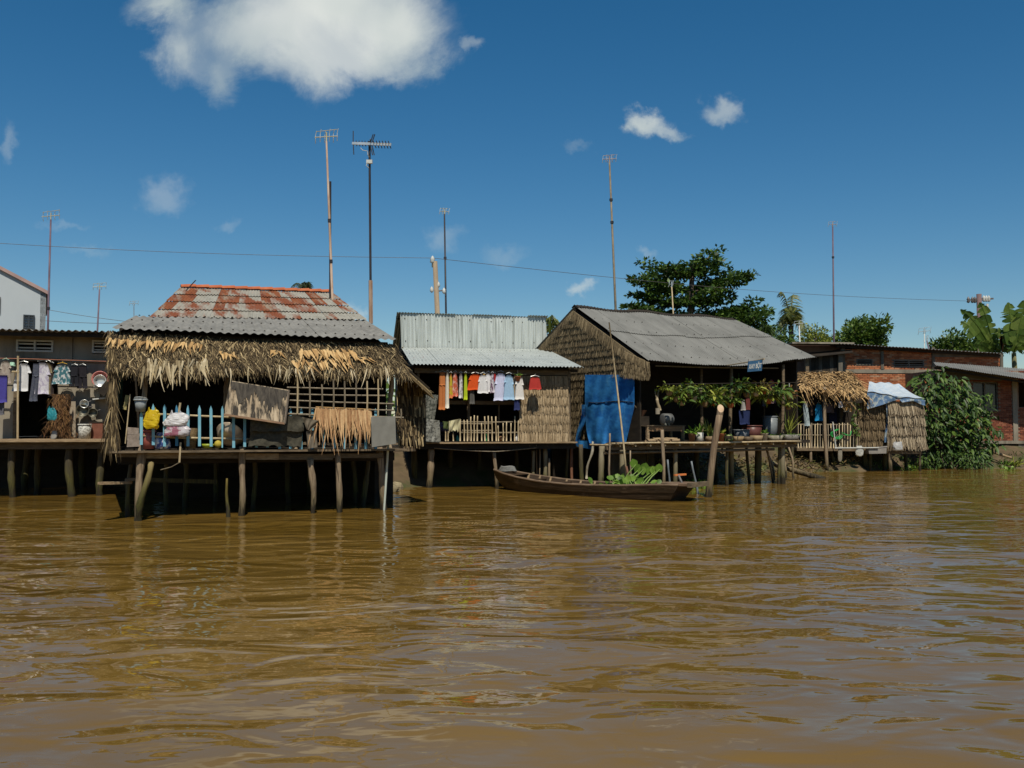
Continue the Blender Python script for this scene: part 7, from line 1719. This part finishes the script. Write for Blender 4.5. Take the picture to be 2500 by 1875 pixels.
# ================================================================== boat
def boat():
    bow = Vector(((1213 - 1250) / F * 24.1, 24.1, 0)); stern = Vector(((1644 - 1250) / F * 21.0, 21.0, 0)); ax = (stern - bow); L = ax.length; ax.normalize(); sd = Vector((ax.y, -ax.x, 0))   # sd points to the camera side
    if sd.y > 0: sd = -sd
    root = thing('wooden_boat', 'long dark brown wooden boat moored before the tarpaulin', 'boat', bow.lerp(stern, .5))
    S = [0, .04, .10, .2, .35, .5, .65, .8, .92, 1.0]
    HB = [.10, .22, .34, .45, .54, .57, .56, .52, .46, .42]; GZ = [.50, .47, .42, .35, .28, .25, .25, .27, .31, .33]
    BB = [.03, .06, .14, .26, .36, .40, .40, .37, .32, .28]; KZ = [.30, .12, -.04, -.12, -.16, -.17, -.17, -.16, -.14, -.12]
    def sect(t, side, v, inset=0.0):
        hb = float(np.interp(t, S, HB)) - inset; gz = float(np.interp(t, S, GZ)); bb = float(np.interp(t, S, BB)) - inset * .8; kz = float(np.interp(t, S, KZ)) + inset
        rake = .32 * (v) * max(0, (t - .86) / .14)
        w = bb + (hb - bb) * (v ** .75); z = kz + (gz - kz) * v
        return bow + ax * (L * t + rake) + sd * side * w + UP * z
    mo = M('dark_boat_timber', (.026, .016, .009), (.062, .039, .022), (2.5, 2.5, 16), rough=.55, bump=.5, c3=(.13, .09, .055), scale3=(3, 3, 5), lo3=.6, hi3=.75)
    hull = node('hull', root)
    for side in (1, -1):
        for k in range(3):
            v0, v1 = k / 3, (k + 1) / 3 + (.02 if k < 2 else 0)
            part('strake', MB().grid(lambda u, v: sect(u, side, v0 + (v1 - v0) * v, -.012 * k), 40, 3), mo, hull, smooth=True)
        part('inner_skin', MB().grid(lambda u, v: sect(u * .99, side, v, .035), 30, 3), mo, hull, smooth=True)
        part('gunwale', MB().tube([sect(i / 30, side, 1) + UP * .012 for i in range(31)], .032, 6), M('worn_gunwale', (.10, .065, .04), (.2, .14, .09), (3, 3, 9), bump=.4), root, smooth=True)
    part('bottom', MB().grid(lambda u, v: sect(u, 1, 0).lerp(sect(u, -1, 0), v), 20, 2), mo, hull)
    part('transom', MB().grid(lambda u, v: sect(1, 1, v).lerp(sect(1, -1, v), u), 4, 4), mo, hull)
    part('floor_board', MB().grid(lambda u, v: sect(.08 + .9 * u, 1, .35, .06).lerp(sect(.08 + .9 * u, -1, .35, .06), v), 20, 2), mo, root)
    part('bow_deck', MB().grid(lambda u, v: sect(.15 * u, 1, 1.02).lerp(sect(.15 * u, -1, 1.02), v) + UP * .01, 5, 4), mo, root)
    q = sect(.985, 0, 1); part('stern_deck', MB().box(q + ax * .12 + UP * .02, .55, .8, .05, ax, sd), M('brown_stern_board', (.12, .075, .045), (.2, .13, .08), (3, 3, 9), bump=.4), root)
    part('stern_beam', MB().beam(q + ax * .38 - sd * .42 + UP * .02, q + ax * .38 + sd * .42 + UP * .02, .09, .10), m_timber, root)
    for t in (.12, .24, .38, .48, .58): part('thwart', MB().beam(sect(t, 1, .93, .02), sect(t, -1, .93, .02), .10, .03), mo, root)
    for t in (.15, .21, .27, .36, .44, .52): part('knee', MB().beam(sect(t, -1, .55, .05), sect(t, -1, 1.08, .02), .035, .05, up=ax), m_plank, root)
    rp = MB()
    for k in range(4):
        c = sect(.07, 0, 1) + UP * (.05 + .03 * k); r = .20 - .015 * k
        rp.tube([c + ax * math.cos(a) * r * 1.2 + sd * math.sin(a) * r * .8 + UP * .01 * math.sin(3 * a) for a in [2 * PI * i / 18 for i in range(19)]], .024, 5)
    single('rope_coil', rp, M('grey_rope', (.13, .13, .12), (.22, .22, .2), (30, 30, 30), bump=.5), 'coil of grey rope lying on the boat bow', 'rope', smooth=True)
    # water hyacinth heaped in the boat
    rng = random.Random(19); o = thing('water_hyacinth', 'heap of bright green water hyacinth lying in the boat', 'plant', sect(.72, 0, .4))
    mb = MB(); stm = MB()
    for k in range(64):
        t = rng.uniform(.66, .88); p = sect(t, rng.uniform(-.7, .7), .45); dd = Vector((rng.gauss(0, .55), rng.gauss(-.1, .4), rng.uniform(.35, 1))).normalized(); l = rng.uniform(.18, .45); q = p + dd * l
        stm.tube([p, q], [.018, .009], 5)
        part('leaf', MB().blade(q - dd * .02, (dd + rv(rng, .4)).normalized(), (Vector((0, -.6, .7)) + rv(rng, .35)).normalized(), rng.uniform(.13, .2), rng.uniform(.11, .16), .15, 4, base=.5), g_bright, o, smooth=True)
    for px, py in ((1553, 1133), (1567, 1150), (1602, 1150), (1612, 1145), (1575, 1142), (1590, 1152), (1560, 1146)):
        tip = W(px, py, 21.9); p = sect(.76 + (px - 1580) * .002, 0, .6); stm.tube([p, p.lerp(tip, .6) + UP * .04, tip], [.02, .016, .01], 5)
        part('leaf', MB().blade(tip - Vector((.04, 0, .06)), Vector((rng.gauss(.2, .3), -.1, .9)).normalized(), Vector((.1, -1, .25)), .21, .19, .1, 5, base=.6), g_bright, o, smooth=True)
    part('stem', stm, G('pale_green_stem', [(0, (.16, .26, .05)), (1, (.3, .42, .11))], trans=.2), o, kind='stuff', smooth=True)
    single('boat_rags', drape_mb(sect, .55, .62), M('dull_red_rag', (.13, .06, .05), (.2, .1, .085)), 'dull red and grey rags lying in the middle of the boat', 'rag', smooth=True)
    single('orange_bar', MB().beam(W(1647, 1160, 21.0), W(1674, 1158, 21.2), .05, .04), M('orange_paint', (.52, .14, .03), (.62, .2, .06)), 'short orange painted bar at the boat stern', 'bar')
    single('bar_support', MB().beam(W(1656, 1160, 21.05), sect(.985, 0, 1), .04, .04), m_steel, 'dark bracket holding the orange bar at the stern', 'bracket')
def drape_mb(sect, t0, t1):
    mb = MB()
    return mb.grid(lambda u, v: sect(t0 + (t1 - t0) * u, -.6 + 1.2 * v, .75) + UP * (.08 * math.sin(PI * u) * math.sin(PI * v) + .03 * math.sin(9 * u + 7 * v)), 12, 12)
boat()
def floaters(label, px0, px1, py0, py1, n, seed, L=.14):
    rng = random.Random(seed); mb = MB()
    for k in range(n):
        p = WZ(rng.uniform(px0, px1), rng.uniform(py0, py1), 0.0); dd = Vector((rng.gauss(0, .8), rng.gauss(0, .6), rng.uniform(.15, 1))).normalized()
        mb.tube([p - UP * .02, p + dd * L * .6], .007, 4); mb.blade(p + dd * L * .5, dd, (UP + rv(rng, .3)), L * rng.uniform(.6, 1.1), L * .7, .2, 3, base=.5)
    return single('floating_hyacinth', mb, g_bright, label, kind='stuff')
floaters('floating water hyacinth between the boat stern and the mooring post', 1680, 1728, 1180, 1194, 90, 21)
floaters('small floating weed patch under the shack', 2205, 2240, 1143, 1150, 36, 22); floaters('bright floating weed patch near the brick house plinth', 2440, 2475, 1142, 1150, 40, 23)

# ================================================================== shack things
f = F4
garment('towel', 'pale grey striped towel hung over the bamboo fence', 'towel', 'towel', f, 1959, 1972, 980, 1040, -.15, cloth('palestripe', (.38, .45, .46), c3=(.22, .28, .30)), flare=.03, lean=.08)
garment('shirt', 'bright blue shirt hanging under the shack thatch', 'shirt', 'shirt', f, 1990, 2007, 985, 1027, .1, cloth('azure', (.01, .22, .46)), flare=.05, hook=.1)
garment('shirt', 'brown garment hanging beside the bright blue shirt', 'shirt', 'narrow', f, 1977, 1986, 985, 1015, .2, cloth('brown4', (.10, .06, .045)), hook=.1)
garment('shirt', 'grey-purple garment hanging behind the shack post', 'shirt', 'shirt', f, 2014, 2036, 983, 1008, .3, cloth('mauve4', (.13, .10, .11)), hook=.1)
garment('shirt', 'dark navy garment hanging in the shack shade', 'shirt', 'towel', f, 2022, 2044, 995, 1032, .5, cloth('navy4', (.012, .014, .035)))
garment('shirt', 'small white cloth hanging at the thatch corner', 'cloth', 'towel', f, 2046, 2058, 979, 995, -.12, cloth('white4', (.68, .68, .70)))
garment('shirt', 'ochre patterned garment hanging next to the white cloth', 'shirt', 'shirt', f, 2059, 2080, 986, 1005, .0, cloth('ochre4', (.34, .17, .03), c3=(.5, .42, .28)))
sack('plastic_bag', 'white sack hung low below the shack floor', f.p(2097, 1090, -.3), .24, .34, PL('white_sack', (.5, .49, .44), (.62, .61, .55)), seed=31, ears=False)
sack('plastic_bag', 'long grey-beige sack hung below the bamboo fence', f.p(2050, 1092, -.3), .13, .5, PL('beige_sack', (.26, .23, .17), (.36, .32, .25)), seed=32, ears=False)
sack('plastic_bag', 'white sack bulging at the foot of the pale leaf panel', f.p(2193, 1080, -.35), .34, .3, PL('white_sack2', (.48, .48, .47), (.62, .62, .61)), seed=33, ears=False)
hs = MB(); rng = random.Random(34)
for j in range(3): hs.tube([f.p(2040 + 12 * math.cos(t) + 3 * j, 1060 + (8 + 2 * j) * math.sin(t), -.25) for t in [2 * PI * i / 14 for i in range(12)]], .018, 5)
hs.tube([f.p(2055, 1056, -.25), f.p(2066, 1062, -.25), f.p(2076, 1063, -.25), f.p(2078, 1052, -.25)], .022, 5)
single('green_hose', hs, M('green_plastic_hose', (.02, .26, .05), (.04, .36, .09), rough=.4), 'looped bright green hose on the shack fence', 'hose', smooth=True)
single('pale_pole', MB().tube([f.p(2033, 1030, -.3), f.p(2041, 1098, -.3)], .022, 6), m_white, 'pale stick leaning on the shack fence', 'stick')
single('white_pole', MB().tube([f.p(2038, 1094, -.35), f.p(2145, 1093, -.35)], .02, 6), m_white, 'thin white pole lying along the shack floor edge', 'pole')
bx_ = thing('grey_box', 'low grey polystyrene box hung under the shack floor', 'box', f.p(2142, 1108, -.1)); part('body', MB().slab([f.p(2120, 1095, -.3), f.p(2165, 1090, -.3), f.p(2164, 1107, -.3), f.p(2122, 1108, -.3)], -f.b, .35), M('grey_foam', (.20, .18, .16), (.27, .25, .22)), bx_)
part('rim', MB().beam(f.p(2119, 1095, -.3), f.p(2166, 1090, -.3), .03, .04), M('grey_foam_rim', (.24, .22, .2), (.3, .28, .25)), bx_)
cp = MB(); rng = random.Random(36)
for k in range(60):
    t = rng.random(); p = f.p(2088 + 4 * math.sin(9 * t) + rng.gauss(0, 4), 985 + 80 * t, -.2); cp.leaf(p, rv(rng).normalized(), (Vector((0, -1, .5)) + rv(rng, .4)).normalized(), rng.uniform(.08, .16), .07)
cp.tube([f.p(2088 + 4 * math.sin(9 * t), 985 + 100 * t, -.16) for t in [i / 10 for i in range(11)]], .008, 4)
single('climbing_vine', cp, g_mid, 'thin green vine climbing the post by the brown leaf panel', 'vine')
